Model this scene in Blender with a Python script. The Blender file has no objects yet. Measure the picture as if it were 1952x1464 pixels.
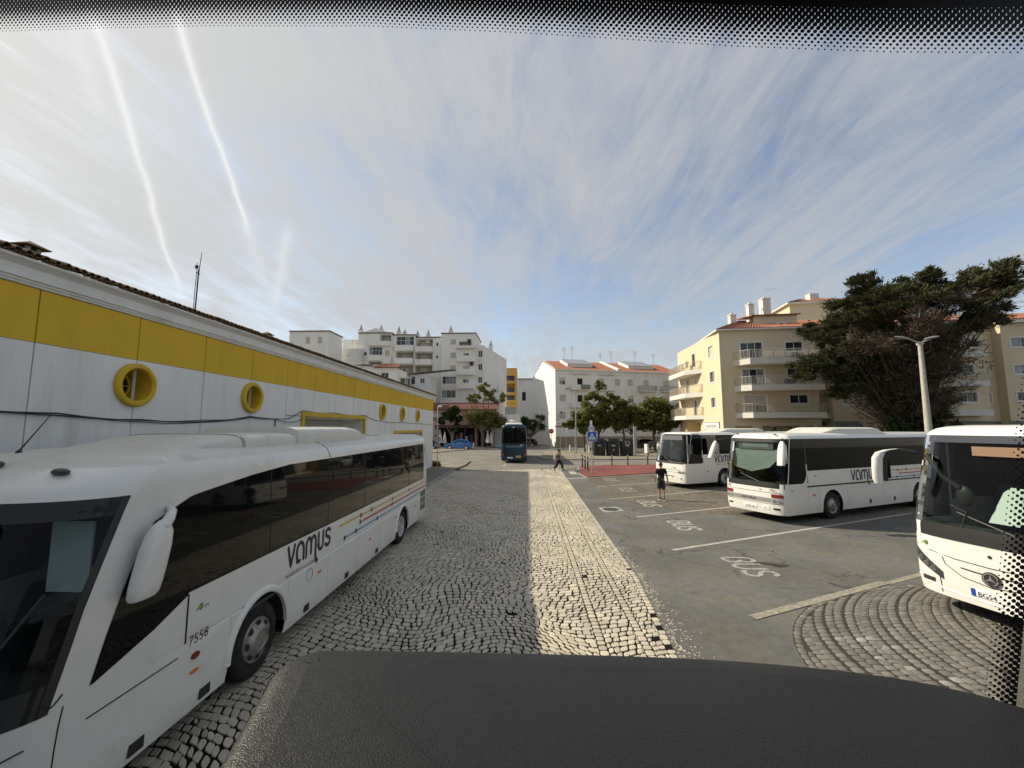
import bpy, bmesh, math, random
from mathutils import Vector, Matrix
R = math.radians
rnd = random.Random(7)
SC = bpy.context.scene
COL = SC.collection

# ---------------------------------------------------------------- camera
cam_d = bpy.data.cameras.new('camera')
cam_d.sensor_width = 36.0
cam_d.lens = 36.0 * 800 / 1952
cam_d.clip_start = 0.02
cam_d.clip_end = 4000
CAM = bpy.data.objects.new('camera', cam_d)
COL.objects.link(CAM)
CAM.location = (0, 0, 3.45)
CAM.rotation_euler = (R(90 + 5.92), 0, R(2.136))
SC.camera = CAM

# ---------------------------------------------------------------- sky, sun, exposure
SUN_EL, SUN_AZ = 36.3, 70.5            # elevation; azimuth counted from +Y towards -X
W = bpy.data.worlds.new('World')
SC.world = W
W.use_nodes = True

def build_sky():
    nt = W.node_tree
    nt.nodes.clear()
    N = lambda t, **k: _node(nt, t, **k)
    L = nt.links.new
    out = N('ShaderNodeOutputWorld')
    bg = N('ShaderNodeBackground')
    bg.inputs[1].default_value = 0.12
    L(bg.outputs[0], out.inputs[0])
    sky = N('ShaderNodeTexSky')
    sky.sky_type = 'NISHITA'
    sky.sun_disc = False
    sky.sun_elevation = R(SUN_EL)
    sky.sun_rotation = R(-SUN_AZ)
    sky.air_density = 1.0
    sky.dust_density = 0.7
    sky.ozone_density = 1.5
    tc = N('ShaderNodeTexCoord')
    sep = N('ShaderNodeSeparateXYZ')
    L(tc.outputs['Generated'], sep.inputs[0])
    def M(op, a, b=None, c=None, clamp=False):
        m = N('ShaderNodeMath')
        m.operation = op
        m.use_clamp = clamp
        for i, v in enumerate((a, b, c)):
            if v is None:
                continue
            if hasattr(v, 'links'):
                L(v, m.inputs[i])
            else:
                m.inputs[i].default_value = v
        return m.outputs[0]
    zc = M('MAXIMUM', sep.outputs[2], 0.0)
    zz = M('ADD', zc, 0.09)
    u = M('DIVIDE', sep.outputs[0], zz)
    v = M('DIVIDE', sep.outputs[1], zz)
    comb = N('ShaderNodeCombineXYZ')
    L(u, comb.inputs[0]); L(v, comb.inputs[1])
    def noise(rot, sc, scale, detail, rough, dist=0.0, off=(0, 0, 0)):
        mp = N('ShaderNodeMapping')
        mp.inputs['Rotation'].default_value = (0, 0, R(rot))
        mp.inputs['Scale'].default_value = sc
        mp.inputs['Location'].default_value = off
        L(comb.outputs[0], mp.inputs[0])
        n = N('ShaderNodeTexNoise')
        n.inputs['Scale'].default_value = scale
        n.inputs['Detail'].default_value = detail
        n.inputs['Roughness'].default_value = rough
        n.inputs['Distortion'].default_value = dist
        L(mp.outputs[0], n.inputs['Vector'])
        return n.outputs[0]
    big = noise(20, (1, 0.8, 1), 0.95, 4, 0.55, 0.5, (3.1, 1.7, 0))
    streak = noise(10, (2.3, 0.42, 1), 1.7, 10, 0.64, 1.1, (0.4, 5.2, 0))
    fine = noise(-14, (2.5, 0.7, 1), 3.3, 10, 0.66, 1.5, (7.7, 0.3, 0))
    s1 = M('MULTIPLY', big, 0.75)
    s2 = M('MULTIPLY_ADD', streak, 0.62, s1)
    s3 = M('MULTIPLY_ADD', fine, 0.38, s2)
    # the side nearer the sun is more overcast
    sunv = Vector((-math.sin(R(SUN_AZ)) * math.cos(R(SUN_EL)), math.cos(R(SUN_AZ)) * math.cos(R(SUN_EL)), math.sin(R(SUN_EL))))
    dp = N('ShaderNodeVectorMath'); dp.operation = 'DOT_PRODUCT'
    L(tc.outputs['Generated'], dp.inputs[0]); dp.inputs[1].default_value = sunv
    near = M('MAXIMUM', dp.outputs['Value'], 0.0)
    near2 = M('POWER', near, 3.0)
    near6 = M('POWER', near, 9.0)
    cov = M('MULTIPLY_ADD', near2, 0.22, s3)
    ramp = N('ShaderNodeMapRange')
    ramp.interpolation_type = 'SMOOTHSTEP'
    ramp.inputs['From Min'].default_value = 0.55
    ramp.inputs['From Max'].default_value = 1.14
    L(cov, ramp.inputs['Value'])
    cloud = M('MULTIPLY', ramp.outputs[0], 0.93)
    # contrails: straight bands in the plane of the high clouds
    def trail(p0, p1, w, s, rag, off):
        d = (Vector(p1) - Vector(p0)); ln = d.length; d = d / ln
        nx, ny = -d.y, d.x
        a = M('MULTIPLY', M('SUBTRACT', u, p0[0]), nx)
        dist = M('MULTIPLY_ADD', M('SUBTRACT', v, p0[1]), ny, a)
        b = M('MULTIPLY', M('SUBTRACT', u, p0[0]), d.x)
        al = M('DIVIDE', M('MULTIPLY_ADD', M('SUBTRACT', v, p0[1]), d.y, b), ln)
        wob = noise(0, (1, 1, 1), 2.3, 2, 0.5, 0, off)
        bend = M('MULTIPLY_ADD', M('SUBTRACT', wob, 0.5), 0.05, dist)
        rg = noise(0, (1, 1, 1), 26, 4, 0.7, 0, off)
        ww = M('MULTIPLY', M('MULTIPLY_ADD', rg, rag, 1.0 - rag * 0.5), w)
        q = M('DIVIDE', bend, ww)
        g = M('DIVIDE', 1.0, M('ADD', M('MULTIPLY', q, q), 1.0))
        g = M('POWER', g, 2.0)
        e0 = M('MULTIPLY', M('ADD', al, 0.1), 6.0, clamp=True)
        e1 = M('MULTIPLY', M('SUBTRACT', 1.05, al), 4.0, clamp=True)
        return M('MULTIPLY', M('MULTIPLY', g, M('MULTIPLY', e0, e1)), s)
    t1 = trail((-0.88, 0.72), (-1.97, 2.26), 0.0135, 0.80, 0.9, (1.2, 3.3, 0))
    t2 = trail((-0.715, 0.715), (-1.17, 1.65), 0.0115, 0.85, 0.8, (5.2, 2.3, 0))
    t3 = trail((-0.945, 0.74), (-1.16, 1.04), 0.030, 0.30, 0.9, (2.2, 8.3, 0))
    t4 = trail((-0.98, 1.62), (-1.56, 2.47), 0.035, 0.38, 1.2, (2.9, 6.3, 0))
    t5 = trail((-1.10, 1.50), (-1.42, 2.18), 0.045, 0.25, 0.9, (5.2, 2.3, 0))
    tr = M('ADD', M('ADD', M('ADD', t1, t2), M('ADD', t3, t4)), t5)
    # cloud brightness: greyish white, brighter round the sun
    lum = M('MULTIPLY_ADD', near6, 0.5, 3.15)
    lum = M('MULTIPLY_ADD', near2, 0.62, lum)
    cc = N('ShaderNodeCombineColor')
    L(M('MULTIPLY', lum, 1.0), cc.inputs[0]); L(M('MULTIPLY', lum, 0.995), cc.inputs[1])
    blue = M('MULTIPLY', lum, M('MULTIPLY_ADD', near2, -0.09, 1.05))
    L(blue, cc.inputs[2])
    skyc = N('ShaderNodeMix'); skyc.data_type = 'RGBA'; skyc.blend_type = 'MULTIPLY'
    skyc.inputs['Factor'].default_value = 1.0
    L(sky.outputs[0], skyc.inputs['A'])
    skyc.inputs['B'].default_value = (1.08, 0.99, 0.90, 1)
    mix = N('ShaderNodeMix'); mix.data_type = 'RGBA'
    L(cloud, mix.inputs['Factor']); L(skyc.outputs['Result'], mix.inputs['A']); L(cc.outputs[0], mix.inputs['B'])
    lum2 = M('MULTIPLY_ADD', near2, 1.0, 4.6)
    cc2 = N('ShaderNodeCombineColor')
    for i in range(3):
        L(lum2, cc2.inputs[i])
    mix2 = N('ShaderNodeMix'); mix2.data_type = 'RGBA'
    L(M('MINIMUM', tr, 0.9), mix2.inputs['Factor']); L(mix.outputs['Result'], mix2.inputs['A']); L(cc2.outputs[0], mix2.inputs['B'])
    L(mix2.outputs['Result'], bg.inputs[0])

def _node(nt, t, **k):
    n = nt.nodes.new(t)
    for a, b in k.items():
        setattr(n, a, b)
    return n

build_sky()
sun_d = bpy.data.lights.new('sun', 'SUN')
sun_d.energy = 4.3
sun_d.angle = R(0.55)
sun_d.color = (1.0, 0.89, 0.71)
SUN = bpy.data.objects.new('sun', sun_d)
COL.objects.link(SUN)
SUN.location = (-60, 30, 60)
SUN.rotation_euler = (R(90 - SUN_EL), 0, R(180 + SUN_AZ) + R(0))
SUN.rotation_euler = Vector((-math.sin(R(SUN_AZ)) * math.cos(R(SUN_EL)), math.cos(R(SUN_AZ)) * math.cos(R(SUN_EL)), math.sin(R(SUN_EL)))).to_track_quat('Z', 'Y').to_euler()
SC.view_settings.view_transform = 'Standard'
SC.view_settings.look = 'None'
SC.view_settings.gamma = 1.0
SC.view_settings.exposure = 0.55
SC.view_settings.use_curve_mapping = False
SC.render.engine = 'CYCLES'
SC.cycles.use_denoising = True
SC.cycles.max_bounces = 8
SC.cycles.transparent_max_bounces = 24
SC.cycles.sample_clamp_indirect = 8

# ---------------------------------------------------------------- helpers
class MB:
    """collects polygons, then links them as one mesh object"""
    def __init__(s):
        s.v = []; s.f = []; s.m = []; s.t = []
    def face(s, pts, m=0, tint=None):
        n = len(s.v)
        s.v.extend(tuple(p) for p in pts)
        s.f.append(tuple(range(n, n + len(pts)))); s.m.append(m); s.t.append(tint)
    def grid(s, rows, m=0, closed=False, skip=None):
        n = len(s.v); w = len(rows[0])
        for r in rows:
            s.v.extend(tuple(p) for p in r)
        for j in range(len(rows) - 1):
            for i in range(w if closed else w - 1):
                k = (i + 1) % w
                if skip and skip(i, j):
                    continue
                s.f.append((n + j * w + i, n + j * w + k, n + (j + 1) * w + k, n + (j + 1) * w + i)); s.m.append(m); s.t.append(None)
    def box(s, x0, x1, y0, y1, z0, z1, m=0, M=None):
        c = [Vector((x, y, z)) for z in (z0, z1) for y in (y0, y1) for x in (x0, x1)]
        if M is not None:
            c = [M @ p for p in c]
        n = len(s.v)
        s.v.extend(tuple(p) for p in c)
        for q in ((0, 2, 3, 1), (4, 5, 7, 6), (0, 1, 5, 4), (2, 6, 7, 3), (0, 4, 6, 2), (1, 3, 7, 5)):
            s.f.append(tuple(n + i for i in q)); s.m.append(m); s.t.append(None)
    def tube(s, pts, r, seg=8, m=0, cap=True):
        pts = [Vector(p) for p in pts]
        rr = r if isinstance(r, (list, tuple)) else [r] * len(pts)
        rows = []
        prev = None
        for i, p in enumerate(pts):
            d = (pts[min(i + 1, len(pts) - 1)] - pts[max(i - 1, 0)])
            d = d.normalized() if d.length > 1e-9 else Vector((0, 0, 1))
            if prev is None:
                a = Vector((0, 0, 1)) if abs(d.z) < 0.9 else Vector((1, 0, 0))
                x = d.cross(a).normalized()
            else:
                x = (prev - d * prev.dot(d))
                x = x.normalized() if x.length > 1e-6 else d.orthogonal().normalized()
            prev = x
            y = d.cross(x)
            rows.append([p + (x * math.cos(2 * math.pi * k / seg) + y * math.sin(2 * math.pi * k / seg)) * rr[i] for k in range(seg)])
        s.grid(rows, m, closed=True)
        if cap:
            s.face(rows[0][::-1], m); s.face(rows[-1], m)
    def lathe(s, prof, seg=24, m=0, M=None, a0=0.0, a1=2 * math.pi):
        """profile of (radius, height) turned round Z"""
        full = abs(a1 - a0 - 2 * math.pi) < 1e-6
        n = seg if full else seg + 1
        rows = []
        for (r, z) in prof:
            row = [Vector((r * math.cos(a0 + (a1 - a0) * k / seg), r * math.sin(a0 + (a1 - a0) * k / seg), z)) for k in range(n)]
            rows.append([M @ p for p in row] if M is not None else row)
        s.grid(rows, m, closed=full)
    def disc(s, c, r, n, m=0, seg=20, ry=None):
        n = Vector(n).normalized(); x = n.orthogonal().normalized() if abs(n.z) > 0.9 else Vector((0, 0, 1)).cross(n).normalized()
        y = n.cross(x); c = Vector(c)
        s.face([c + x * r * math.cos(2 * math.pi * k / seg) + y * (ry or r) * math.sin(2 * math.pi * k / seg) for k in range(seg)], m)
    def ball(s, c, rx, ry, rz, seg=12, rings=8, m=0, M=None):
        rows = []
        for j in range(rings + 1):
            t = math.pi * j / rings
            row = [Vector((c[0] + rx * math.sin(t) * math.cos(2 * math.pi * k / seg), c[1] + ry * math.sin(t) * math.sin(2 * math.pi * k / seg), c[2] - rz * math.cos(t))) for k in range(seg)]
            rows.append([M @ p for p in row] if M is not None else row)
        s.grid(rows, m, closed=True)
    def build(s, name, mats, parent=None, smooth=None, kind=None, label=None, weld=False):
        me = bpy.data.meshes.new(name)
        me.from_pydata(s.v, [], s.f)
        if not isinstance(mats, (list, tuple)):
            mats = [mats]
        for mt in mats:
            me.materials.append(mt)
        if len(mats) > 1:
            me.polygons.foreach_set('material_index', s.m)
        if any(t is not None for t in s.t):
            at = me.attributes.new('tint', 'FLOAT', 'FACE')
            at.data.foreach_set('value', [0.5 if t is None else t for t in s.t])
        if weld:
            bm = bmesh.new(); bm.from_mesh(me)
            bmesh.ops.remove_doubles(bm, verts=bm.verts, dist=1e-5)
            bm.to_mesh(me); bm.free()
        if smooth:
            me.polygons.foreach_set('use_smooth', [True] * len(me.polygons))
            me.set_sharp_from_angle(angle=R(smooth))
        me.update()
        o = bpy.data.objects.new(name, me)
        COL.objects.link(o)
        if parent is not None:
            o.parent = parent
        if kind:
            o['kind'] = kind
        if label:
            o['label'] = label
        return o

def thing(name, label, cat, loc=(0, 0, 0), rz=0.0, group=None):
    o = bpy.data.objects.new(name, None)
    COL.objects.link(o)
    o.location = loc; o.rotation_euler = (0, 0, rz)
    o['label'] = label; o['category'] = cat
    if group:
        o['group'] = group
    o.empty_display_size = 0.3
    return o

def tag(o, label, cat, group=None):
    o['label'] = label; o['category'] = cat
    if group:
        o['group'] = group
    return o

def children(o):
    return [c for c in bpy.data.objects if c.parent is o]

def copy_tree(o, parent=None):
    kids = {}
    for c in bpy.data.objects:
        if c.parent is not None:
            kids.setdefault(c.parent.name, []).append(c)
    def rec(a, par):
        c = a.copy(); COL.objects.link(c); c.parent = par
        for k in kids.get(a.name, []):
            rec(k, c)
        return c
    return rec(o, parent)

def mat(name, col, rough=0.6, spec=0.4, var=0.12, vs=3.0, bump=0.0, bs=60.0, metal=0.0, coat=0.0, tint=None, dirt=None, ds=1.2, damt=0.0, obj=True, stretch=None, warm=None):
    """principled material with noise-varied colour, optional dirt stains, fine bump and a per-face tint attribute"""
    m = bpy.data.materials.new(name)
    m.use_nodes = True
    nt = m.node_tree
    b = nt.nodes['Principled BSDF']
    L = nt.links.new
    b.inputs['Roughness'].default_value = rough
    b.inputs['Specular IOR Level'].default_value = spec
    b.inputs['Metallic'].default_value = metal
    b.inputs['Coat Weight'].default_value = coat
    b.inputs['Coat Roughness'].default_value = 0.05
    c4 = (*col, 1)
    b.inputs['Base Color'].default_value = c4
    tc = _node(nt, 'ShaderNodeTexCoord')
    vec = tc.outputs['Object']
    if stretch:
        mp = _node(nt, 'ShaderNodeMapping')
        mp.inputs['Scale'].default_value = stretch
        L(vec, mp.inputs[0]); vec = mp.outputs[0]
    def noise(scale, detail, rgh=0.6):
        n = _node(nt, 'ShaderNodeTexNoise')
        n.inputs['Scale'].default_value = scale; n.inputs['Detail'].default_value = detail; n.inputs['Roughness'].default_value = rgh
        L(vec, n.inputs['Vector'])
        return n.outputs[0]
    cur = None
    if var:
        mr = _node(nt, 'ShaderNodeMapRange')
        mr.inputs['From Min'].default_value = 0.25; mr.inputs['From Max'].default_value = 0.75
        mr.inputs['To Min'].default_value = 1 - var; mr.inputs['To Max'].default_value = 1 + var
        L(noise(vs, 6, 0.65), mr.inputs['Value'])
        val = mr.outputs[0]
        if tint:
            at = _node(nt, 'ShaderNodeAttribute'); at.attribute_name = 'tint'
            m2 = _node(nt, 'ShaderNodeMapRange')
            m2.inputs['To Min'].default_value = 1 - tint; m2.inputs['To Max'].default_value = 1 + tint
            L(at.outputs['Fac'], m2.inputs['Value'])
            mm = _node(nt, 'ShaderNodeMath'); mm.operation = 'MULTIPLY'
            L(val, mm.inputs[0]); L(m2.outputs[0], mm.inputs[1]); val = mm.outputs[0]
        mx = _node(nt, 'ShaderNodeVectorMath'); mx.operation = 'SCALE'
        mx.inputs[0].default_value = col
        L(val, mx.inputs['Scale'])
        cur = mx.outputs[0]
        if warm:
            mw = _node(nt, 'ShaderNodeMix'); mw.data_type = 'RGBA'
            at = _node(nt, 'ShaderNodeAttribute'); at.attribute_name = 'tint'
            pw = _node(nt, 'ShaderNodeMath'); pw.operation = 'FRACT'
            p2 = _node(nt, 'ShaderNodeMath'); p2.operation = 'MULTIPLY'; p2.inputs[1].default_value = 7.13
            L(at.outputs['Fac'], p2.inputs[0]); L(p2.outputs[0], pw.inputs[0])
            p3 = _node(nt, 'ShaderNodeMath'); p3.operation = 'MULTIPLY'; p3.inputs[1].default_value = 0.5
            L(pw.outputs[0], p3.inputs[0])
            L(p3.outputs[0], mw.inputs['Factor']); L(cur, mw.inputs['A']); mw.inputs['B'].default_value = (*warm, 1)
            cur = mw.outputs['Result']
    if dirt is not None and damt > 0:
        r2 = _node(nt, 'ShaderNodeMapRange'); r2.interpolation_type = 'SMOOTHSTEP'
        r2.inputs['From Min'].default_value = 0.48; r2.inputs['From Max'].default_value = 0.78
        r2.inputs['To Max'].default_value = damt
        L(noise(ds, 9, 0.7), r2.inputs['Value'])
        dm = _node(nt, 'ShaderNodeMix'); dm.data_type = 'RGBA'
        L(r2.outputs[0], dm.inputs['Factor'])
        if cur is not None:
            L(cur, dm.inputs['A'])
        else:
            dm.inputs['A'].default_value = c4
        dm.inputs['B'].default_value = (*dirt, 1)
        cur = dm.outputs['Result']
    if cur is not None:
        L(cur, b.inputs['Base Color'])
    if bump:
        bp = _node(nt, 'ShaderNodeBump')
        bp.inputs['Strength'].default_value = bump; bp.inputs['Distance'].default_value = 0.02
        L(noise(bs, 5, 0.6), bp.inputs['Height'])
        L(bp.outputs[0], b.inputs['Normal'])
    return m

def glass_mat(name, tint, rough=0.02, refl=1.0, ior=1.24):
    m = bpy.data.materials.new(name); m.use_nodes = True
    nt = m.node_tree; nt.nodes.clear(); L = nt.links.new
    out = _node(nt, 'ShaderNodeOutputMaterial')
    tr = _node(nt, 'ShaderNodeBsdfTransparent'); tr.inputs[0].default_value = (*tint, 1)
    gl = _node(nt, 'ShaderNodeBsdfGlossy'); gl.inputs['Roughness'].default_value = rough
    gl.inputs[0].default_value = (refl, refl, refl, 1)
    fr = _node(nt, 'ShaderNodeFresnel'); fr.inputs[0].default_value = ior
    mx = _node(nt, 'ShaderNodeMixShader')
    L(fr.outputs[0], mx.inputs[0]); L(tr.outputs[0], mx.inputs[1]); L(gl.outputs[0], mx.inputs[2]); L(mx.outputs[0], out.inputs[0])
    return m

M_ = {}
def mats():
    d = M_
    d['bus_white'] = mat('bus_white_paint', (0.70, 0.69, 0.65), 0.32, 0.5, 0.04, 1.5, coat=0.3, dirt=(0.40, 0.38, 0.32), ds=1.6, damt=0.34)
    d['bus_white_dirty'] = mat('bus_roof_paint', (0.60, 0.585, 0.52), 0.5, 0.35, 0.07, 2.5, dirt=(0.36, 0.34, 0.28), ds=2.2, damt=0.6)
    d['black_plastic'] = mat('black_plastic', (0.02, 0.02, 0.021), 0.5, 0.4, 0.2, 8)
    d['rubber'] = mat('tyre_rubber', (0.022, 0.021, 0.020), 0.85, 0.2, 0.25, 9, dirt=(0.09, 0.085, 0.075), ds=5, damt=0.5, bump=0.2, bs=120)
    d['groove'] = mat('panel_gap', (0.03, 0.03, 0.03), 0.8, 0.1, 0)
    d['dark_glass'] = mat('tinted_glass', (0.006, 0.007, 0.007), 0.03, 0.13, 0)
    d['clear_glass'] = glass_mat('windscreen_glass', (0.62, 0.70, 0.66))
    d['grey_glass'] = glass_mat('grey_tinted_glass', (0.22, 0.25, 0.25))
    d['interior'] = mat('bus_interior', (0.055, 0.055, 0.06), 0.8, 0.2, 0.2, 4)
    d['interior_grey'] = mat('bus_interior_grey', (0.16, 0.16, 0.165), 0.8, 0.2, 0.15, 4)
    d['seat'] = mat('seat_fabric', (0.05, 0.07, 0.11), 0.9, 0.1, 0.3, 30)
    d['alu'] = mat('wheel_alloy', (0.34, 0.33, 0.31), 0.38, 0.5, 0.15, 6, metal=0.75, dirt=(0.12, 0.10, 0.08), ds=5, damt=0.7)
    d['rim_white'] = mat('wheel_steel', (0.55, 0.55, 0.54), 0.5, 0.4, 0.15, 8, dirt=(0.16, 0.14, 0.11), ds=5, damt=0.6)
    d['chrome'] = mat('chrome', (0.75, 0.75, 0.75), 0.12, 0.5, 0, metal=1)
    d['lamp_glass'] = mat('lamp_lens', (0.55, 0.57, 0.58), 0.08, 0.6, 0.1, 12, metal=0.5)
    d['lamp_dark'] = mat('lamp_housing', (0.05, 0.055, 0.06), 0.15, 0.6, 0.2, 12, metal=0.3)
    d['red_lens'] = mat('red_lens', (0.20, 0.022, 0.015), 0.2, 0.5, 0.15, 20)
    d['orange_lens'] = mat('orange_lens', (0.60, 0.15, 0.015), 0.2, 0.5, 0.15, 20)
    d['ink'] = mat('black_lettering', (0.012, 0.013, 0.02), 0.4, 0.4, 0.1, 5)
    d['grey_ink'] = mat('grey_lettering', (0.12, 0.12, 0.12), 0.5, 0.3, 0.1, 5)
    d['yellow_film'] = mat('yellow_film', (0.58, 0.35, 0.06), 0.4, 0.4, 0.05, 5)
    d['red_film'] = mat('red_film', (0.42, 0.035, 0.05), 0.4, 0.4, 0.05, 5)
    d['blue_film'] = mat('blue_film', (0.12, 0.30, 0.45), 0.4, 0.4, 0.05, 5)
    d['green_film'] = mat('green_film', (0.10, 0.22, 0.05), 0.4, 0.4, 0.05, 5)
    d['white_paper'] = mat('white_paper', (0.78, 0.80, 0.78), 0.6, 0.3, 0.03, 5)
    d['silver'] = mat('silver_trim', (0.42, 0.42, 0.41), 0.35, 0.5, 0.1, 6, metal=0.6)
    d['plate_blue'] = mat('plate_blue', (0.02, 0.06, 0.35), 0.4, 0.4, 0)
    d['asphalt'] = None
    d['wall_white'] = mat('white_render', (0.77, 0.76, 0.73), 0.85, 0.2, 0.05, 1.2, bump=0.12, bs=70, dirt=(0.44, 0.42, 0.38), ds=1.6, damt=0.5, stretch=(1, 1, 0.10))
    d['wall_yellow'] = mat('yellow_render', (0.66, 0.43, 0.035), 0.75, 0.25, 0.07, 2.0, bump=0.12, bs=70, dirt=(0.40, 0.25, 0.035), ds=1.8, damt=0.55, stretch=(1, 1, 0.15))
    d['yellow_paint'] = mat('yellow_trim_paint', (0.60, 0.40, 0.025), 0.6, 0.35, 0.08, 4, dirt=(0.25, 0.17, 0.03), ds=3, damt=0.45, bump=0.15, bs=60)
    d['cornice'] = mat('cornice_plaster', (0.72, 0.71, 0.69), 0.85, 0.2, 0.06, 2, dirt=(0.28, 0.25, 0.20), ds=1.5, damt=0.4, bump=0.1)
    d['tile'] = mat('old_clay_tile', (0.17, 0.105, 0.06), 0.9, 0.15, 0.35, 7, dirt=(0.085, 0.075, 0.05), ds=5, damt=0.8, bump=0.5, bs=40)
    d['tile_red'] = mat('red_clay_tile', (0.27, 0.115, 0.07), 0.85, 0.2, 0.28, 1.4, dirt=(0.18, 0.09, 0.06), ds=0.9, damt=0.5)
    d['concrete'] = mat('concrete', (0.34, 0.33, 0.30), 0.9, 0.2, 0.14, 3, bump=0.3, bs=40, dirt=(0.18, 0.17, 0.15), ds=2.5, damt=0.5)
    d['far_white'] = mat('far_white_render', (0.80, 0.785, 0.74), 0.85, 0.2, 0.05, 0.35, dirt=(0.48, 0.46, 0.42), ds=0.35, damt=0.5, stretch=(1, 1, 0.4), bump=0.1, bs=8)
    d['far_white2'] = mat('far_aged_render', (0.73, 0.72, 0.68), 0.85, 0.2, 0.06, 0.4, dirt=(0.36, 0.34, 0.30), ds=0.5, damt=0.6, stretch=(1, 1, 0.4), bump=0.1, bs=8)
    d['gable_white'] = mat('gable_white_render', (0.80, 0.79, 0.74), 0.85, 0.2, 0.03, 0.4, dirt=(0.62, 0.60, 0.54), ds=0.5, damt=0.35, stretch=(1, 1, 0.4))
    d['cream'] = mat('cream_render', (0.64, 0.535, 0.37), 0.85, 0.2, 0.05, 0.5, dirt=(0.50, 0.41, 0.28), ds=0.6, damt=0.4, stretch=(1, 1, 0.4), bump=0.1, bs=8)
    d['balcony'] = mat('balcony_plaster', (0.68, 0.65, 0.58), 0.85, 0.2, 0.06, 1.0, dirt=(0.42, 0.39, 0.33), ds=0.8, damt=0.5)
    d['pink'] = mat('pink_render', (0.52, 0.33, 0.30), 0.85, 0.2, 0.06, 0.8, dirt=(0.36, 0.24, 0.22), ds=0.7, damt=0.4)
    d['far_yellow'] = mat('ochre_render', (0.58, 0.38, 0.13), 0.85, 0.2, 0.06, 0.8)
    d['frame_white'] = mat('white_window_frame', (0.70, 0.70, 0.68), 0.5, 0.4, 0.03, 2)
    d['shutter'] = mat('cream_roller_shutter', (0.52, 0.49, 0.40), 0.7, 0.3, 0.08, 2)
    d['pane'] = mat('window_pane', (0.03, 0.034, 0.04), 0.06, 0.6, 0.5, 0.8)
    d['pane_light'] = mat('curtained_pane', (0.22, 0.24, 0.26), 0.12, 0.6, 0.4, 1.2)
    d['dark_open'] = mat('dark_opening', (0.03, 0.028, 0.026), 0.9, 0.1, 0.3, 2)
    d['rail'] = mat('railing_paint', (0.50, 0.48, 0.44), 0.6, 0.3, 0.1, 3)
    d['rail_dark'] = mat('dark_iron_railing', (0.10, 0.10, 0.095), 0.6, 0.3, 0.15, 3)
    d['olive_panel'] = mat('olive_balcony_panel', (0.20, 0.21, 0.15), 0.7, 0.3, 0.15, 2)
    d['steel'] = mat('galvanised_steel', (0.36, 0.37, 0.37), 0.5, 0.4, 0.12, 6, metal=0.4)
    d['dark_metal'] = mat('dark_metal', (0.035, 0.034, 0.033), 0.55, 0.35, 0.2, 6)
    d['bin'] = mat('bin_plastic', (0.030, 0.029, 0.028), 0.6, 0.35, 0.15, 4, dirt=(0.07, 0.065, 0.055), ds=3, damt=0.4)
    d['sign_blue'] = mat('sign_blue', (0.018, 0.09, 0.42), 0.35, 0.4, 0.04, 4)
    d['sign_white'] = mat('sign_white', (0.74, 0.75, 0.76), 0.4, 0.4, 0.03, 4)
    d['sign_red'] = mat('sign_red', (0.33, 0.03, 0.035), 0.45, 0.4, 0.08, 4)
    d['bark'] = mat('bark', (0.11, 0.085, 0.06), 0.95, 0.1, 0.35, 5, bump=0.5, bs=25)
    d['bark_grey'] = mat('grey_bark', (0.17, 0.14, 0.11), 0.95, 0.1, 0.35, 5, bump=0.4, bs=25)
    d['skin'] = mat('skin', (0.30, 0.16, 0.10), 0.6, 0.3, 0.08, 10)
    d['black_cloth'] = mat('black_cloth', (0.018, 0.018, 0.02), 0.9, 0.15, 0.3, 30)
    d['grey_cloth'] = mat('dark_grey_cloth', (0.045, 0.045, 0.052), 0.9, 0.15, 0.25, 30)
    d['hair'] = mat('dark_hair', (0.018, 0.013, 0.010), 0.7, 0.3, 0.3, 60)
    d['bag'] = mat('grey_bag_cloth', (0.42, 0.41, 0.39), 0.85, 0.2, 0.2, 20)
    d['parasol'] = mat('parasol_canvas', (0.62, 0.58, 0.55), 0.9, 0.15, 0.1, 6)
    d['teal'] = mat('teal_bus_paint', (0.006, 0.036, 0.062), 0.35, 0.35, 0.08, 2, coat=0.15)
    d['car_blue'] = mat('blue_car_paint', (0.03, 0.16, 0.42), 0.25, 0.5, 0.03, 2, coat=0.5)
    d['car_black'] = mat('black_car_paint', (0.012, 0.012, 0.014), 0.2, 0.5, 0.03, 2, coat=0.5)
    d['car_white'] = mat('white_car_paint', (0.68, 0.68, 0.67), 0.3, 0.5, 0.03, 2, coat=0.4)
    d['leather'] = None
mats()
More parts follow.
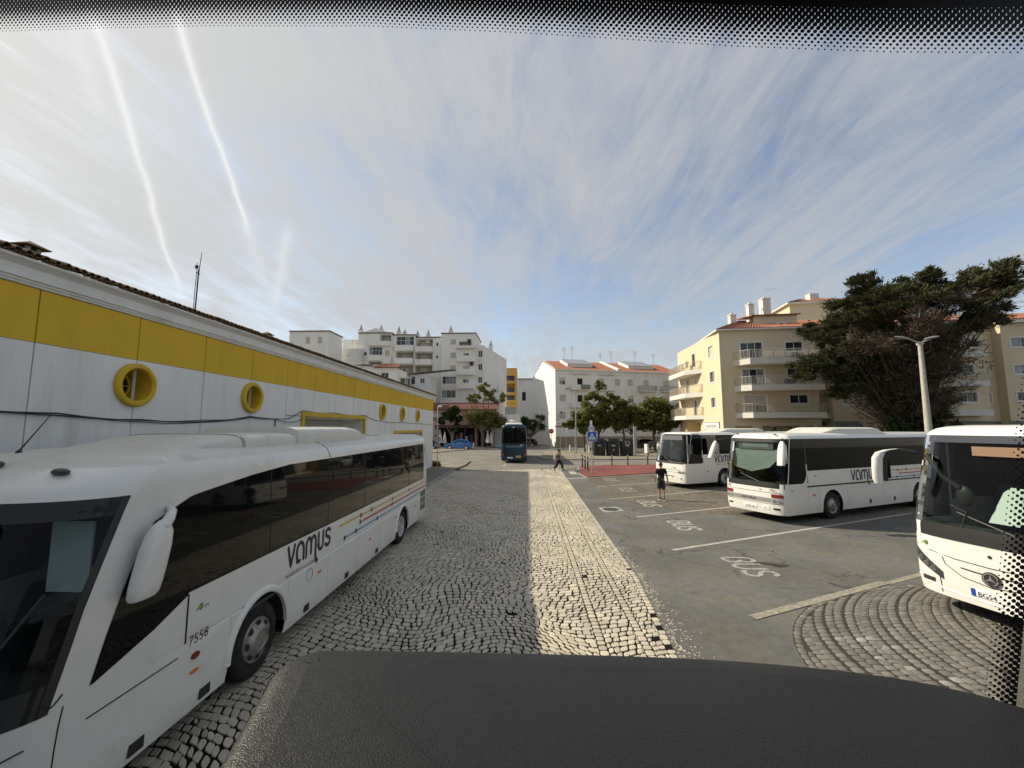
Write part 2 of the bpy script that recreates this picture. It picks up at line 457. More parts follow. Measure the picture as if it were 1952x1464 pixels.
# ---------------------------------------------------------------- ground
def asphalt_mat(name, base, seed, warmth=0.0, crack=1.0, setts=None):
    m = bpy.data.materials.new(name); m.use_nodes = True
    nt = m.node_tree; L = nt.links.new; b = nt.nodes['Principled BSDF']
    b.inputs['Roughness'].default_value = 0.88; b.inputs['Specular IOR Level'].default_value = 0.25
    tc = _node(nt, 'ShaderNodeTexCoord')
    mp = _node(nt, 'ShaderNodeMapping'); mp.inputs['Location'].default_value = (seed * 3.7, seed * 1.3, 0)
    L(tc.outputs['Object'], mp.inputs[0]); vec = mp.outputs[0]
    def noise(s, d, r=0.6, dist=0):
        n = _node(nt, 'ShaderNodeTexNoise')
        n.inputs['Scale'].default_value = s; n.inputs['Detail'].default_value = d; n.inputs['Roughness'].default_value = r; n.inputs['Distortion'].default_value = dist
        L(vec, n.inputs['Vector']); return n.outputs[0]
    def M(op, a, b_=None, c=None):
        q = _node(nt, 'ShaderNodeMath'); q.operation = op
        for i, v in enumerate((a, b_, c)):
            if v is None: continue
            if hasattr(v, 'links'): L(v, q.inputs[i])
            else: q.inputs[i].default_value = v
        return q.outputs[0]
    def MR(v, a, b_, c=0.0, d=1.0):
        q = _node(nt, 'ShaderNodeMapRange'); q.interpolation_type = 'SMOOTHSTEP'
        for i, x in zip((1, 2, 3, 4), (a, b_, c, d)): q.inputs[i].default_value = x
        L(v, q.inputs[0]); return q.outputs[0]
    grain = MR(noise(95, 3, 0.8), 0.3, 0.7, 0.72, 1.30)
    mid = MR(noise(5.5, 6, 0.7), 0.3, 0.7, 0.86, 1.14)
    patch = MR(noise(0.42, 4, 0.55, 0.4), 0.40, 0.62, 0.88, 1.10)
    val = M('MULTIPLY', M('MULTIPLY', grain, mid), patch)
    c1 = _node(nt, 'ShaderNodeMix'); c1.data_type = 'RGBA'
    L(MR(noise(0.8, 5, 0.6), 0.4, 0.62), c1.inputs['Factor'])
    c1.inputs['A'].default_value = (*base, 1); c1.inputs['B'].default_value = (base[0] * (1.06 + warmth), base[1] * 1.0, base[2] * (0.88 - warmth * .5), 1)
    sc = _node(nt, 'ShaderNodeVectorMath'); sc.operation = 'SCALE'
    L(c1.outputs['Result'], sc.inputs[0]); L(val, sc.inputs['Scale'])
    cur = sc.outputs[0]
    # oil stains and worn dark spots
    oil = MR(noise(0.9, 6, 0.65, 0.6), 0.60, 0.78, 0, 0.5)
    mo = _node(nt, 'ShaderNodeMix'); mo.data_type = 'RGBA'
    L(oil, mo.inputs['Factor']); L(cur, mo.inputs['A']); mo.inputs['B'].default_value = (0.035, 0.032, 0.028, 1)
    cur = mo.outputs['Result']
    hgt = M('MULTIPLY', noise(95, 3, 0.8), 1.0)
    if crack:
        vn = _node(nt, 'ShaderNodeTexVoronoi'); vn.feature = 'DISTANCE_TO_EDGE'; vn.inputs['Scale'].default_value = 0.55
        dn = _node(nt, 'ShaderNodeTexNoise'); dn.inputs['Scale'].default_value = 2.2; dn.inputs['Detail'].default_value = 6
        L(vec, dn.inputs['Vector'])
        ad = _node(nt, 'ShaderNodeVectorMath'); ad.operation = 'MULTIPLY_ADD'
        L(dn.outputs['Color'], ad.inputs[0]); ad.inputs[1].default_value = (0.7, 0.7, 0.7); L(vec, ad.inputs[2])
        L(ad.outputs[0], vn.inputs['Vector'])
        line = MR(vn.outputs['Distance'], 0.004, 0.02, 1, 0)
        cm = M('MULTIPLY', M('MULTIPLY', line, MR(noise(0.35, 3), 0.50, 0.62)), crack)
        mc = _node(nt, 'ShaderNodeMix'); mc.data_type = 'RGBA'
        L(cm, mc.inputs['Factor']); L(cur, mc.inputs['A']); mc.inputs['B'].default_value = (0.02, 0.019, 0.017, 1)
        cur = mc.outputs['Result']
        hgt = M('SUBTRACT', hgt, cm)
    if setts:
        vs = _node(nt, 'ShaderNodeTexVoronoi'); vs.feature = 'DISTANCE_TO_EDGE'; vs.inputs['Scale'].default_value = setts
        vs.inputs['Randomness'].default_value = 0.75
        L(vec, vs.inputs['Vector'])
        jt = MR(vs.outputs['Distance'], 0.02, 0.12, 0.7, 0)
        vc = _node(nt, 'ShaderNodeTexVoronoi'); vc.inputs['Scale'].default_value = setts; vc.inputs['Randomness'].default_value = 0.75
        L(vec, vc.inputs['Vector'])
        sx = _node(nt, 'ShaderNodeSeparateColor'); L(vc.outputs['Color'], sx.inputs[0])
        sv = _node(nt, 'ShaderNodeVectorMath'); sv.operation = 'SCALE'
        L(cur, sv.inputs[0]); L(MR(sx.outputs[0], 0, 1, 0.8, 1.2), sv.inputs['Scale'])
        mj = _node(nt, 'ShaderNodeMix'); mj.data_type = 'RGBA'
        L(jt, mj.inputs['Factor']); L(sv.outputs[0], mj.inputs['A']); mj.inputs['B'].default_value = (0.045, 0.04, 0.034, 1)
        cur = mj.outputs['Result']
        hgt = M('SUBTRACT', hgt, M('MULTIPLY', jt, 1.5))
    L(cur, b.inputs['Base Color'])
    bp = _node(nt, 'ShaderNodeBump'); bp.inputs['Strength'].default_value = 0.35; bp.inputs['Distance'].default_value = 0.012
    L(hgt, bp.inputs['Height']); L(bp.outputs[0], b.inputs['Normal'])
    return m

def paint_mat(name, col, under, wear):
    m = bpy.data.materials.new(name); m.use_nodes = True
    nt = m.node_tree; L = nt.links.new; b = nt.nodes['Principled BSDF']
    b.inputs['Roughness'].default_value = 0.8; b.inputs['Specular IOR Level'].default_value = 0.25
    tc = _node(nt, 'ShaderNodeTexCoord')
    def noise(s, d):
        n = _node(nt, 'ShaderNodeTexNoise'); n.inputs['Scale'].default_value = s; n.inputs['Detail'].default_value = d; n.inputs['Roughness'].default_value = 0.75
        L(tc.outputs['Object'], n.inputs['Vector']); return n.outputs[0]
    r = _node(nt, 'ShaderNodeMapRange'); r.inputs[1].default_value = 0.62 - wear; r.inputs[2].default_value = 0.82 - wear
    L(noise(14, 8), r.inputs[0])
    r2 = _node(nt, 'ShaderNodeMapRange'); r2.inputs[1].default_value = 0.3; r2.inputs[2].default_value = 0.7; r2.inputs[3].default_value = 0.7; r2.inputs[4].default_value = 1.2
    L(noise(60, 4), r2.inputs[0])
    mx = _node(nt, 'ShaderNodeMix'); mx.data_type = 'RGBA'
    L(r.outputs[0], mx.inputs['Factor']); mx.inputs['A'].default_value = (*col, 1); mx.inputs['B'].default_value = (*under, 1)
    sc = _node(nt, 'ShaderNodeVectorMath'); sc.operation = 'SCALE'
    L(mx.outputs['Result'], sc.inputs[0]); L(r2.outputs[0], sc.inputs['Scale']); L(sc.outputs[0], b.inputs['Base Color'])
    return m

M_['asphalt'] = asphalt_mat('yard_asphalt', (0.122, 0.121, 0.114), 1, 0.0, 0.65)
M_['asphalt_road'] = asphalt_mat('road_asphalt', (0.185, 0.178, 0.16), 2, 0.0, 0.4)
M_['ground'] = asphalt_mat('plain_ground', (0.15, 0.145, 0.13), 3, 0.0, 0.0)
M_['sett_bay'] = asphalt_mat('granite_sett_bay', (0.155, 0.143, 0.118), 4, 0.06, 0.0, setts=8.5)
M_['joint'] = mat('joint_soil', (0.012, 0.010, 0.008), 0.95, 0.1, 0.4, 14, bump=0.6, bs=60)
M_['cobble'] = mat('limestone_cobble', (0.50, 0.44, 0.33), 0.62, 0.35, 0.14, 22, bump=0.35, bs=55, tint=0.22, warm=(0.40, 0.365, 0.31), dirt=(0.22, 0.195, 0.15), ds=0.9, damt=0.35)
M_['paver_joint'] = mat('gritty_joint', (0.052, 0.047, 0.039), 0.95, 0.1, 0.4, 14, bump=0.6, bs=60)
M_['paver'] = mat('worn_granite_paver', (0.165, 0.154, 0.130), 0.85, 0.25, 0.16, 30, bump=0.4, bs=60, tint=0.2, dirt=(0.075, 0.07, 0.06), ds=1.2, damt=0.5)
M_['paver_paint'] = mat('worn_granite_paver_painted', (0.25, 0.24, 0.21), 0.85, 0.25, 0.25, 30, bump=0.4, bs=60, tint=0.3, dirt=(0.12, 0.11, 0.095), ds=14, damt=0.9)
M_['pave_light'] = asphalt_mat('pavement_paving', (0.30, 0.275, 0.225), 5, 0.03, 0.0, setts=14)
M_['pave_grey'] = asphalt_mat('grey_pavement', (0.20, 0.195, 0.175), 6, 0.03, 0.3)
M_['red_pave'] = asphalt_mat('red_painted_pavement', (0.225, 0.072, 0.060), 7, 0.0, 0.0, setts=9)
M_['white_line'] = paint_mat('white_road_paint', (0.50, 0.485, 0.43), (0.135, 0.13, 0.118), 0.17)
M_['worn_line'] = paint_mat('worn_road_paint', (0.44, 0.425, 0.38), (0.135, 0.13, 0.118), 0.20)
M_['cream_line'] = paint_mat('cream_worn_paint', (0.36, 0.33, 0.25), (0.15, 0.14, 0.12), 0.20)

def sheet(name, poly, z, m, kind='structure', parent=None, thick=0.0):
    mb = MB()
    top = [(x, y, z) for x, y in poly]
    mb.face(top)
    if thick:
        n = len(poly)
        for i in range(n):
            a, b = poly[i], poly[(i + 1) % n]
            mb.face([(a[0], a[1], z - thick), (b[0], b[1], z - thick), (b[0], b[1], z), (a[0], a[1], z)])
    return mb.build(name, m, parent, kind=kind)

def ear(poly):   # keep polygons counter-clockwise so that tops face up
    a = sum(poly[i][0] * poly[(i + 1) % len(poly)][1] - poly[(i + 1) % len(poly)][0] * poly[i][1] for i in range(len(poly)))
    return poly if a > 0 else poly[::-1]

sheet('ground', ear([(-900, -900), (900, -900), (900, 900), (-900, 900)]), -0.10, M_['ground'])
EDGE = [(2.05, -12), (2.05, 3.0), (2.28, 6.9), (2.55, 10.2), (2.57, 14.8), (2.62, 22.0), (2.70, 33.5), (2.72, 36.0)]
def edge_x(y):
    for (x0, y0), (x1, y1) in zip(EDGE, EDGE[1:]):
        if y <= y1:
            return x0 + (x1 - x0) * (y - y0) / (y1 - y0)
    return EDGE[-1][0]
YARD = ear([(x - 0.02, y) for x, y in EDGE] + [(2.72, 36.1), (4.5, 36.1), (70, 68), (70, -14), (2.05, -14)])
yard = sheet('bus_yard', YARD, 0.0, M_['asphalt'], thick=0.1)
road = sheet('road', ear([(-6.0, 36.0), (2.74, 36.12), (4.5, 36.11), (69.9, 68.1), (75, 78), (-95, 60), (-95, 36.6), (-8.25, 36.6), (-6.0, 43.0)][0:1] + [(-5.36, 34.25), (2.74, 36.13), (4.5, 36.13), (70, 68.2), (72, 82), (-70, 82), (-70, 38), (-5.9, 38)]), -0.003, M_['asphalt_road'], thick=0.09)
# cobbled lane: the bed; the stones are its parts
LANE = ear([(-6.05, -6), (-6.05, 34.1), (-5.36, 34.2), (2.70, 36.08)] + [(x, y) for x, y in EDGE[::-1]][1:] )
lane = sheet('cobble_road', LANE, -0.016, M_['joint'])

# pavement along the yellow and white wall, with its kerb
pav = sheet('pavement', ear([(-8.3, -12), (-6.0, -12), (-6.0, 34.0), (-5.62, 38.0), (-5.83, 43.1), (-8.3, 43.1), (-8.6, 36.3), (-8.3, 36.2)]), 0.115, M_['pave_grey'], thick=0.2)
mb = MB()
ks = [(-6.0, y0) for y0 in range(-12, 34, 1)]
for i, (x, y) in enumerate(ks):
    mb.box(x + 0.003, x + 0.15, y + 0.006, y + 0.994, -0.08, 0.121 + 0.004 * (i % 3))
kerb = mb.build('kerb', M_['concrete'], pav)
sheet('pale_paving', ear([(-8.26, 34.2), (-6.05, 34.2), (-5.7, 37.6), (-8.5, 37.6)]), 0.119, M_['pave_light'], parent=pav)  # paler sheet laid over the pavement at the depot corner

# sett-paved bays, red island, central island
bays = sheet('bay_setts', ear([(4.09, 29.55), (3.80, 26.5), (3.76, 24.3), (3.93, 22.3), (4.28, 21.0), (4.80, 20.3), (5.15, 19.4), (5.6, 18.75), (6.4, 18.05), (9.0, 17.0), (30, 17.0), (30, 42.3)]), 0.004, M_['sett_bay'])
d26 = (math.cos(R(26)), math.sin(R(26)))
isl = sheet('red_island', ear([(4.10, 29.75), (4.10 + 20 * d26[0] * 1.0, 29.75 + 20 * d26[1]), (20, 40.9), (11, 39.7), (7.6, 39.1), (4.9, 38.2), (4.0, 36.8), (3.86, 35.4)]), 0.055, M_['red_pave'], thick=0.1)
cis = sheet('central_island', ear([(1.5, 49.8), (1.42, 47.6), (1.75, 46.2), (2.6, 45.5), (6.4, 45.6), (13.9, 46.6), (40, 50.5), (42, 60), (21, 62.5), (7, 61.5), (2.6, 60.5)]), 0.11, M_['pave_light'], thick=0.2)
mb = MB()
kp = [(1.5, 49.8), (1.42, 47.6), (1.75, 46.2), (2.6, 45.5), (6.4, 45.6), (13.9, 46.6), (40, 50.5)]
for a, b in zip(kp, kp[1:]):
    A = Vector((*a, 0)); B = Vector((*b, 0)); n = max(1, int((B - A).length / 1.0)); d = (B - A) / n; nn = Vector((d.y, -d.x, 0)).normalized()
    for i in range(n):
        p, q = A + d * (i + 0.006), A + d * (i + 0.994)
        c = [p + nn * 0.002, q + nn * 0.002, q + nn * 0.15, p + nn * 0.15]
        mb.face([(v.x, v.y, 0.118) for v in c][::-1]); mb.face([(c[3].x, c[3].y, 0.118), (c[3].x, c[3].y, -.05), (c[2].x, c[2].y, -.05), (c[2].x, c[2].y, 0.118)])
mb.build('kerb', M_['concrete'], cis)
cpv = sheet('cafe_pavement', ear([(-70, 46), (-14.0, 55.0), (-8.7, 66.2), (-4.5, 72.6), (3, 80), (60, 90), (60, 130), (-70, 130)]), 0.11, M_['pave_light'], thick=0.25)

# ---- painted markings
marks = bpy.data.objects.new('road_markings', None); COL.objects.link(marks); marks['kind'] = 'structure'
def ribbon(pts, w, z=0.0, caps=True, closed=False):
    """outline of a stroke of width w along 2-D points, as one polygon"""
    n = len(pts); Lf, Rt = [], []
    P = [Vector((p[0], p[1])) for p in pts]
    for i in range(n):
        a = P[i] - P[i - 1] if i > 0 else P[1] - P[0]
        b = P[i + 1] - P[i] if i < n - 1 else a
        a.normalize(); b.normalize()
        t = (a + b); t = t.normalized() if t.length > 1e-6 else a
        nrm = Vector((-t.y, t.x)); k = 1.0 / max(0.5, nrm.dot(Vector((-a.y, a.x))))
        Lf.append(P[i] + nrm * w * 0.5 * k); Rt.append(P[i] - nrm * w * 0.5 * k)
    out = list(Rt)
    if caps:
        d = (P[-1] - P[-2]).normalized(); base = math.atan2(d.y, d.x)
        out += [P[-1] + Vector((math.cos(base - math.pi / 2 + math.pi * k / 6), math.sin(base - math.pi / 2 + math.pi * k / 6))) * w * 0.5 for k in range(1, 6)]
    out += Lf[::-1]
    if caps:
        d = (P[0] - P[1]).normalized(); base = math.atan2(d.y, d.x)
        out += [P[0] + Vector((math.cos(base - math.pi / 2 + math.pi * k / 6), math.sin(base - math.pi / 2 + math.pi * k / 6))) * w * 0.5 for k in range(1, 6)]
    return out

def arc(cx, cy, r, a0, a1, n=10, ry=None):
    return [(cx + r * math.cos(R(a0 + (a1 - a0) * i / n)), cy + (ry or r) * math.sin(R(a0 + (a1 - a0) * i / n))) for i in range(n + 1)]

def line_mark(p, q, w, z, m, name='marking_line'):
    mb = MB(); mb.face([(x, y, z) for x, y in ribbon([p, q], w, caps=False)])
    return mb.build(name, m, marks)
TB = math.tan(R(26))
for (x0, y0, x1, w, m, z) in ((4.08, 12.45, 15.5, 0.13, 'white_line', 0.005), (4.16, 16.84, 12.5, 0.12, 'white_line', 0.005), (3.95, 20.95, 12.0, 0.11, 'white_line', 0.009),
                              (4.07, 25.2, 12.0, 0.11, 'white_line', 0.009), (4.1, 29.62, 13.0, 0.12, 'white_line', 0.009), (4.08, 8.2, 7.95, 0.18, 'cream_line', 0.012), (8.0, 10.06, 14.0, 0.14, 'cream_line', 0.005)):
    line_mark((x0, y0), (x1, y0 + (x1 - x0) * TB), w, z, M_[m])
for a in (((2.33, 34.15), (2.64, 34.3), (2.70, 31.45), (2.38, 31.45)), ((3.2, 34.3), (3.74, 34.34), (3.70, 31.85), (3.16, 31.8))):
    sheet('crossing_stripe', ear(list(a)), 0.0045, M_['white_line'], None, marks)
line_mark((2.42, 28.93), (4.1, 29.6), 0.30, 0.0045, M_['white_line'], 'stop_line')
line_mark((4.02, 30.0), (3.82, 32.6), 0.12, 0.0047, M_['white_line'], 'edge_line')
line_mark((-2.2, 37.9), (-2.1, 41.0), 0.14, 0.002, M_['white_line'], 'centre_dash')
line_mark((3.4, 52.3), (0.0, 56), 0.5, 0.002, M_['worn_line'], 'edge_line')
def bus_word(y0, m, z, amt=1.0):
    L_ = 0.42; h = 0.74
    def tr(pts): return [(5.14 + py * h, y0 - px) for px, py in pts]
    strokes = [
        [(0.04, 0), (0.04, 1)], [(0.06, 1), (0.26, 1)] + [(0.26 + 0.13 * math.cos(R(t)), 0.76 + 0.24 * math.sin(R(t))) for t in (70, 35, 0, -35, -70)] + [(0.22, 0.52)],
        [(0.24, 0.47), (0.28, 0.47)] + [(0.28 + 0.14 * math.cos(R(t)), 0.24 + 0.24 * math.sin(R(t))) for t in (70, 35, 0, -35, -70)] + [(0.06, 0.0)],
        [(0.58, 1.0), (0.58, 0.3)] + [(0.76 + 0.18 * math.cos(R(t)), 0.28 + 0.28 * math.sin(R(t))) for t in (200, 235, 270, 305, 340)] + [(0.94, 0.3), (0.94, 1.0)],
        [(1.44, 0.82), (1.38, 0.95), (1.27, 1.0), (1.15, 0.95), (1.10, 0.78), (1.16, 0.6), (1.28, 0.5), (1.4, 0.4), (1.46, 0.22), (1.38, 0.05), (1.27, 0.0), (1.14, 0.04), (1.08, 0.18)]]
    mb = MB()
    for i, s in enumerate(strokes):
        mb.face([(x, y, z + 0.0006 * i) for x, y in ribbon(tr(s), 0.105, caps=False)])
    o = mb.build('lettering', m, marks)
for y0, mn, z in ((11.85, 'worn_line', 0.005), (16.25, 'white_line', 0.005), (20.5, 'white_line', 0.009), (24.85, 'worn_line', 0.009), (29.3, 'worn_line', 0.009)):
    bus_word(y0, M_[mn], z)
# square concrete patch with an inspection cover
sheet('inspection_surround', ear([(3.02, 18.72), (3.87, 18.99), (4.0, 18.06), (3.11, 17.71)]), 0.0045, M_['worn_line'], None, marks)
mb = MB(); mb.disc((3.5, 18.37, 0.009), 0.33, (0, 0, 1), seg=24); cv = mb.build('manhole_cover', M_['dark_metal'], None); tag(cv, 'round iron manhole cover in a pale concrete square on the asphalt', 'manhole cover')
# broken hollow in the asphalt with loose stones
mb = MB()
pts = [(5.80 + 0.62 * math.cos(t) * (1 + .3 * math.sin(3 * t)), 11.45 + 0.16 * math.sin(t) * (1 + .4 * math.cos(2 * t)) - 0.35 * math.cos(t)) for t in [2 * math.pi * k / 22 for k in range(22)]]
mb.face([(x, y, 0.0046) for x, y in pts])
mb.build('pothole', mat('pothole_dirt', (0.035, 0.03, 0.026), 0.75, 0.3, 0.5, 25, bump=1.0, bs=40), marks)

# ---- cobbles
def clip(poly, nx, ny, d):
    out = []; n = len(poly)
    for i in range(n):
        ax, ay = poly[i]; bx, by = poly[(i + 1) % n]
        da = ax * nx + ay * ny - d; db = bx * nx + by * ny - d
        if da <= 0: out.append((ax, ay))
        if (da < 0 < db) or (db < 0 < da):
            t = da / (da - db); out.append((ax + (bx - ax) * t, ay + (by - ay) * t))
    return out

def stone(mb, poly, gap, z, tint, fine, dome=0.006, m=0):
    cx = sum(p[0] for p in poly) / len(poly); cy = sum(p[1] for p in poly) / len(poly)
    def shrink(pl, g):
        r = []
        for x, y in pl:
            dx, dy = x - cx, y - cy; l = math.hypot(dx, dy) or 1e-6
            k = max(0.2, 1 - g / l); r.append((cx + dx * k, cy + dy * k))
        return r
    p = shrink(poly, gap)
    if fine:
        q = []
        n = len(p)
        for i in range(n):
            a, b, c = p[i - 1], p[i], p[(i + 1) % n]
            q.append((b[0] + (a[0] - b[0]) * .2, b[1] + (a[1] - b[1]) * .2)); q.append((b[0] + (c[0] - b[0]) * .2, b[1] + (c[1] - b[1]) * .2))
        p = q
    inn = shrink(p, 0.008)
    n = len(p); b0 = len(mb.v)
    tx, ty = rnd.uniform(-.018, .018), rnd.uniform(-.018, .018)
    zz = lambda x, y, h: z + h + (x - cx) * tx + (y - cy) * ty
    mb.v.extend((x, y, -0.045) for x, y in p); mb.v.extend((x, y, zz(x, y, -0.005)) for x, y in p); mb.v.extend((x, y, zz(x, y, 0)) for x, y in inn)
    for i in range(n):
        k = (i + 1) % n
        mb.f.append((b0 + i, b0 + k, b0 + n + k, b0 + n + i)); mb.f.append((b0 + n + i, b0 + n + k, b0 + 2 * n + k, b0 + 2 * n + i))
        mb.m += [m, m]; mb.t += [tint, tint]
    if fine:
        mb.v.append((cx, cy, z + dome * .15))
        for i in range(n):
            mb.f.append((b0 + 2 * n + i, b0 + 2 * n + (i + 1) % n, b0 + 3 * n)); mb.m.append(m); mb.t.append(tint)
    else:
        mb.f.append(tuple(b0 + 2 * n + i for i in range(n))); mb.m.append(m); mb.t.append(tint)

def build_cobbles():
    def warp(x, y):
        a = 0.27 * math.sin(1.75 * x + 0.45 * y + 0.9 * math.sin(0.6 * y)) + 0.07 * math.sin(1.9 * y - 1.2 * x + 0.4) + 0.035 * math.sin(4.3 * x + 1.7 * y)
        b = 0.20 * math.sin(1.3 * y + 0.8 * x) + 0.03 * math.sin(3.1 * x - 2.9 * y)
        return b, a
    # bands of the lane, bounded by the straight rows of setts
    def bands(y):
        e = edge_x(y)
        return [(-6.03, 1.10), (1.245, 1.80), (1.945, e - 0.135)]
    stones = []
    y, H0 = 1.6, 0.130
    while y < 38.5:
        x = -8.0
        hgt = H0 * rnd.uniform(.93, 1.07)
        while x < 4.4:
            w = rnd.choice((.11, .125, .14, .145, .16, .18)) * rnd.uniform(.93, 1.07)
            poly = []
            for px, py in ((x, y), (x + w, y), (x + w, y + hgt), (x, y + hgt)):
                wx, wy = warp(px, py); poly.append((px + wx + rnd.uniform(-.013, .013), py + wy + rnd.uniform(-.013, .013)))
            if rnd.random() < .3:      # five-sided stones
                k = rnd.randrange(4); p, q = poly[k], poly[(k + 1) % 4]
                ox, oy = q[1] - p[1], p[0] - q[0]; poly.insert(k + 1, ((p[0] + q[0]) / 2 + ox * .13, (p[1] + q[1]) / 2 + oy * .13))
            x += w
            cx = sum(p[0] for p in poly) / len(poly); cy = sum(p[1] for p in poly) / len(poly)
            if not (3.0 < cy < 36.2 and (cx > -4.3 or cy > 14.5)) or rnd.random() < .0012: continue
            for (a, b) in bands(cy):
                if max(p[0] for p in poly) > a and min(p[0] for p in poly) < b:
                    pl = clip(poly, 1, 0, b - 0.002)
                    if len(pl) >= 3: pl = clip(pl, -1, 0, -a - 0.002)
                    if len(pl) >= 3 and cy > 33.5: pl = clip(pl, -0.236, 0.972, -0.236 * -5.36 + 0.972 * 34.1)
                    if len(pl) < 3: continue
                    ar = abs(sum(pl[i][0] * pl[(i + 1) % len(pl)][1] - pl[(i + 1) % len(pl)][0] * pl[i][1] for i in range(len(pl)))) / 2
                    if ar > .0013: stones.append((cx, cy, pl))
        y += hgt
    # straight rows of squared setts
    for x0, x1, f in ((1.10, 1.245, None), (1.80, 1.945, None), (None, None, 1)):
        y = 3.0
        while y < 35.6:
            l = rnd.uniform(0.115, 0.18)
            if f:
                b = edge_x(y) - rnd.uniform(0, .012); a = b - 0.13
                if (y < 8.2 and rnd.random() < .10) or rnd.random() < .004:
                    y += l; continue
            else:
                a, b = x0 + rnd.uniform(-.004, .004), x1 + rnd.uniform(-.004, .004)
            if y + l < 33.6 + (a + 5.36) * 0.243:
                stones.append(((a + b) / 2, y + l / 2, [(a, y), (b, y), (b, y + l), (a, y + l)]))
            y += l
    def key(s):
        x, y, _ = s
        vis = y > 6.35 and -2.95 - (y - 6.3) * .6 < x < 2.5 and x > -3.7
        return (0 if vis else 1, y)
    stones.sort(key=key)
    mats_c = M_['cobble']
    for s in stones[:300]:
        b = MB(); stone(b, s[2], rnd.uniform(.011, .020), rnd.uniform(-.003, .003), rnd.random(), True)
        b.build('cobble', mats_c, lane, smooth=25)
    big = MB()
    for s in stones[300:]:
        stone(big, s[2], rnd.uniform(.011, .020), rnd.uniform(-.003, .003), rnd.random(), s[1] < 11.5 and s[0] > -3.7)
    big.build('cobbles', mats_c, lane, smooth=25, kind='stuff')
    # loose chippings where the edge of the asphalt breaks up
    chip = MB()
    for _ in range(620):
        y = 6.3 + rnd.random() ** 1.6 * 6.5; x = edge_x(y) + abs(rnd.gauss(0, .14)) * (1.3 if y < 8.5 else 0.8) + 0.01
        r = rnd.uniform(.008, .024); n = 5; a0 = rnd.random() * 6
        pl = [(x + r * rnd.uniform(.7, 1.2) * math.cos(a0 + 2 * math.pi * k / n), y + r * rnd.uniform(.7, 1.2) * math.sin(a0 + 2 * math.pi * k / n)) for k in range(n)]
        t = rnd.random(); b0 = len(chip.v)
        chip.v.extend((px, py, -.002) for px, py in pl); chip.v.append((x, y, r * .55))
        for k in range(n):
            chip.f.append((b0 + k, b0 + (k + 1) % n, b0 + n)); chip.m.append(0); chip.t.append(t)
    chip.build('loose_chippings', M_['cobble'], yard, kind='stuff')
build_cobbles()

def build_paver_patch():
    """old setts in concentric rows, showing through beside the near bay"""
    cx, cy = 9.6, 6.0
    base = sheet('paver_patch', ear(arc(cx, cy, 5.63, 95, 262, 40, 4.08) + [(10.5, 1.5), (13, 6), (12, 10)]), 0.0035, M_['paver_joint'])
    st = []
    RR, CY, SQ = 5.6, 6.2, 0.80
    inside = lambda x, y, m=1.0: ((x - cx) / (5.50 * m)) ** 2 + ((y - cy) / (3.95 * m)) ** 2 < 1
    k = -3
    while k < 40:
        x0 = 4.11 + RR + k * 0.165 + .02 * math.sin(k * 2.1)
        th = R(228)
        while th > R(112):
            dth = rnd.uniform(0.14, 0.21) / RR
            P_ = lambda t, d: (x0 + d + RR * math.cos(t) + .03 * math.sin(3 * t + k), CY + RR * SQ * math.sin(t))
            pl = [P_(th, .157), P_(th, 0), P_(th - dth, 0), P_(th - dth, .157)]
            c = (sum(p[0] for p in pl) / 4, sum(p[1] for p in pl) / 4); th -= dth
            if c[1] < 3.2 or c[0] > 10.2: continue
            if not inside(*c): continue
            # trim to the curved edge of the patch
            ang = math.atan2((c[1] - cy) / 3.95, (c[0] - cx) / 5.50); nx, ny = math.cos(ang) / 5.50, math.sin(ang) / 3.95
            pl = clip(pl, nx, ny, nx * cx + ny * cy + 1.0)
            if len(pl) < 3: continue
            ar = abs(sum(pl[i][0] * pl[(i + 1) % len(pl)][1] - pl[(i + 1) % len(pl)][0] * pl[i][1] for i in range(len(pl)))) / 2
            if ar > .004: st.append((c, pl, k))
        k += 1
    # kerbing row along the edge
    th = R(262)
    while th > R(96):
        dth = rnd.uniform(.14, .2) / math.hypot(5.5 * math.sin(th), 3.95 * math.cos(th))
        E_ = lambda t, d: (cx + (5.50 + d) * math.cos(t), cy + (3.95 + d) * math.sin(t))
        pl = [E_(th, .005), E_(th, .115), E_(th - dth, .115), E_(th - dth, .005)][::-1]
        c = (sum(p[0] for p in pl) / 4, sum(p[1] for p in pl) / 4); th -= dth
        if c[1] > 3.2 and c[0] < 10.2: st.append((c, pl, -9))
    def painted(c):
        # remains of the painted word of this bay
        for (ya, xa, xb) in ((7.47, 5.08, 5.88), (7.22, 5.10, 5.82), (6.88, 5.08, 5.86), (6.62, 5.25, 5.84), (6.33, 5.5, 5.9)):
            if abs(c[1] - ya) < 0.055 and xa < c[0] < xb: return True
        return False
    st.sort(key=lambda s: (0 if (s[0][1] > 5.7 and s[0][0] / max(s[0][1], .1) < 1.0) else 1, s[0][0] ** 2 + s[0][1] ** 2))
    for c, pl, row in st[:300]:
        b = MB(); pl2 = [(p[0] + rnd.uniform(-.006, .006), p[1] + rnd.uniform(-.006, .006)) for p in pl]
        stone(b, ear(pl2), .004, 0.0065 + rnd.uniform(-.0015, .0015), rnd.random(), True, 0.003)
        b.build('paver', M_['paver_paint'] if painted(c) else M_['paver'], base, smooth=50)
    big = MB()
    for c, pl, row in st[300:]:
        pl2 = [(p[0] + rnd.uniform(-.006, .006), p[1] + rnd.uniform(-.006, .006)) for p in pl]
        stone(big, ear(pl2), .004, 0.0065 + rnd.uniform(-.0015, .0015), rnd.random(), False, 0.003)
    big.build('pavers', M_['paver'], base, smooth=50, kind='stuff')
build_paver_patch()
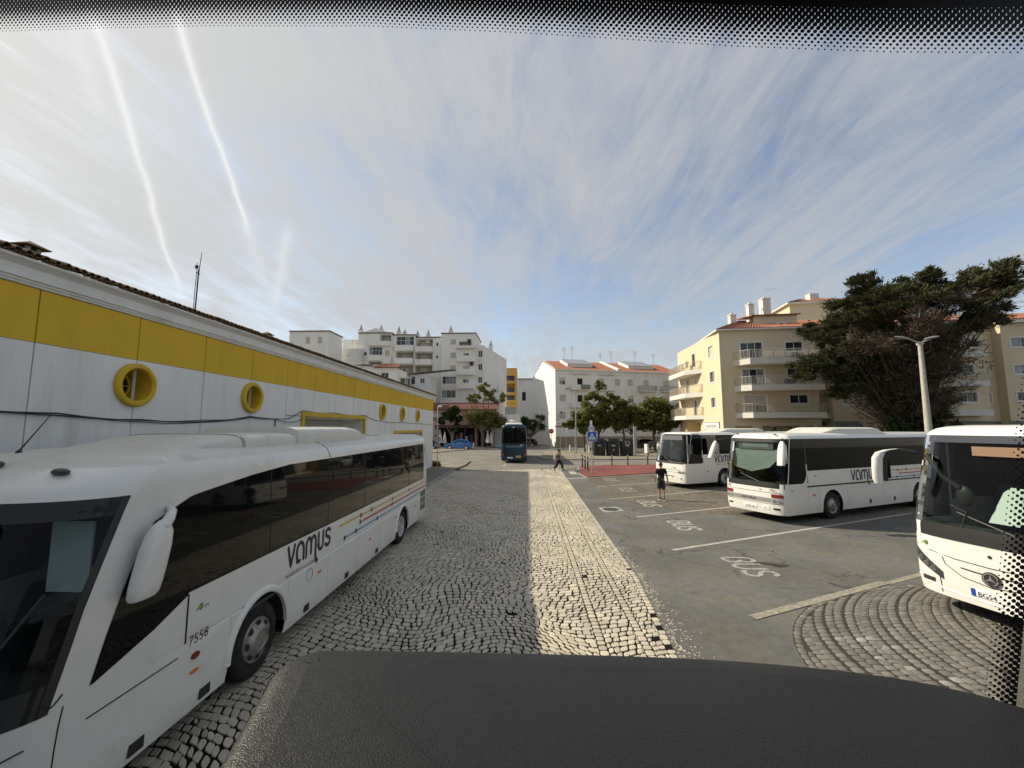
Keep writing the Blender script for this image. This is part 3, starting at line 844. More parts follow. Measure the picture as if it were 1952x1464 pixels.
# ---------------------------------------------------------------- long depot building on the left
WX = -8.2
def build_depot():
    root = thing('depot_building', 'long white depot wall with a yellow band, round yellow portholes and an old tiled eave', 'depot', (WX, 0, 0))
    Y0, Y1 = -8.0, 36.25
    st = 1.842
    ports = [8.40, 12.12, 23.35, 27.1, 30.95]
    pz, pr = 4.33, 0.445
    doors = [(15.1, 20.75, 3.86), (25.75, 32.15, 3.08)]
    # body of the building behind the panels, with the recessed doorways
    mb = MB()
    ys = sorted([Y0, Y1] + [v for d in doors for v in d[:2]])
    for a, b in zip(ys, ys[1:]):
        d = [q for q in doors if abs(q[0] - a) < .01]
        z0 = d[0][2] if d else -0.05
        zz0 = max(z0, 3.87)
        if z0 < 3.8: mb.face([(-.05, a, z0), (-.05, b, z0), (-.05, b, 3.8), (-.05, a, 3.8)])
        mb.face([(-.56, a, 3.8), (-.56, b, 3.8), (-.56, b, 4.88), (-.56, a, 4.88)])
        mb.face([(-.05, a, 4.86), (-.05, b, 4.86), (-.05, b, 5.78), (-.05, a, 5.78)])
        if d:
            D = -1.15
            mb.face([(-.05, a, 0), (-.05, a, z0), (D, a, z0), (D, a, 0)]); mb.face([(-.05, b, 0), (D, b, 0), (D, b, z0), (-.05, b, z0)])
            mb.face([(-.05, a, z0), (-.05, b, z0), (D, b, z0), (D, a, z0)])
    mb.face([(0.0, Y1, -.05), (-16, Y1, -.05), (-16, Y1, 6.15), (0.0, Y1, 6.15)])
    mb.face([(-16, Y0, 0), (-16, Y1, 0), (-16, Y1, 6.1), (-16, Y0, 6.1)]); mb.face([(0, Y0, 0), (0, Y0, 6.1), (-16, Y0, 6.1), (-16, Y0, 0)])
    mb.build('wall', M_['wall_white'], root)
    # panels: edges of the seams measured from the near one
    seams = [6.58 + st * k for k in range(-8, 17)]
    seams = [s for s in seams if s < Y1 - .4] + [Y1]
    def panel(name, a, b, z0, z1, m, holes=()):
        """flat panel 5 cm proud of the wall, with round holes"""
        g = 0.011
        a += g; b -= g; z0 += 0.004; z1 -= 0.004
        p = MB()
        holes = [h for h in holes if a - pr < h < b + pr]
        X = 0.0
        if not holes:
            p.face([(X, a, z0), (X, b, z0), (X, b, z1), (X, a, z1)])
        else:
            h = holes[0]; hs = 0.5
            ya, yb, za, zb = max(a, h - hs), min(b, h + hs), pz - hs, min(z1, pz + hs)
            for q in ((a, ya, z0, z1), (yb, b, z0, z1), (ya, yb, z0, za), (ya, yb, zb, z1)):
                if q[1] - q[0] > .001 and q[3] - q[2] > .001:
                    p.face([(X, q[0], q[2]), (X, q[1], q[2]), (X, q[1], q[3]), (X, q[0], q[3])])
            n = 32
            cor = []
            for k in range(n):
                t = 2 * math.pi * k / n
                cy, cz = h + 0.36 * math.cos(t), pz + 0.36 * math.sin(t)
                s = 0.5 / max(abs(math.cos(t)), abs(math.sin(t)))
                oy, oz = h + s * math.cos(t), pz + s * math.sin(t)
                cor.append(((min(max(cy, a), b), cz), (min(max(oy, ya), yb), min(max(oz, za), zb))))
            for k in range(n):
                i, o = cor[k]; i2, o2 = cor[(k + 1) % n]
                p.face([(X, *i), (X, *o), (X, *o2), (X, *i2)])
        for q in ([(a, z0), (b, z0)], [(b, z0), (b, z1)], [(b, z1), (a, z1)], [(a, z1), (a, z0)]):
            p.face([(X, *q[0]), (-.05, *q[0]), (-.05, *q[1]), (X, *q[1])])
        return p.build(name, m, root)
    for a, b in zip(seams, seams[1:]):
        panel('yellow_panel', a, b, 4.86, 5.76, M_['wall_yellow'])
        cuts = [a, b]
        d = [q for q in doors if q[0] < b and q[1] > a]
        if not d:
            panel('white_panel', a, b, 0.0, 4.86, M_['wall_white'], ports)
        else:
            q = d[0]
            panel('white_panel', a, b, q[2] + 0.01, 4.86, M_['wall_white'], ports)
            if a < q[0] - .05: panel('white_panel', a, q[0] - .02, 0.0, q[2] - .002, M_['wall_white'])
            if b > q[1] + .05: panel('white_panel', q[1] + .02, b, 0.0, q[2] - .002, M_['wall_white'])
    # cornice: stepped mouldings, then the fascia under the tiles
    mb = MB()
    prof = [(0.0, 5.765), (0.03, 5.775), (0.03, 5.81), (0.055, 5.815), (0.055, 5.85), (0.09, 5.86), (0.09, 5.90), (0.07, 5.905), (0.07, 6.05), (0.14, 6.10), (0.20, 6.13), (0.20, 6.17), (0.0, 6.175)]
    mb.grid([[(x, Y0, z) for x, z in prof], [(x, Y1 + .06, z) for x, z in prof]])
    mb.face([(x, Y1 + .06, z) for x, z in prof])
    mb.build('cornice', M_['cornice'], root)
    # roof slope and the eave tiles
    mb = MB()
    mb.face([(-.02, Y0, 6.18), (-.02, Y1 + .2, 6.18), (-8, Y1 + .2, 8.5), (-8, Y0, 8.5)]); mb.face([(-16, Y0, 6.18), (-8, Y0, 8.5), (-8, Y1 + .2, 8.5), (-16, Y1 + .2, 6.18)])
    mb.face([(-.02, Y1 + .18, 6.15), (-16, Y1 + .18, 6.15), (-8, Y1 + .18, 8.5)])
    roof = mb.build('roof', M_['tile'], root)
    def tile_mesh(r, conc):
        t = MB(); sl = (8.5 - 6.18) / 8.0
        rows = []
        for x in (0.24, -0.30):
            rows.append([(x, r * math.cos(math.pi * k / 7), (r * math.sin(math.pi * k / 7) * (-0.6 if conc else 1)) - (x - .27) * sl) for k in range(8)])
        t.grid(rows)
        rows2 = [[(x, (r - .014) * math.cos(math.pi * k / 7), ((r - .014) * math.sin(math.pi * k / 7) * (-0.6 if conc else 1)) - (x - .27) * sl - .001) for k in range(8)] for x in (0.24, -0.30)]
        t.grid([rows[0], rows2[0]])
        return t
    y = Y0 + .1; k = 0; tm = {}
    while y < Y1 + .1:
        for conc in (True, False):
            key = (conc, k % 3)
            if key not in tm:
                o = tile_mesh(0.062, conc).build('roof_tile', M_['tile'], root, smooth=60); tm[key] = o
            else:
                o = tm[key].copy(); COL.objects.link(o)
            o.location = (rnd.uniform(-.02, .02), y + (0.07 if not conc else 0) + rnd.uniform(-.008, .008), 6.19 + (0.018 if not conc else 0.016) + rnd.uniform(-.008, .008))
            o.rotation_euler = (rnd.uniform(-.05, .05), rnd.uniform(-.02, .02), rnd.uniform(-.05, .05))
        y += 0.14; k += 1
    # portholes
    first = None
    for y in ports:
        if first is None:
            ring = MB(); Mx = Matrix.Translation((0, 0, 0)) @ Matrix.Rotation(R(90), 4, 'Y')
            ring.lathe([(0.355, -0.02), (0.445, 0.0), (0.45, 0.085), (0.42, 0.115), (0.36, 0.118), (0.335, 0.09), (0.33, -0.5)], 40, 0, Mx)
            o = ring.build('porthole', M_['yellow_paint'], root, smooth=40)
            b = MB(); b.disc((-0.42, 0, 0), 0.33, (1, 0, 0), seg=32); b.build('pane', M_['dark_open'], o)
            f = MB()
            f.lathe([(0.25, 0.0), (0.29, 0.0), (0.29, 0.03), (0.25, 0.03), (0.25, 0.0)], 24, 0, Matrix.Translation((-0.38, 0, 0)) @ Mx)
            for a in range(4):
                c, s = math.cos(a * math.pi / 4), math.sin(a * math.pi / 4)
                f.tube([(-.37, c * .27, s * .27), (-.37, -c * .27, -s * .27)], 0.012, 6)
            f.build('grille', M_['yellow_paint'], o, smooth=40)
            first = o
        else:
            o = copy_tree(first, root)
        o.location = (0, y, pz)
    # doorways: yellow surround, shutter of slats
    for (a, b, zt) in doors:
        fr = MB(); w = 0.17
        fr.box(-.02, .07, a - w, a, 0, zt + w); fr.box(-.02, .07, b, b + w, 0, zt + w); fr.box(-.02, .07, a, b, zt, zt + w)
        fo = fr.build('door_surround', M_['yellow_paint'], root)
        z = 0.02; k = 0; sl = None
        while z < zt - .02:
            if sl is None:
                s = MB(); s.box(-1.16, -1.12, a + .01, b - .01, 0.004, 0.146); sl = o = s.build('shutter_slat', M_['steel'] if False else M_['shutter_grey'], root)
            else:
                o = sl.copy(); COL.objects.link(o)
            o.location = (0, 0, z); z += 0.15
    return root
M_['shutter_grey'] = mat('grey_roller_shutter', (0.46, 0.46, 0.45), 0.6, 0.4, 0.06, 3, dirt=(0.3, 0.29, 0.27), ds=2, damt=0.4)
build_depot()

def roof_vent(y, x, s, label):
    t = thing('roof_vent', label, 'roof vent', (x, y, 6.22 + (WX - x) * 0.29), group='masonry vents on the depot roof')
    m = MB(); m.box(-.17 * s, .17 * s, -.17 * s, .17 * s, -.25, .22 * s)
    m.box(-.19 * s, .19 * s, -.19 * s, .19 * s, .20 * s, .25 * s)
    for sx in (-.15, .15):
        for sy in (-.15, .15): m.box(sx * s - .025, sx * s + .025, sy * s - .025, sy * s + .025, .25 * s, .36 * s)
    m.build('shaft', M_['concrete'], t)
    c = MB(); b = [(-.36, -.36), (.36, -.36), (.36, .36), (-.36, .36)]
    for i in range(4):
        p, q = b[i], b[(i + 1) % 4]
        c.face([(p[0] * s, p[1] * s, .36 * s), (q[0] * s, q[1] * s, .36 * s), (q[0] * s, q[1] * s, .39 * s), (p[0] * s, p[1] * s, .39 * s)])
        c.face([(p[0] * s, p[1] * s, .39 * s), (q[0] * s, q[1] * s, .39 * s), (0, 0, .60 * s)])
    c.face([(x_ * s, y_ * s, .36 * s) for x_, y_ in b[::-1]])
    c.build('cap', M_['tile'], t)
roof_vent(6.50, -8.40, 0.52, 'larger capped masonry vent on the near end of the depot roof')
roof_vent(13.0, -8.38, 0.42, 'smaller capped masonry vent on the depot roof beyond the antenna mast')
t = thing('antenna_mast', 'thin antenna mast with two rods standing on the depot roof eave', 'antenna', (-8.35, 10.0, 6.2))
m = MB(); m.tube([(0, 0, -.05), (0.0, 0.02, 1.25)], .016, 8); m.build('pole', M_['dark_metal'], t, smooth=60)
m = MB(); m.tube([(0, .02, 1.1), (.02, .05, 1.72)], [.012, .006], 6); m.tube([(0, -.05, 1.15), (0, .06, 1.15)], .012, 6); m.build('rod', M_['dark_metal'], t, smooth=60)
m = MB(); m.tube([(0, -.05, 0.1), (0, -.055, .6), (0, -.04, 1.2), (0, -.05, 1.4)], .008, 6); m.box(-.03, .03, -.07, -.03, 1.25, 1.33); m.build('bracket', M_['dark_metal'], t)

# cables clipped along the depot wall
m = MB()
def cable(pts, r):
    out = []
    for a, b in zip(pts, pts[1:]):
        n = 6
        for i in range(n):
            f = i / n
            out.append((WX + .035 + .02 * math.sin(f * 3 + a[0]), a[0] + (b[0] - a[0]) * f, a[1] + (b[1] - a[1]) * f - 0.05 * math.sin(math.pi * f) * min(1, (b[0] - a[0]) / 3)))
    out.append((WX + .035, *pts[-1])); m.tube(out, r, 6)
cable([(2, 3.84), (5.2, 3.80), (7.0, 3.66), (8.6, 3.62), (10.3, 3.60), (12.1, 3.78), (14.0, 3.74), (15.0, 4.06), (17.5, 4.07), (20.9, 4.06), (21.6, 3.92), (23.4, 3.80), (27.1, 3.80), (31, 3.78), (36.2, 3.74)], .013)
cable([(2, 3.80), (5.2, 3.77), (7.0, 3.70), (8.6, 3.60), (10.3, 3.64), (12.1, 3.75), (13.3, 3.72), (14.2, 3.62), (14.9, 3.72), (15.0, 4.03)], .010)
cable([(2, 3.82), (7.0, 3.69), (8.6, 3.57), (10.3, 3.58), (12.1, 3.74)], .009)
m.tube([(WX + .03, 13.35, 3.72), (WX + .03, 13.36, 3.2), (WX + .03, 13.4, 0.3)], .016, 6)
o = m.build('wall_cable', M_['dark_metal'] if False else M_['cable'] if 'cable' in M_ else M_['dark_metal'], None, smooth=60); tag(o, 'bundle of grey cables sagging along the depot wall below the portholes', 'cable')

# ---------------------------------------------------------------- the coach one looks out of
def build_own_coach():
    t = thing('own_coach', 'coach one looks out of: windscreen with dotted black border and grey leather dashboard', 'coach')
    C = Vector((0, 0, 3.45))
    # the windscreen: bent across (about a vertical axis) and leaning back
    XC, LEAN = -0.55, -0.10
    def ws(x, z):
        return Vector((x, 0.478 - 0.11 * x - 0.03 * x * x - 0.012 * max(0, -x - .7) ** 2 + (z - 3.45) * LEAN, z))
    mb = MB()
    xs = [-1.65 + 2.20 * i / 24 for i in range(25)]
    zs = [2.55, 2.9, 3.2, 3.5, 3.8, 4.05]
    mb.grid([[ws(x, z) for x in xs] for z in zs])
    mb.grid([[ws(x, z) + Vector((0, .006, 0)) for x in xs] for z in zs])
    gm = bpy.data.materials.new('clean_windscreen'); gm.use_nodes = True; nt = gm.node_tree; nt.nodes.clear()
    tr = _node(nt, 'ShaderNodeBsdfTransparent'); tr.inputs[0].default_value = (0.985, 0.99, 0.985, 1); oo = _node(nt, 'ShaderNodeOutputMaterial'); nt.links.new(tr.outputs[0], oo.inputs[0])
    mb.build('windscreen_pane', gm, t, smooth=60)
    frit = mat('black_ceramic_frit', (0.006, 0.006, 0.007), 0.5, 0.3, 0)
    off = Vector((0, -.002, 0))
    # edge of the solid border: heights at the top, x at the right-hand side
    ZT = [(-1.7, 4.0), (-.709, 3.980), (-.55, 3.968), (-.40, 3.954), (-.19, 3.928), (-.03, 3.9), (.057, 3.883), (.22, 3.849), (.365, 3.8216), (.474, 3.8045), (.7, 3.78)]
    def ztop(x):      # bottom of the solid band
        for (a, za), (b, zb) in zip(ZT, ZT[1:]):
            if x <= b:
                return za + (zb - za) * (x - a) / (b - a) + 0.0425
        return 3.82
    XR = lambda z: 0.4635 + (z - 3.183) * 0.107
    band = MB()
    n = 40
    band.grid([[ws(-1.65 + 2.20 * i / n, z if z else ztop(-1.65 + 2.20 * i / n)) + off for i in range(n + 1)] for z in (0, 4.05)])
    zz = [2.7 + 1.3 * i / 20 for i in range(21)]
    band.grid([[ws(XR(z), z) + off for z in zz], [ws(min(.56, XR(z) + .06), z) + off for z in zz]])
    band.build('frit_band', frit, t)
    dots = MB()
    P = 0.00585
    def dot(x, z, r, ang=0.0):
        if r < .0002: return
        c = ws(x, z) + off
        ex = (ws(x + .001, z) - ws(x - .001, z)).normalized(); ez = (ws(x, z + .001) - ws(x, z - .001)).normalized()
        dots.face([c + ex * r * math.cos(2 * math.pi * k / 10) + ez * r * math.sin(2 * math.pi * k / 10) for k in range(10)])
    # along the top: four rows that run together, then nine that shrink
    rows_ = [0.488, 0.482, 0.474, 0.464, 0.448, 0.422, 0.390, 0.355, 0.318, 0.280, 0.240, 0.195, 0.150]
    x = -0.72; i = 0
    while x < 0.50:
        for j, rr in enumerate(rows_):
            xx = x + (P * 0.5 if j % 2 else 0)
            dot(xx, ztop(xx) + .0012 - (j + 0.2) * P * 0.615, rr * P)
        x += P
    # down the right-hand side
    z = 2.9
    while z < 3.86:
        f = 1.0
        nrow = 9
        for j in range(nrow):
            rr = 0.49 * (1 - j / nrow) ** 0.6
            zz_ = z + (P * .5 if j % 2 else 0)
            dot(XR(zz_) + .001 - (j + .2) * P * 0.60, zz_, max(rr, .13) * P)
        z += P
    dots.build('frit_dots', frit, t, kind='stuff')
    # the dashboard pad
    lm = bpy.data.materials.new('grey_leather'); lm.use_nodes = True; nt = lm.node_tree; L = nt.links.new; b = nt.nodes['Principled BSDF']
    b.inputs['Base Color'].default_value = (0.012, 0.012, 0.0115, 1); b.inputs['Roughness'].default_value = 0.40; b.inputs['Specular IOR Level'].default_value = 0.27
    tc = _node(nt, 'ShaderNodeTexCoord'); v = _node(nt, 'ShaderNodeTexVoronoi'); v.inputs['Scale'].default_value = 800; v.feature = 'SMOOTH_F1'; v.inputs['Smoothness'].default_value = .4
    nn = _node(nt, 'ShaderNodeTexNoise'); nn.inputs['Scale'].default_value = 120; nn.inputs['Detail'].default_value = 4; L(tc.outputs['Object'], nn.inputs['Vector'])
    ad = _node(nt, 'ShaderNodeVectorMath'); ad.operation = 'MULTIPLY_ADD'; L(nn.outputs['Color'], ad.inputs[0]); ad.inputs[1].default_value = (.006, .006, .006); L(tc.outputs['Object'], ad.inputs[2]); L(ad.outputs[0], v.inputs['Vector'])
    n2 = _node(nt, 'ShaderNodeTexNoise'); n2.inputs['Scale'].default_value = 30; n2.inputs['Detail'].default_value = 3; L(tc.outputs['Object'], n2.inputs['Vector'])
    sm = _node(nt, 'ShaderNodeMath'); sm.operation = 'MULTIPLY_ADD'; L(n2.outputs[0], sm.inputs[0]); sm.inputs[1].default_value = 1.2; L(v.outputs['Distance'], sm.inputs[2])
    bp = _node(nt, 'ShaderNodeBump'); bp.inputs['Strength'].default_value = 0.26; bp.inputs['Distance'].default_value = .0022; bp.invert = True; L(sm.outputs[0], bp.inputs['Height']); L(bp.outputs[0], b.inputs['Normal'])
    # plan outline of the pad top, far edge first
    ZD = 3.222
    out = [(-0.200, 0.06), (-0.206, 0.20), (-0.217, 0.31), (-0.238, 0.39), (-0.244, 0.408)] + [(-0.205 + .040 * math.cos(R(a)), 0.423 + .040 * math.sin(R(a))) for a in (175, 160, 140, 120, 105, 95)] + \
          [(-0.18, 0.4635), (-0.1, .4645), (0.0, .4645), (0.1, .4635), (0.17, .461), (0.22, .457), (0.26, .4515), (0.30, .445), (0.34, .4355), (0.37, .424), (0.395, .410), (0.415, .392), (0.432, .37), (0.45, .33), (0.47, .27), (.49, .17), (.5, .06)]
    def inset(d, z):
        r = []
        for i, p in enumerate(out):
            a = Vector(out[max(i - 1, 0)]); c = Vector(out[min(i + 1, len(out) - 1)]); tt = (c - a).normalized(); nr = Vector((tt.y, -tt.x))
            q = Vector(p) + nr * d
            r.append((q.x, max(q.y, .04), z))
        return r
    pad = MB()
    prof = [(0.0, -.12), (-.001, -.018), (.0015, -.009), (.005, -.004), (.011, -.0012), (.02, 0.0), (.034, 0.0012)]
    rows = [inset(d, ZD + h) for d, h in prof]
    pad.grid(rows)
    rows_in = [inset(0.034, ZD + .0012)]
    cpt = (0.12, .15, ZD + .002)
    r0 = rows[-1]
    mid = [(p[0] + (cpt[0] - p[0]) * .5, p[1] + (cpt[1] - p[1]) * .5, ZD + .002) for p in r0]
    pad.grid([r0, mid]); 
    for i in range(len(mid) - 1): pad.face([mid[i], mid[i + 1], cpt])
    pad.face([r0[-1], r0[0], cpt][::-1]) if False else None
    pad.build('dashboard_pad', lm, t, smooth=70)
    # stitched seam just inside the far edge
    stc = MB(); e = inset(.0012, ZD - .0075)
    L_ = 0.0
    for a, c in zip(e[3:], e[4:-3]):
        A, B = Vector(a), Vector(c); n = max(1, int((B - A).length / .0052)); dd = (B - A) / n
        for i in range(n):
            p = A + dd * (i + .12); q = A + dd * (i + .78)
            stc.tube([p, (p + q) / 2 + Vector((0, 0.0006, .0012)), q], .0007, 5)
    stc.build('stitching', mat('dashboard_thread', (0.16, 0.15, 0.14), .8, .2, 0), t, kind='stuff')
    pp = MB(); pp.ball((-0.122, .362, ZD + .001), .0016, .0011, .001, 8, 6); pp.build('speck', frit, t)
    # trim of the right-hand pillar, roof and rest of the shell
    tm = mat('pillar_trim', (0.13, 0.125, 0.12), .7, .3, .1, 20, bump=.2, bs=300)
    tr_ = MB()
    rows = []
    for z in (2.9, 3.1, 3.2, 3.3, 3.34):
        x0 = 0.457 + (z - 3.2) * .10; rows.append([(x0, ws(.457, z).y - .008, z), (x0 + .012, ws(.465, z).y - .03, z), (x0 + .05, .30, z), (x0 + .13, .18, z), (x0 + .2, -.2, z)])
    tr_.grid(rows); tr_.face([p for p in rows[-1]] + [(.72, .45, 3.34)])
    tr_.build('pillar_trim', tm, t, smooth=50)
    sh = MB()
    sh.box(-2.1, .62, -3.0, .36, 4.03, 4.14); sh.build('roof_lining', tm, t)
    sh = MB(); sh.box(-2.1, .6, -3.1, -3.0, .5, 4.1); sh.build('rear_wall', tm, t)
    sh = MB(); sh.box(.56, .62, -3.0, .05, .5, 3.3); sh.box(-2.1, -2.04, -3.0, .05, .5, 3.1); sh.build('side_panel', M_['teal'], t)
    sh = MB(); sh.box(-2.04, .56, .02, .45, .35, 2.54); sh.box(-2.04, .56, -3.0, .02, 2.0, 2.1); sh.build('front_panel', M_['teal'], t)
build_own_coach()
# ---------------------------------------------------------------- buses
def lerp_tab(tab, z):
    if z <= tab[0][0]: return tab[0][1]
    for (a, x), (b, y) in zip(tab, tab[1:]):
        if z <= b: return x + (y - x) * (z - a) / (b - a)
    return tab[-1][1]

class BusShell:
    """outline of a bus, level by level. Local axes: front towards -Y (y=0 is the foremost point), near side +X"""
    def __init__(s, L, hw, front, nose, nexp, tail=0.18, texp=7.0, nfront=18, arches=(), grooves=(), rub=None, belt=None):
        s.L, s.hw, s.front, s.nose, s.nexp, s.tail, s.texp, s.nf = L, hw, front, nose, nexp, tail, texp, nfront
        s.arches, s.grooves, s.rub, s.belt = arches, grooves, rub, belt
        ys = set()
        y = 1.35
        while y < L - .5:
            ys.add(round(y, 3)); y += 0.7
        for (yc, zc, r) in arches:
            for k in range(25):
                ys.add(round(yc - r * math.cos(math.pi * k / 24), 4))
            ys.add(round(yc - r - .002, 4)); ys.add(round(yc + r + .002, 4))
        for g in grooves:
            for d in (-.009, -.006, .006, .009): ys.add(round(g + d, 4))
        s.extra = ys
    def cols(s):
        return sorted(s.extra)
    def arch(s, y):
        z = -1
        for (yc, zc, r) in s.arches:
            if abs(y - yc) <= r + 1e-4:
                z = max(z, zc + math.sqrt(max(0, r * r - (y - yc) ** 2)))
        return z
    def nose_pt(s, t, z):
        hw = lerp_tab(s.hw, z); f = lerp_tab(s.front, z); D = lerp_tab(s.nose, z) if isinstance(s.nose, list) else s.nose
        n = s.nexp
        c, sn = math.cos(t), math.sin(t)
        x = hw * math.copysign(abs(c) ** (2 / n), c); d = D * abs(sn) ** (2 / 2.0)
        return Vector((x, f + D - d, z))
    def tail_pt(s, t, z):
        hw = lerp_tab(s.hw, z); n = s.texp
        c, sn = math.cos(t), math.sin(t)
        return Vector((hw * math.copysign(abs(c) ** (2 / n), c), s.L - s.tail + s.tail * abs(sn), z))
    def tangent(s, z):
        D = lerp_tab(s.nose, z) if isinstance(s.nose, list) else s.nose
        return lerp_tab(s.front, z) + D
    def side_pt(s, y, z, side=1):
        return Vector((side * lerp_tab(s.hw, z), y, z))

def bus_mesh(sh, zs, keyfn, warp=None, zglass=None, nt=18):
    """returns {key: MB} for the faces of the shell; keyfn(kind, a, z, side) gives the part a face belongs to, or None"""
    cols = sh.cols()
    loop = []
    for y in cols[::-1]: loop.append(('s', y, 1))
    for k in range(nt + 1): loop.append(('n', math.pi * k / nt, 0))
    for y in cols: loop.append(('s', y, -1))
    for k in range(11): loop.append(('t', math.pi - math.pi * k / 10, 0))
    def P(c, z0):
        kind, a, side = c
        z = warp(kind, a, z0) if warp else z0
        if kind == 's':
            za = sh.arch(a)
            if za > z: z = za
            tg = sh.tangent(z)
            y = max(a, tg + 0.012 * (a + 0.001))
            p = sh.side_pt(y, z, side)
            for g in sh.grooves:
                if abs(a - g) < .0065 and sh.gz[0] < z < sh.gz[1]: p.x -= side * 0.012
            if sh.rub and a > sh.rub[1]:
                if abs(z0 - sh.rub[0]) < .0085: p.x -= side * 0.012
            return p
        if kind == 'n': return sh.nose_pt(a, z)
        return sh.tail_pt(a, z)
    grid = [[P(c, z) for c in loop] for z in zs]
    parts = {}
    n = len(loop)
    for j in range(len(zs) - 1):
        for i in range(n):
            k = (i + 1) % n
            A, B = loop[i], loop[k]
            zm = (zs[j] + zs[j + 1]) / 2
            if A[0] == B[0] and A[2] == B[2]: kind, a, side = A[0], (A[1] + B[1]) / 2, A[2]
            elif 'n' in (A[0], B[0]):
                kind = 'c'; side = A[2] if A[0] == 's' else B[2]; a = (A if A[0] == 's' else B)[1]
            else:
                kind = 'r'; side = A[2] if A[0] == 's' else B[2]; a = sh.L
            q = [grid[j][i], grid[j][k], grid[j + 1][k], grid[j + 1][i]]
            if (q[0] - q[3]).length < 1e-5 and (q[1] - q[2]).length < 1e-5: continue
            key = keyfn(kind, a, zm, side)
            if key is None: continue
            mb = parts.setdefault(key, MB())
            if key[0] in ('side_window', 'windscreen', 'rear_window', 'driver_window', 'door_glass'):
                c = Vector((0, (q[0].y + q[1].y) / 2, (q[0].z + q[2].z) / 2))
                nn = (q[1] - q[0]).cross(q[3] - q[0])
                if nn.length < 1e-9: continue
                nn.normalize(); mid = sum(q, Vector()) / 4
                if nn.dot(mid - Vector((0, mid.y if kind == 's' else sh.L / 2, mid.z))) < 0: nn = -nn
                q = [p + nn * 0.002 for p in q]
            mb.face(q)
    top = MB(); top.face([p for p in grid[-1]])
    parts.setdefault(('body',), MB()).face(grid[-1])
    parts['floor'] = MB(); parts['floor'].face([Vector((p.x * .97, p.y, p.z + .02)) for p in [P(c, zs[0]) if sh.arch(c[1] if c[0] == 's' else -99) < 0 else Vector((c[2] * .55, c[1], zs[0])) for c in loop]])
    return parts

def wheel_mesh(parent, loc, r, rim_r, width, style, outward=1):
    """wheel on an axle along X: tyre > nothing, rim"""
    w = bpy.data.objects.new('wheel', None); COL.objects.link(w); w.parent = parent; w.location = loc
    Mx = Matrix.Rotation(R(90 * outward), 4, 'Y')
    t = MB(); h = width / 2
    t.lathe([(rim_r, -h), (r - .05, -h), (r - .012, -h + .03), (r, -h + .06), (r, h - .06), (r - .012, h - .03), (r - .06, h + .005), (rim_r + .03, h + .004), (rim_r, h - .015)], 36, 0, Mx)
    for g in (-.05, 0, .05):
        t.lathe([(r + .001, g - .006), (r - .006, g), (r + .001, g + .006)], 36, 0, Mx)
    t.build('tyre', M_['rubber'], w, smooth=40)
    m = MB()
    if style == 'cap':       # full alloy trim with a raised centre and openings
        m.lathe([(rim_r, h - .02), (rim_r - .015, h + .006), (rim_r - .05, h + .002), (rim_r * .62, h + .035), (rim_r * .5, h + .06), (rim_r * .46, h + .062), (rim_r * .44, h + .05), (rim_r * .2, h + .052), (0.001, h + .05)], 36, 0, Mx)
        m.build('rim', M_['alu'], w, smooth=35)
        for k in range(8):
            hm = MB()
            a = 2 * math.pi * k / 8
            pts = []
            for rr, da, zz in ((rim_r * .70, -.16, .027), (rim_r * .88, -.2, .011), (rim_r * .88, .2, .011), (rim_r * .70, .16, .027)):
                pts.append(Mx @ Vector((rr * math.cos(a + da), rr * math.sin(a + da), h + zz + .003)))
            hm.face(pts)
            hm.build('vent_hole', M_['groove'], w)
    else:                    # drilled steel/alloy wheel, deep dish
        d = h - .09 if style == 'deep' else h - .03
        m.lathe([(rim_r, h - .015), (rim_r - .012, h + .004), (rim_r - .028, h - .002), (rim_r - .045, d), (rim_r * .55, d + .015), (rim_r * .42, d + .05), (rim_r * .38, d + .055), (rim_r * .22, d + .055), (rim_r * .2, d + .09), (0.001, d + .092)], 36, 0, Mx)
        m.build('rim', M_['rim_white'] if style != 'dark' else M_['alu'], w, smooth=35)
        for k in range(10):
            hm = MB()
            a = 2 * math.pi * k / 10
            c = Mx @ Vector((rim_r * .72 * math.cos(a), rim_r * .72 * math.sin(a), d + .0125))
            nrm = Mx.to_3x3() @ Vector((0, 0, 1)); hm.disc(c, rim_r * .115, nrm, seg=12)
            hm.build('vent_hole', M_['groove'], w)
        bm_ = MB()
        for k in range(10):
            a = 2 * math.pi * (k + .5) / 10
            p = Mx @ Vector((rim_r * .31 * math.cos(a), rim_r * .31 * math.sin(a), d + .05)); q = Mx @ Vector((rim_r * .31 * math.cos(a), rim_r * .31 * math.sin(a), d + .085))
            bm_.tube([p, q], .014, 6)
        bm_.build('wheel_nuts', M_['silver'], w, kind='stuff')
    return w

def wheel_well(sh, parent, side):
    for (yc, zc, r) in sh.arches:
        mb = MB(); hw = lerp_tab(sh.hw, zc + .3)
        rows = []
        for x in (hw - .004, hw - .62):
            rows.append([(side * x, yc - (r + .004) * math.cos(math.pi * k / 20), zc + (r + .004) * math.sin(math.pi * k / 20)) for k in range(21)])
        mb.grid(rows); mb.face([rows[1][k] for k in range(21)])
        mb.build('wheel_well', M_['groove'], parent, smooth=50)

def arch_lip(sh, parent, side, w=.06, proud=.035):
    for (yc, zc, r) in sh.arches:
        mb = MB(); rows = []
        for rr, x in ((r - .004, -.02), (r - .004, proud * .7), (r + w * .3, proud), (r + w * .75, proud * .6), (r + w, .001)):
            rows.append([(side * (lerp_tab(sh.hw, zc + .3) + x), yc - rr * math.cos(math.pi * k / 24), zc + rr * math.sin(math.pi * k / 24)) for k in range(25)])
        mb.grid(rows); mb.build('arch_lip', M_['bus_white'], parent, smooth=60)

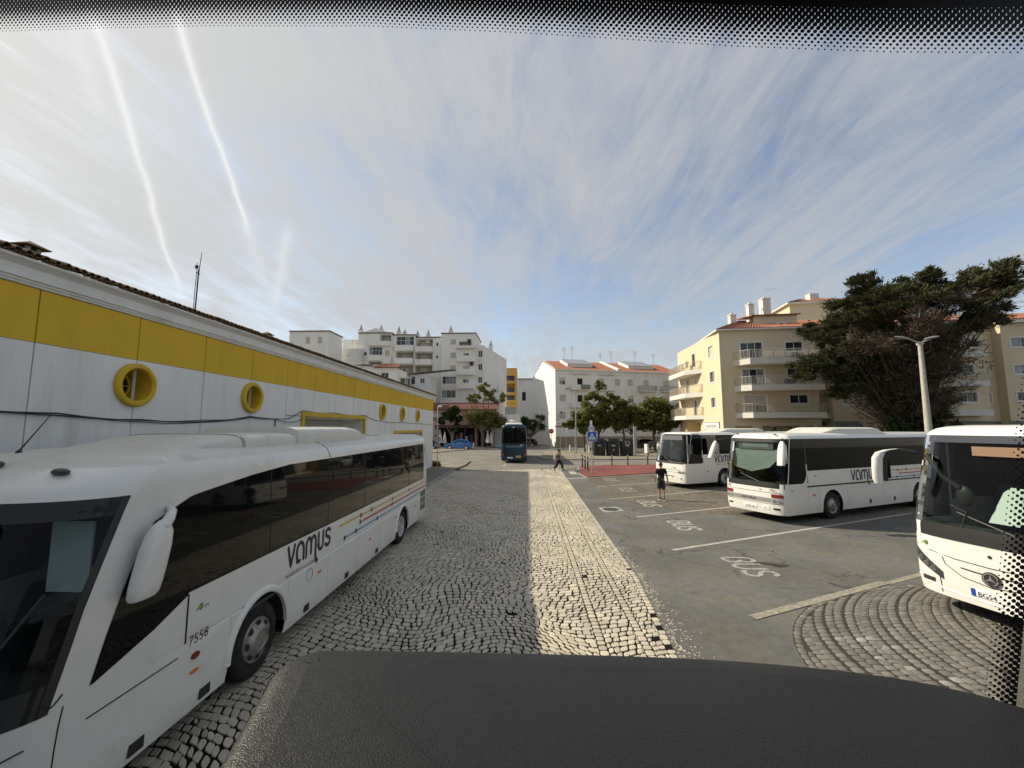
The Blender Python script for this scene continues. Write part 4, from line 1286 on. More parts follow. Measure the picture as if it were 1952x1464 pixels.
GLYPH = {   # strokes of the operator's rounded lettering, unit height
    'v': ([[(0.05, 1.0), (0.29, 0.06)], [(0.31, 0.06), (0.57, 1.0)]], .70),
    'a': ([[(0.12, 0.05)] + arc(0.36, 0.52, 0.30, 215, 0, 12, .46) + [(0.66, 0.5), (0.66, 0.05)], [(0.12, 0.05), (0.34, 0.05)]], .82),
    'm': ([[(0.08, 0.05)] + [(0.08, 0.55)] + arc(0.30, 0.62, 0.22, 180, 0, 10, .36) + [(0.52, 0.12)], [(0.52, 0.6)] + arc(0.74, 0.62, 0.22, 180, 0, 10, .36) + [(0.96, 0.0), (0.98, -.25), (1.06, -.40)]], 1.16),
    'u': ([[(0.08, 1.0), (0.08, 0.38)] + arc(0.32, 0.38, 0.24, 180, 360, 10, .34) + [(0.56, 1.0)]], .74),
    's': ([[(0.56, 0.86), (0.44, 0.97), (0.26, 0.97), (0.12, 0.86), (0.12, 0.68), (0.24, 0.56), (0.44, 0.48), (0.56, 0.36), (0.56, 0.18), (0.42, 0.05), (0.22, 0.05), (0.08, 0.16)]], .66),
}
def logo_mesh(parent, M, h, w=None):
    """the operator's name in stroked letters; M maps (x right, y up, 0) to the bus side"""
    mb = MB(); x = 0; k = 0
    for ch in 'vamus':
        st, adv = GLYPH[ch]
        for s in st:
            poly = ribbon([((x + px) * h * 1.15, py * h) for px, py in s], h * .20)
            mb.face([M @ Vector((p[0], p[1], .0006 * k)) for p in poly]); k += 1
        x += adv
        if ch == 'm':
            cx, cy = (x - adv + 1.12) * h * 1.15, -.47 * h
            mb.face([M @ Vector((cx + .14 * h * math.cos(2 * math.pi * i / 16), cy + .14 * h * math.sin(2 * math.pi * i / 16), .0006 * k)) for i in range(16)]); k += 1
    return mb.build('lettering', M_['ink'], parent)

def text_mesh(parent, txt, size, M, m, name='lettering', align='LEFT', xs=1.0):
    cu = bpy.data.curves.new('t', 'FONT'); cu.body = txt; cu.size = size; cu.align_x = align; cu.resolution_u = 2
    ob = bpy.data.objects.new('t', cu); COL.objects.link(ob)
    dg = bpy.context.evaluated_depsgraph_get(); dg.update()
    me = bpy.data.meshes.new_from_object(ob.evaluated_get(dg))
    bpy.data.objects.remove(ob); bpy.data.curves.remove(cu)
    me.materials.clear(); me.materials.append(m); me.name = name
    for v in me.vertices: v.co = M @ Vector((v.co.x * xs, v.co.y, v.co.z))
    o = bpy.data.objects.new(name, me); COL.objects.link(o); o.parent = parent
    return o

def sideM(y, z, x):
    """frame on the near side (+X): reading direction runs towards the rear (+Y), up is Z"""
    return Matrix(((0, 0, 1, x), (1, 0, 0, y), (0, 1, 0, z), (0, 0, 0, 1)))
def frontM(x, z, y):
    """frame on the front: seen from outside, reading direction is +X... the viewer stands at -Y"""
    return Matrix(((1, 0, 0, x), (0, 0, -1, y), (0, 1, 0, z), (0, 0, 0, 1)))

def plate(parent, name, M, w, h, m, t=.004, r=None):
    mb = MB()
    if r is None:
        mb.box(-w / 2, w / 2, -h / 2, h / 2, -.004, t, 0, M)
    else:
        n = 20
        top = [M @ Vector((w / 2 * math.cos(2 * math.pi * k / n), h / 2 * math.sin(2 * math.pi * k / n), t)) for k in range(n)]
        bot = [M @ Vector((w / 2 * math.cos(2 * math.pi * k / n), h / 2 * math.sin(2 * math.pi * k / n), -.006)) for k in range(n)]
        mb.face(top); mb.grid([bot, top], closed=True)
    return mb.build(name, m, parent)

def stripes(parent, X, y0, y1, z, dots=True, gap=0.0):
    yel = plate(parent, 'stripe', sideM((y0[0] + y1) / 2, z + .145, X), y1 - y0[0], .042, M_['yellow_film'], .0025)
    red = plate(parent, 'stripe', sideM((y0[1] + y1) / 2, z + .0, X), y1 - y0[1], .042, M_['red_film'], .0025)
    blu = plate(parent, 'stripe', sideM((y0[2] + y1) / 2, z - .145, X), y1 - y0[2], .042, M_['blue_film'], .0025)
    for (y, dz) in ((y0[2] - .28, -.145), (y0[0] + 1.1, .145), (y0[0] + 1.75, .145), (y0[0] + 3.3, .145), (y0[1] - .12, 0), (y0[1] + 2.1, 0), (y0[2] + .3, -.145), (y0[2] + 1.6, -.145), (y0[0] + 5.0, .145)):
        mb = MB(); mb.disc((X + .0045, y, z + dz), .05, (1, 0, 0), seg=14); mb.build('route_dot', M_['ink'], parent)
    plate(parent, 'stripe', sideM(y0[2] - .12, z - .145, X), .16, .042, M_['blue_film'], .0025)

def leaf_logo(parent, M, s):
    mb = MB()
    mb.face([M @ Vector((x * s, y * s, .001)) for x, y in ((-1.0, -.5), (-.4, -.28), (.2, -.6), (.5, -.4), (.5, .1), (.3, .55), (-.05, .35), (-.35, .1))])
    o = mb.build('operator_emblem', M_['green_film'], parent)
    mb = MB(); mb.face([M @ Vector((x * s, y * s, .002)) for x, y in ((-.9, -.45), (-.35, -.15), (.1, -.2), (.3, .0), (-.2, .05))]); mb.build('emblem_tip', M_['yellow_film'], o)
    text_mesh(parent, 'eva', s * .8, M @ Matrix.Translation((s * .7, -s * .45, .001)), M_['grey_ink'])

def interior(parent, sh, L, floor_z, rows_from=2.2, rows=4, wheel=(-.62, .85), dash_z=1.15, dash_y=.45, dash_d=.55, seatx=(-.95, -.5, .5, .95)):
    hw = lerp_tab(sh.hw, 1.2) - .03
    f = MB(); f.box(-hw, hw, .5, L - .2, floor_z - .05, floor_z); f.build('cabin_floor', M_['interior'], parent)
    d = MB(); d.box(-hw + .02, hw - .02, dash_y, dash_y + dash_d, floor_z, dash_z); d.box(-hw + .1, hw - .1, dash_y + .05, dash_y + dash_d * .7, dash_z, dash_z + .06); d.build('dashboard', M_['interior'], parent)
    s = MB(); c = Vector((wheel[0], wheel[1] + .22, dash_z + .18)); Mw = Matrix.Translation(c) @ Matrix.Rotation(R(28), 4, 'X')
    s.lathe([(.225 + .016 * math.cos(2 * math.pi * k / 8), .016 * math.sin(2 * math.pi * k / 8)) for k in range(9)], 24, 0, Mw)
    s.box(-.21, .21, -.02, .02, -.01, .01, 0, Mw); s.tube([c, c + Vector((0, -.25, -.25))], .035, 8); s.build('steering_wheel', M_['black_plastic'], parent, smooth=50)
    def seat(x, y, z, nm='passenger_seat'):
        m = MB(); m.box(-.21, .21, -.2, .22, .34, .47); m.box(-.21, .21, .2, .32, .40, 1.10); m.box(-.15, .15, .21, .31, 1.10, 1.25); m.box(-.03, .03, -.1, .1, 0, .35)
        o = m.build(nm, M_['seat'], parent); o.location = (x, y, z); return o
    first = None
    seat(wheel[0], wheel[1] + .75, floor_z + .05, 'driver_seat')
    for r in range(rows):
        for x in seatx:
            if first is None: first = seat(x, rows_from, floor_z + .12)
            else:
                o = first.copy(); COL.objects.link(o); o.location = (x, rows_from + r * .85, floor_z + .12)
    b = MB(); b.box(-hw, hw, L - .6, L - .55, floor_z, 2.7); b.build('cabin_rear', M_['interior'], parent)

def mirror_hang(parent, base, elbow, end, w, d, m, face=True, name='mirror'):
    """coach mirror: an arm that curves out of the roof corner and a housing that hangs from it"""
    o = bpy.data.objects.new(name, None); COL.objects.link(o); o.parent = parent
    a = MB(); a.tube([base, elbow], .045, 8); a.build('mirror_arm', M_['black_plastic'] if m is None else m, o, smooth=50)
    h = MB(); B, E = Vector(elbow), Vector(end)
    rows = []
    n = 10
    for i in range(n + 1):
        f = i / n; c = B + (E - B) * f
        ww = w * (0.55 + .45 * math.sin(min(1, f * 2.2) * math.pi / 2)) * (1 if f < .9 else .93); dd = d * (0.6 + .4 * min(1, f * 3))
        if i == 0: ww, dd = w * .35, d * .4
        rows.append([(c.x + ww / 2 * math.copysign(abs(math.cos(t)) ** .6, math.cos(t)), c.y + dd / 2 * math.copysign(abs(math.sin(t)) ** .6, math.sin(t)), c.z) for t in [2 * math.pi * k / 16 for k in range(16)]])
    h.grid(rows, closed=True); h.face(rows[0][::-1]); h.face(rows[-1]); h.build('mirror_housing', M_['bus_white'] if m is None else m, o, smooth=60)
    if face:
        g = MB(); g.box(B.x - w * .38, B.x + w * .38, B.y + d / 2 + .0, B.y + d / 2 + .006, E.z + .05, B.z - .12); g.build('mirror_glass', M_['chrome'], o)
    return o

def roof_pod(parent, x0, x1, y0, y1, z0, z1, m, name='air_conditioner', nose=.5, tail=.35, r=.08):
    mb = MB(); rows = []
    ys = [y0, y0 + nose * .35, y0 + nose * .7, y0 + nose, (y0 + y1) / 2, y1 - tail, y1 - tail * .5, y1 - tail * .1, y1]
    hs = [0.05, .45, .8, 1, 1, 1, .88, .55, .05]
    ws_ = [.82, .9, .96, 1, 1, 1, .98, .95, .9]
    cx, hw = (x0 + x1) / 2, (x1 - x0) / 2
    for y, h, w in zip(ys, hs, ws_):
        row = []
        for k in range(15):
            t = math.pi * k / 14
            c = math.cos(t); s_ = math.sin(t)
            row.append((cx + hw * w * math.copysign(abs(c) ** .35, c), y, z0 + (z1 - z0) * h * s_ ** .4 if s_ > 0 else z0))
        rows.append(row)
    mb.grid(rows); mb.face(rows[0]); mb.face(rows[-1][::-1])
    return mb.build(name, m, parent, smooth=40)

# ===== the near coach on the left, number 7558
def build_left_coach():
    LY = 2.82
    t = thing('coach', 'near white coach number 7558 parked beside the depot wall, dark glazed side and drop mirror', 'coach', (-5.055, LY, 0), 0, 'white coaches of the same operator')
    L = 13.25
    front = [(0.28, .06), (0.6, 0.0), (1.0, .02), (1.2, .05), (2.0, .29), (2.77, .62), (2.9, .70), (3.05, .95), (3.14, 1.3), (3.2, 1.6)]
    hw = [(0.28, 1.245), (0.45, 1.275), (1.65, 1.275), (2.2, 1.262), (2.86, 1.228), (2.98, 1.195), (3.06, 1.14), (3.12, 1.05), (3.17, .9), (3.2, .75)]
    sh = BusShell(L, hw, front, 0.62, 2.7, tail=.30, texp=6, arches=[(3.28, .48, .62), (10.05, .48, .60)], grooves=[2.66, 3.96, 5.28, 6.65, 8.05, 11.0, 11.95], rub=(1.07, 1.95))
    sh.gz = (0.3, 1.06)
    zs = [.28, .33, .45, .6, .8, .97, 1.05, 1.065, 1.075, 1.09, 1.2, 1.32, 1.45, 1.56, 1.62, 1.9, 2.2, 2.5, 2.7, 2.80, 2.86, 2.92, 2.98, 3.02, 3.06, 3.09, 3.12, 3.15, 3.17, 3.2]
    SEAM = 1.93
    ztop = lambda y: lerp_tab([(1.2, 2.86), (1.4, 2.84), (1.7, 2.76), (1.93, 2.68), (2.14, 2.71), (3.0, 2.80), (3.9, 2.86)], y)
    def warp(kind, a, z):
        if kind == 's' and a < 3.9 and 2.2 < z < 2.98:
            zt = ztop(a)
            return 2.2 + (z - 2.2) * (zt - 2.2) / .66 if z <= 2.86 else zt + (z - 2.86) * (2.98 - zt) / .12
        return z
    def key(kind, a, z, side):
        if kind in ('n', 'c'):
            if kind == 'n' and .1 < a < math.pi - .1 and 1.2 < z < 2.80: return ('windscreen',)
            return ('body',) if z < 3.05 else ('roof',)
        if kind == 's' and a < 12.9:
            if 1.62 < z < 2.86 and a > SEAM: return ('side_window',)
            if a < SEAM and a > 1.0 and z < 3.05: return ('body',)
        if kind == 't' and 1.5 < z < 2.6 and .4 < a < math.pi - .4: return ('rear_window',)
        return ('body',) if z < 3.05 else ('roof',)
    sh.extra.add(SEAM)
    parts = bus_mesh(sh, zs, key, warp, nt=26)
    parts[('body',)].f.pop(); parts[('body',)].m.pop(); parts[('body',)].t.pop(); parts[('roof',)].face(parts[('body',)].v[-len(parts['floor'].v):])
    parts[('body',)].build('body', M_['bus_white'], t, smooth=38, weld=True)
    parts[('roof',)].build('roof', M_['bus_white_dirty'], t, smooth=38, weld=True)
    parts[('windscreen',)].build('windscreen', M_['clear_glass_dark'], t, smooth=38, weld=True)
    parts[('side_window',)].build('side_window', M_['dark_glass'], t, smooth=38, weld=True)
    if ('rear_window',) in parts: parts[('rear_window',)].build('rear_window', M_['dark_glass'], t, smooth=38, weld=True)
    parts['floor'].build('underbody', M_['groove'], t)
    # slanting driver's window ahead of the seam
    for side, nm in ((1, 'driver_window'), (-1, 'driver_window')):
        g = MB(); n = 8
        rows = []
        for k in range(n + 1):
            z = 1.24 + (2.675 - 1.24) * k / n
            y0 = lerp_tab([(1.22, .895), (1.6, 1.01), (2.1, 1.2), (2.5, 1.44), (2.58, 1.53), (2.64, 1.68), (2.68, 1.93)], z); y1 = lerp_tab([(1.24, .93), (1.55, 1.93), (2.9, 1.935)], z)
            y1 = max(y1, y0 + .005)
            rows.append([(side * (lerp_tab(hw, z) + .004), y0 + (y1 - y0) * f, z) for f in (0, .25, .5, .75, 1)])
        g.grid(rows); g.build(nm, M_['dark_glass'], t, smooth=40)
    fr = MB()   # black surround of the windscreen
    # dividing lines of the side glazing
    for y in (3.4, 5.2, 7.0, 8.8, 10.6, 12.2):
        m = MB(); m.box(1.2, 1.2, 0, 0, 0, 0)
        m = MB()
        for (za, zb) in ((1.64, 2.2), (2.2, 2.84)):
            zb = min(zb, ztop(y) - .02); a, b = lerp_tab(hw, za) + .0035, lerp_tab(hw, zb) + .0035
            m.face([(a, y - .008, za), (a, y + .008, za), (b, y + .008, zb), (b, y - .008, zb)])
        m.build('window_joint', M_['groove'], t)
    # waistline lip where the panel steps out behind the driver's window
    m = MB(); m.box(1.2745, 1.283, 1.925, 1.94, 1.08, 1.60); m.build('panel_joint', M_['groove'], t)
    m = MB()
    for y0, y1, z in ((.9, 1.85, .975),):
        m.box(1.274, 1.2785, y0, y1, z - .006, z + .006)
    m.build('locker_joint', M_['groove'], t)
    arch_lip(sh, t, 1, .09, .045); wheel_well(sh, t, 1); wheel_well(sh, t, -1)
    for yc in (3.28, 10.05):
        wheel_mesh(t, (1.10, yc, .49), .49, .295, .28, 'cap' if yc < 5 else 'deep', 1); wheel_mesh(t, (-1.10, yc, .49), .49, .295, .28, 'deep', -1)
    X = 1.2775
    logo_mesh(t, sideM(3.88, 1.245, X), .31)
    text_mesh(t, 'TRANSPORTES DO ALGARVE', .075, sideM(3.84, 1.095, X + .001), M_['grey_ink'])
    leaf_logo(t, sideM(2.12, 1.40, X), .075)
    text_mesh(t, '7558', .15, sideM(1.98, 1.02, X), M_['ink'])
    stripes(t, X, (5.7, 6.9, 6.25), 13.0, 1.335)
    plate(t, 'side_reflector', sideM(2.09, .885, X), .12, .075, M_['red_lens'], .012, r=1)
    plate(t, 'side_marker', sideM(2.09, .72, X), .13, .035, M_['orange_lens'], .012, r=1)
    for y, z in ((4.95, .86), (7.4, .80), (9.35, .9), (11.4, .85)):
        plate(t, 'side_marker', sideM(y, z, X), .12, .035, M_['orange_lens'], .012)
    for y in (1.42, 2.28, 4.55, 6.15, 7.9):
        plate(t, 'flap', sideM(y, .40, X - .005), .16, .11, M_['black_plastic'], .008)
    m = MB(); m.lathe([(.105, 0), (.105, .003), (.098, .003), (.098, 0)], 28, 0, sideM(4.6, .92, X)); m.build('fuel_flap', M_['grey_ink'], t)
    gr = bpy.data.objects.new('engine_grille', None); COL.objects.link(gr); gr.parent = t
    for i in range(3):
        m = MB(); m.box(X - .003, X + .004, 12.15, 12.82, .55 + i * .23, .74 + i * .23); m.build('grille_panel', M_['groove'], gr)
        for k in range(5):
            s = MB(); s.box(X + .002, X + .012, 12.17, 12.80, .57 + i * .23 + k * .034, .585 + i * .23 + k * .034); s.build('louvre', M_['silver'], gr)
    # roof: two-part air-conditioning pod, hatch, joints, marker lamps, aerial
    roof_pod(t, -.92, .92, 1.75, 4.62, 3.10, 3.36, M_['bus_white_dirty'], 'roof_pod', 1.5, .03)
    roof_pod(t, -.92, .92, 4.64, 8.0, 3.12, 3.47, M_['bus_white_dirty'], 'air_conditioner', .06, .9)
    m = MB(); m.box(-.4, .4, 9.6, 10.4, 3.15, 3.24); m.build('roof_hatch', M_['bus_white_dirty'], t)
    m = MB()
    for yy in (5.28,):
        pts = [(lerp_tab(hw, z) + .003, yy, z) for z in (2.87, 2.95, 3.0, 3.04, 3.08, 3.11, 3.14, 3.17, 3.2)]
        m.tube(pts, .007, 5)
    m.build('roof_joint', M_['groove'], t)
    for (x, y, z) in ((.72, .98, 3.04), (.02, 1.02, 3.105), (-.72, .98, 3.04)):
        m = MB(); m.ball((x, y, z), .085, .05, .035, 12, 8); m.build('marker_lamp', M_['lamp_dark'], t, smooth=60)
    m = MB(); m.lathe([(.035, 0), (.028, .03), (.012, .05), (.001, .06)], 12, 0, Matrix.Translation((-.42, 1.55, 3.16))); m.tube([(-.42, 1.55, 3.2), (-.36, 1.78, 3.62)], [.008, .004], 6); m.build('aerial', M_['black_plastic'], t, smooth=60)
    # mirror: white drop-shaped housing that hangs beside the windscreen pillar
    o = bpy.data.objects.new('mirror', None); COL.objects.link(o); o.parent = t
    m = MB(); rows = []
    prof = [(0.0, .03, .02), (.04, .085, .05), (.12, .125, .075), (.25, .145, .085), (.42, .15, .085), (.57, .15, .08), (.65, .145, .07), (.68, .125, .055)]
    for dz, a, b in prof:
        z = 2.53 - dz
        yc = 1.37 - dz * .26
        rows.append([(1.40 + .02 * dz + b * math.copysign(abs(math.cos(q)) ** .7, math.cos(q)), yc + a * math.copysign(abs(math.sin(q)) ** .7, math.sin(q)), z) for q in [2 * math.pi * k / 18 for k in range(18)]])
    m.grid(rows, closed=True); m.face(rows[0][::-1]); m.face(rows[-1]); m.build('mirror_housing', M_['bus_white'], o, smooth=60)
    m = MB(); m.tube([(1.20, 1.62, 2.62), (1.33, 1.56, 2.58), (1.41, 1.43, 2.53), (1.41, 1.36, 2.46)], [.03, .04, .05, .06], 10); m.build('mirror_arm', M_['bus_white'], o, smooth=60)
    # front: number, lamps, lower joints, wiper
    yf = lambda x, z: sh.nose_pt(math.acos(max(-1, min(1, math.copysign((abs(x) / lerp_tab(hw, z)) ** (sh.nexp / 2), x)))), z).y
    text_mesh(t, '7558', .15, frontM(.40, .90, yf(.55, .95) - .012) @ Matrix.Rotation(R(-9), 4, 'Y'), M_['ink'])
    lm = MB()
    for a0, a1 in ((.28, .80),):
        rows = []
        for z, e in ((.46, .05), (.55, .0), (.66, .0), (.74, .06)):
            rows.append([sh.nose_pt(a0 + (a1 - a0 - e) * k / 8, z) + Vector((.006, -.012, 0)) for k in range(9)])
        lm.grid(rows)
    hl = lm.build('headlight', M_['lamp_dark'], t, smooth=60)
    for a in (.4, .55, .68):
        p = sh.nose_pt(a, .6); m = MB(); m.lathe([(.062, 0), (.062, .012), (.05, .016), (.001, .006)], 18, 0, Matrix.Translation(p + Vector((.012, -.016, 0))) @ Matrix.Rotation(R(90), 4, 'X') @ Matrix.Rotation(R(-40), 4, 'Y')); m.build('lamp', M_['lamp_glass'], hl, smooth=50)
    m = MB(); m.tube([sh.nose_pt(.27 + .55 * f, 1.02 - .16 * f * f) + Vector((.002, -.002, 0)) for f in [k / 12 for k in range(13)]], .006, 5); m.build('bonnet_joint', M_['groove'], t)
    m = MB(); m.tube([sh.nose_pt(.02 + .20 * f, 1.30 - .06 * math.sin(f * 3.0)) + Vector((.002, -.002, 0)) for f in [k / 6 for k in range(7)]], .006, 5); m.build('pillar_joint', M_['groove'], t)
    m = MB(); m.tube([sh.nose_pt(.0 + .0 * f, .30 + .9 * f) + Vector((.001, .05 - .02, 0)) for f in [k / 6 for k in range(7)]], .006, 5); m.build('corner_joint', M_['groove'], t)
    m = MB()
    for k0, k1, z0, z1 in ((.121, .255, 1.2, 2.8),):
        rows = [[sh.nose_pt(a, z) + Vector((.004, -.004, 0)) for a in (k0 + .0, k0 + .11)] for z in [z0 + (z1 - z0) * k / 10 for k in range(11)]]
        m.grid(rows)
    rows = [[sh.nose_pt(.125 + (math.pi - .25) * k / 24, z) + Vector((0, -.004, .002)) for k in range(25)] for z in (2.64, 2.80)]
    m.grid(rows)
    rows = [[sh.nose_pt(.125 + (math.pi - .25) * k / 24, z) + Vector((0, -.004, .002)) for k in range(25)] for z in (1.2, 1.42)]
    m.grid(rows); m.build('windscreen_border', M_['black_plastic'], t, smooth=40)
    m = MB(); p = [sh.nose_pt(a, z) + Vector((.01, -.03, 0)) for a, z in ((1.0, 1.28), (.75, 1.7), (.55, 2.1))]; m.tube(p, .012, 6); m.build('wiper', M_['black_plastic'], t)
    interior(t, sh, L, 1.0, 2.9, 2, wheel=(.62, 1.0), dash_z=1.25, dash_y=.55)
    m = MB(); m.box(.62, 1.02, 1.05, 1.07, 1.95, 2.58); o = m.build('pale_panel', M_['pale_sheet'], t)  # pale bluish panel just behind the windscreen
    m = MB(); m.tube([(.55, .95, 1.3), (.55, .75, 1.72)], .014, 6); m.ball((.55, .74, 1.80), .11, .04, .11, 14, 8); m.build('demister_fan', M_['black_plastic'], t, smooth=50)
    return t
M_['clear_glass_dark'] = glass_mat('shaded_windscreen', (0.55, 0.61, 0.60))
M_['pale_sheet'] = mat('pale_bluish_sheet', (0.72, 0.80, 0.82), .8, .2, .04, 4)
build_left_coach()
# ===== coaches parked nose-in on the right, and the blue one driving off
def front_fn(sh):
    def yf(x, z):
        hw = lerp_tab(sh.hw, z)
        c = math.copysign(min(1, abs(x) / hw) ** (sh.nexp / 2), x)
        return sh.nose_pt(math.acos(max(-1, min(1, c))), z).y
    return yf

def fstrip(sh, parent, name, x0, x1, z0, z1, m, off=.006, n=14, slope=0.0):
    """piece that follows the curve of the front, x0..x1, z0..z1"""
    yf = front_fn(sh); mb = MB(); rows = []
    for z in [z0 + (z1 - z0) * k / 3 for k in range(4)]:
        rows.append([Vector((x, yf(x, z) - off, z)) for x in [x0 + (x1 - x0) * k / n for k in range(n + 1)]])
    mb.grid(rows)
    back = [[p + Vector((0, off + .01, 0)) for p in r] for r in (rows[0], rows[-1])]
    mb.grid([rows[0], back[0]]); mb.grid([rows[-1], back[1]])
    mb.face([rows[0][0], rows[-1][0], back[1][0], back[0][0]]); mb.face([rows[0][-1], rows[-1][-1], back[1][-1], back[0][-1]])
    return mb.build(name, m, parent, smooth=40)

def right_coach(label, loc, rz, L, H, sw0, sw1, ws0, ws1, hwv, nose, nexp, driver, style, arches, group='white coaches of the same operator'):
    t = thing('coach', label, 'coach', (*loc, 0), rz, group)
    RK = {'new': .44, 'setra': .30, 'high': .40}[style]
    hw = [(0.30, hwv - .03), (0.5, hwv), (sw0, hwv), (sw1, hwv - .04), (H - .20, hwv - .055), (H - .13, hwv - .09), (H - .07, hwv - .16), (H - .025, hwv - .28), (H, hwv - .5)]
    front = [(0.30, .03), (0.6, 0.0), (1.0, 0.0), (ws0, .03), (ws1, .03 + RK), (H - .13, .08 + RK), (H - .06, .17 + RK), (H - .02, .31 + RK), (H, .56 + RK)]
    sh = BusShell(L, hw, front, nose, nexp, tail=.2, texp=8, arches=arches, grooves=[1.42, 2.02, 3.75, 4.95, 6.2, 7.4])
    sh.gz = (0.3, sw0 - .5)
    b0, b1 = ws0 - .02, ws0
    zs = sorted({.30, .36, .5, .7, .9, 1.1, round(ws0, 3), round(ws0 + .12, 3), round((ws0 + sw0) / 2, 3), round(sw0, 3), round((sw0 + sw1) / 2, 3), round(ws1, 3), round(sw1, 3), round(H - .2, 3), round(H - .13, 3), round(H - .1, 3), round(H - .07, 3), round(H - .045, 3), round(H - .025, 3), round(H - .01, 3), H})
    DW0, DW1 = driver
    sh.extra |= {DW1, DW1 + .06, DW1 + 1.15, DW1 + 1.2, 1.2}
    def key(kind, a, z, side):
        if kind in ('n', 'c'):
            if kind == 'n' and .16 < a < math.pi - .16 and ws0 < z < ws1: return ('windscreen',)
            if kind == 'c' and DW0 and ws0 < z < ws1 and side: return ('driver_window', side) if z > DW0 else ('body',)
            return ('body',)
        if kind == 's':
            if DW0 and a < DW1 and DW0 < z < sw1 and a > .0: return ('driver_window', side)
            if DW1 + .06 < a < DW1 + 1.15 and sw0 < z < sw1 and style == 'high': return ('door_glass', side)
            if a > DW1 + .06 and a < L - .4 and sw0 < z < sw1: return ('side_window', side)
        if kind == 't' and sw0 < z < sw1 - .1 and .3 < a < math.pi - .3: return ('rear_window',)
        return ('body',)
    parts = bus_mesh(sh, zs, key, None, nt=24)
    for k, mb in parts.items():
        if k == 'floor': mb.build('underbody', M_['groove'], t); continue
        m = {'body': M_['bus_white'], 'windscreen': M_['clear_glass'], 'driver_window': M_['dark_glass'], 'door_glass': M_['grey_glass'], 'side_window': M_['dark_glass'], 'rear_window': M_['dark_glass']}[k[0]]
        mb.build(k[0], m, t, smooth=38, weld=True)
    yf = front_fn(sh)
    for sd in (1, -1): wheel_well(sh, t, sd)
    for (yc, zc, r) in arches:
        wheel_mesh(t, (hwv - .17, yc, .50), .50, .29, .28, 'deep' if style != 'setra' else 'dark', 1); wheel_mesh(t, (-hwv + .17, yc, .50), .50, .29, .28, 'deep', -1)
    X = hwv + .003
    pm_ = MB()
    for ya, yb in ((DW1 - .01, DW1 + .07),):
        rows = [[(lerp_tab(hw, z) + .005, y, z) for y in (ya, yb)] for z in (max(ws0, DW0) + .02, (sw0 + sw1) / 2, sw1 - .01)]
        pm_.grid(rows)
    pm_.build('window_post', M_['black_plastic'], t)
    logo_mesh(t, sideM({'setra': 4.05, 'high': 2.25, 'new': 4.0}[style], sw0 - .46, X), .375)
    text_mesh(t, 'TRANSPORTES DO ALGARVE', .07, sideM(4.1 if style != 'high' else 2.3, sw0 - .62, X), M_['grey_ink'])
    stripes(t, X, (6.2, 7.6, 6.9), L - .3, sw0 - .32)
    leaf_logo(t, sideM(DW1 + .5, sw0 - .2, X), .07)
    for y in (3.1, 5.2, 6.9, 8.4): plate(t, 'flap', sideM(y, .52, X), .13, .16, M_['black_plastic'], .006)
    plate(t, 'side_marker', sideM(1.72, .95, X), .14, .07, M_['orange_lens'], .006)
    roof_pod(t, -hwv + .33, hwv - .33, 3.2, 7.2, H - .02, H + .22, M_['bus_white_dirty'], 'air_conditioner', .9, .5)
    interior(t, sh, L, .85, 2.3, 3, wheel=(.62, .72), dash_z=ws0 - .08, dash_y=.16 + nose * .4, dash_d=.5)
    for i in range(2):
        m = MB(); s_ = -1 if i else 1
        m.tube([(s_ * .35, yf(.35, ws0 + .03) - .02, ws0 + .03), (s_ * .05 - .25, yf(.3, ws0 + .25) - .012, ws0 + .20 + .1 * i), (s_ * .05 - .5, yf(.5, ws0 + .3) - .008, ws0 + .28 + .12 * i)], .012, 6); m.build('wiper', M_['black_plastic'], t)
    return t, sh, yf, X

# -- the middle one, number 7524
RZ = R(-65)
t, sh, yf, X = right_coach('white coach number 7524 with grey grille strip, stopped between the other coaches on the right', (8.52, 16.72), RZ, 12.0, 3.24, 1.85, 3.03, 1.40, 3.03, 1.25, .30, 4.2, (1.36, 1.36), 'setra', [(2.82, .50, .60), (8.9, .50, .60)])
fstrip(sh, t, 'wiper_panel', -1.2, 1.2, 1.24, 1.42, M_['black_plastic'], .008)
fstrip(sh, t, 'windscreen_border', -1.2, 1.2, 2.90, 3.03, M_['black_plastic'], .007)
m = MB(); m.box(X - .004, X + .004, 1.36, 11.8, 1.25, 1.305); m.build('waist_trim', M_['black_plastic'], t)
m = MB(); rows = []
for k in range(11):      # curved white corner that closes the foot of the driver's window
    f = k / 10; rows.append([(X + .001, 1.36 - .02 - .75 * (1 - f) ** 1 * (1 - f), 1.36 + .62 * f * f if False else 1.36 + .6 * f), (X + .001, 1.37, 1.36 + .6 * f)])
m.grid([[(X + .001, 1.37 - .5 * (1 - math.sin(R(9 * k))), 1.31 + .56 * (1 - math.cos(R(9 * k)))) for k in range(11)], [(X + .001, 1.40, 1.31 + .56 * (1 - math.cos(R(9 * k)))) for k in range(11)]])
m.build('window_corner', M_['bus_white'], t)
fstrip(sh, t, 'grille_strip', -.78, .78, .72, .88, M_['silver'], .006)
text_mesh(t, 'SETRA', .115, frontM(-.40, .755, yf(0, .8) - .012) , M_['ink'], xs=1.9)
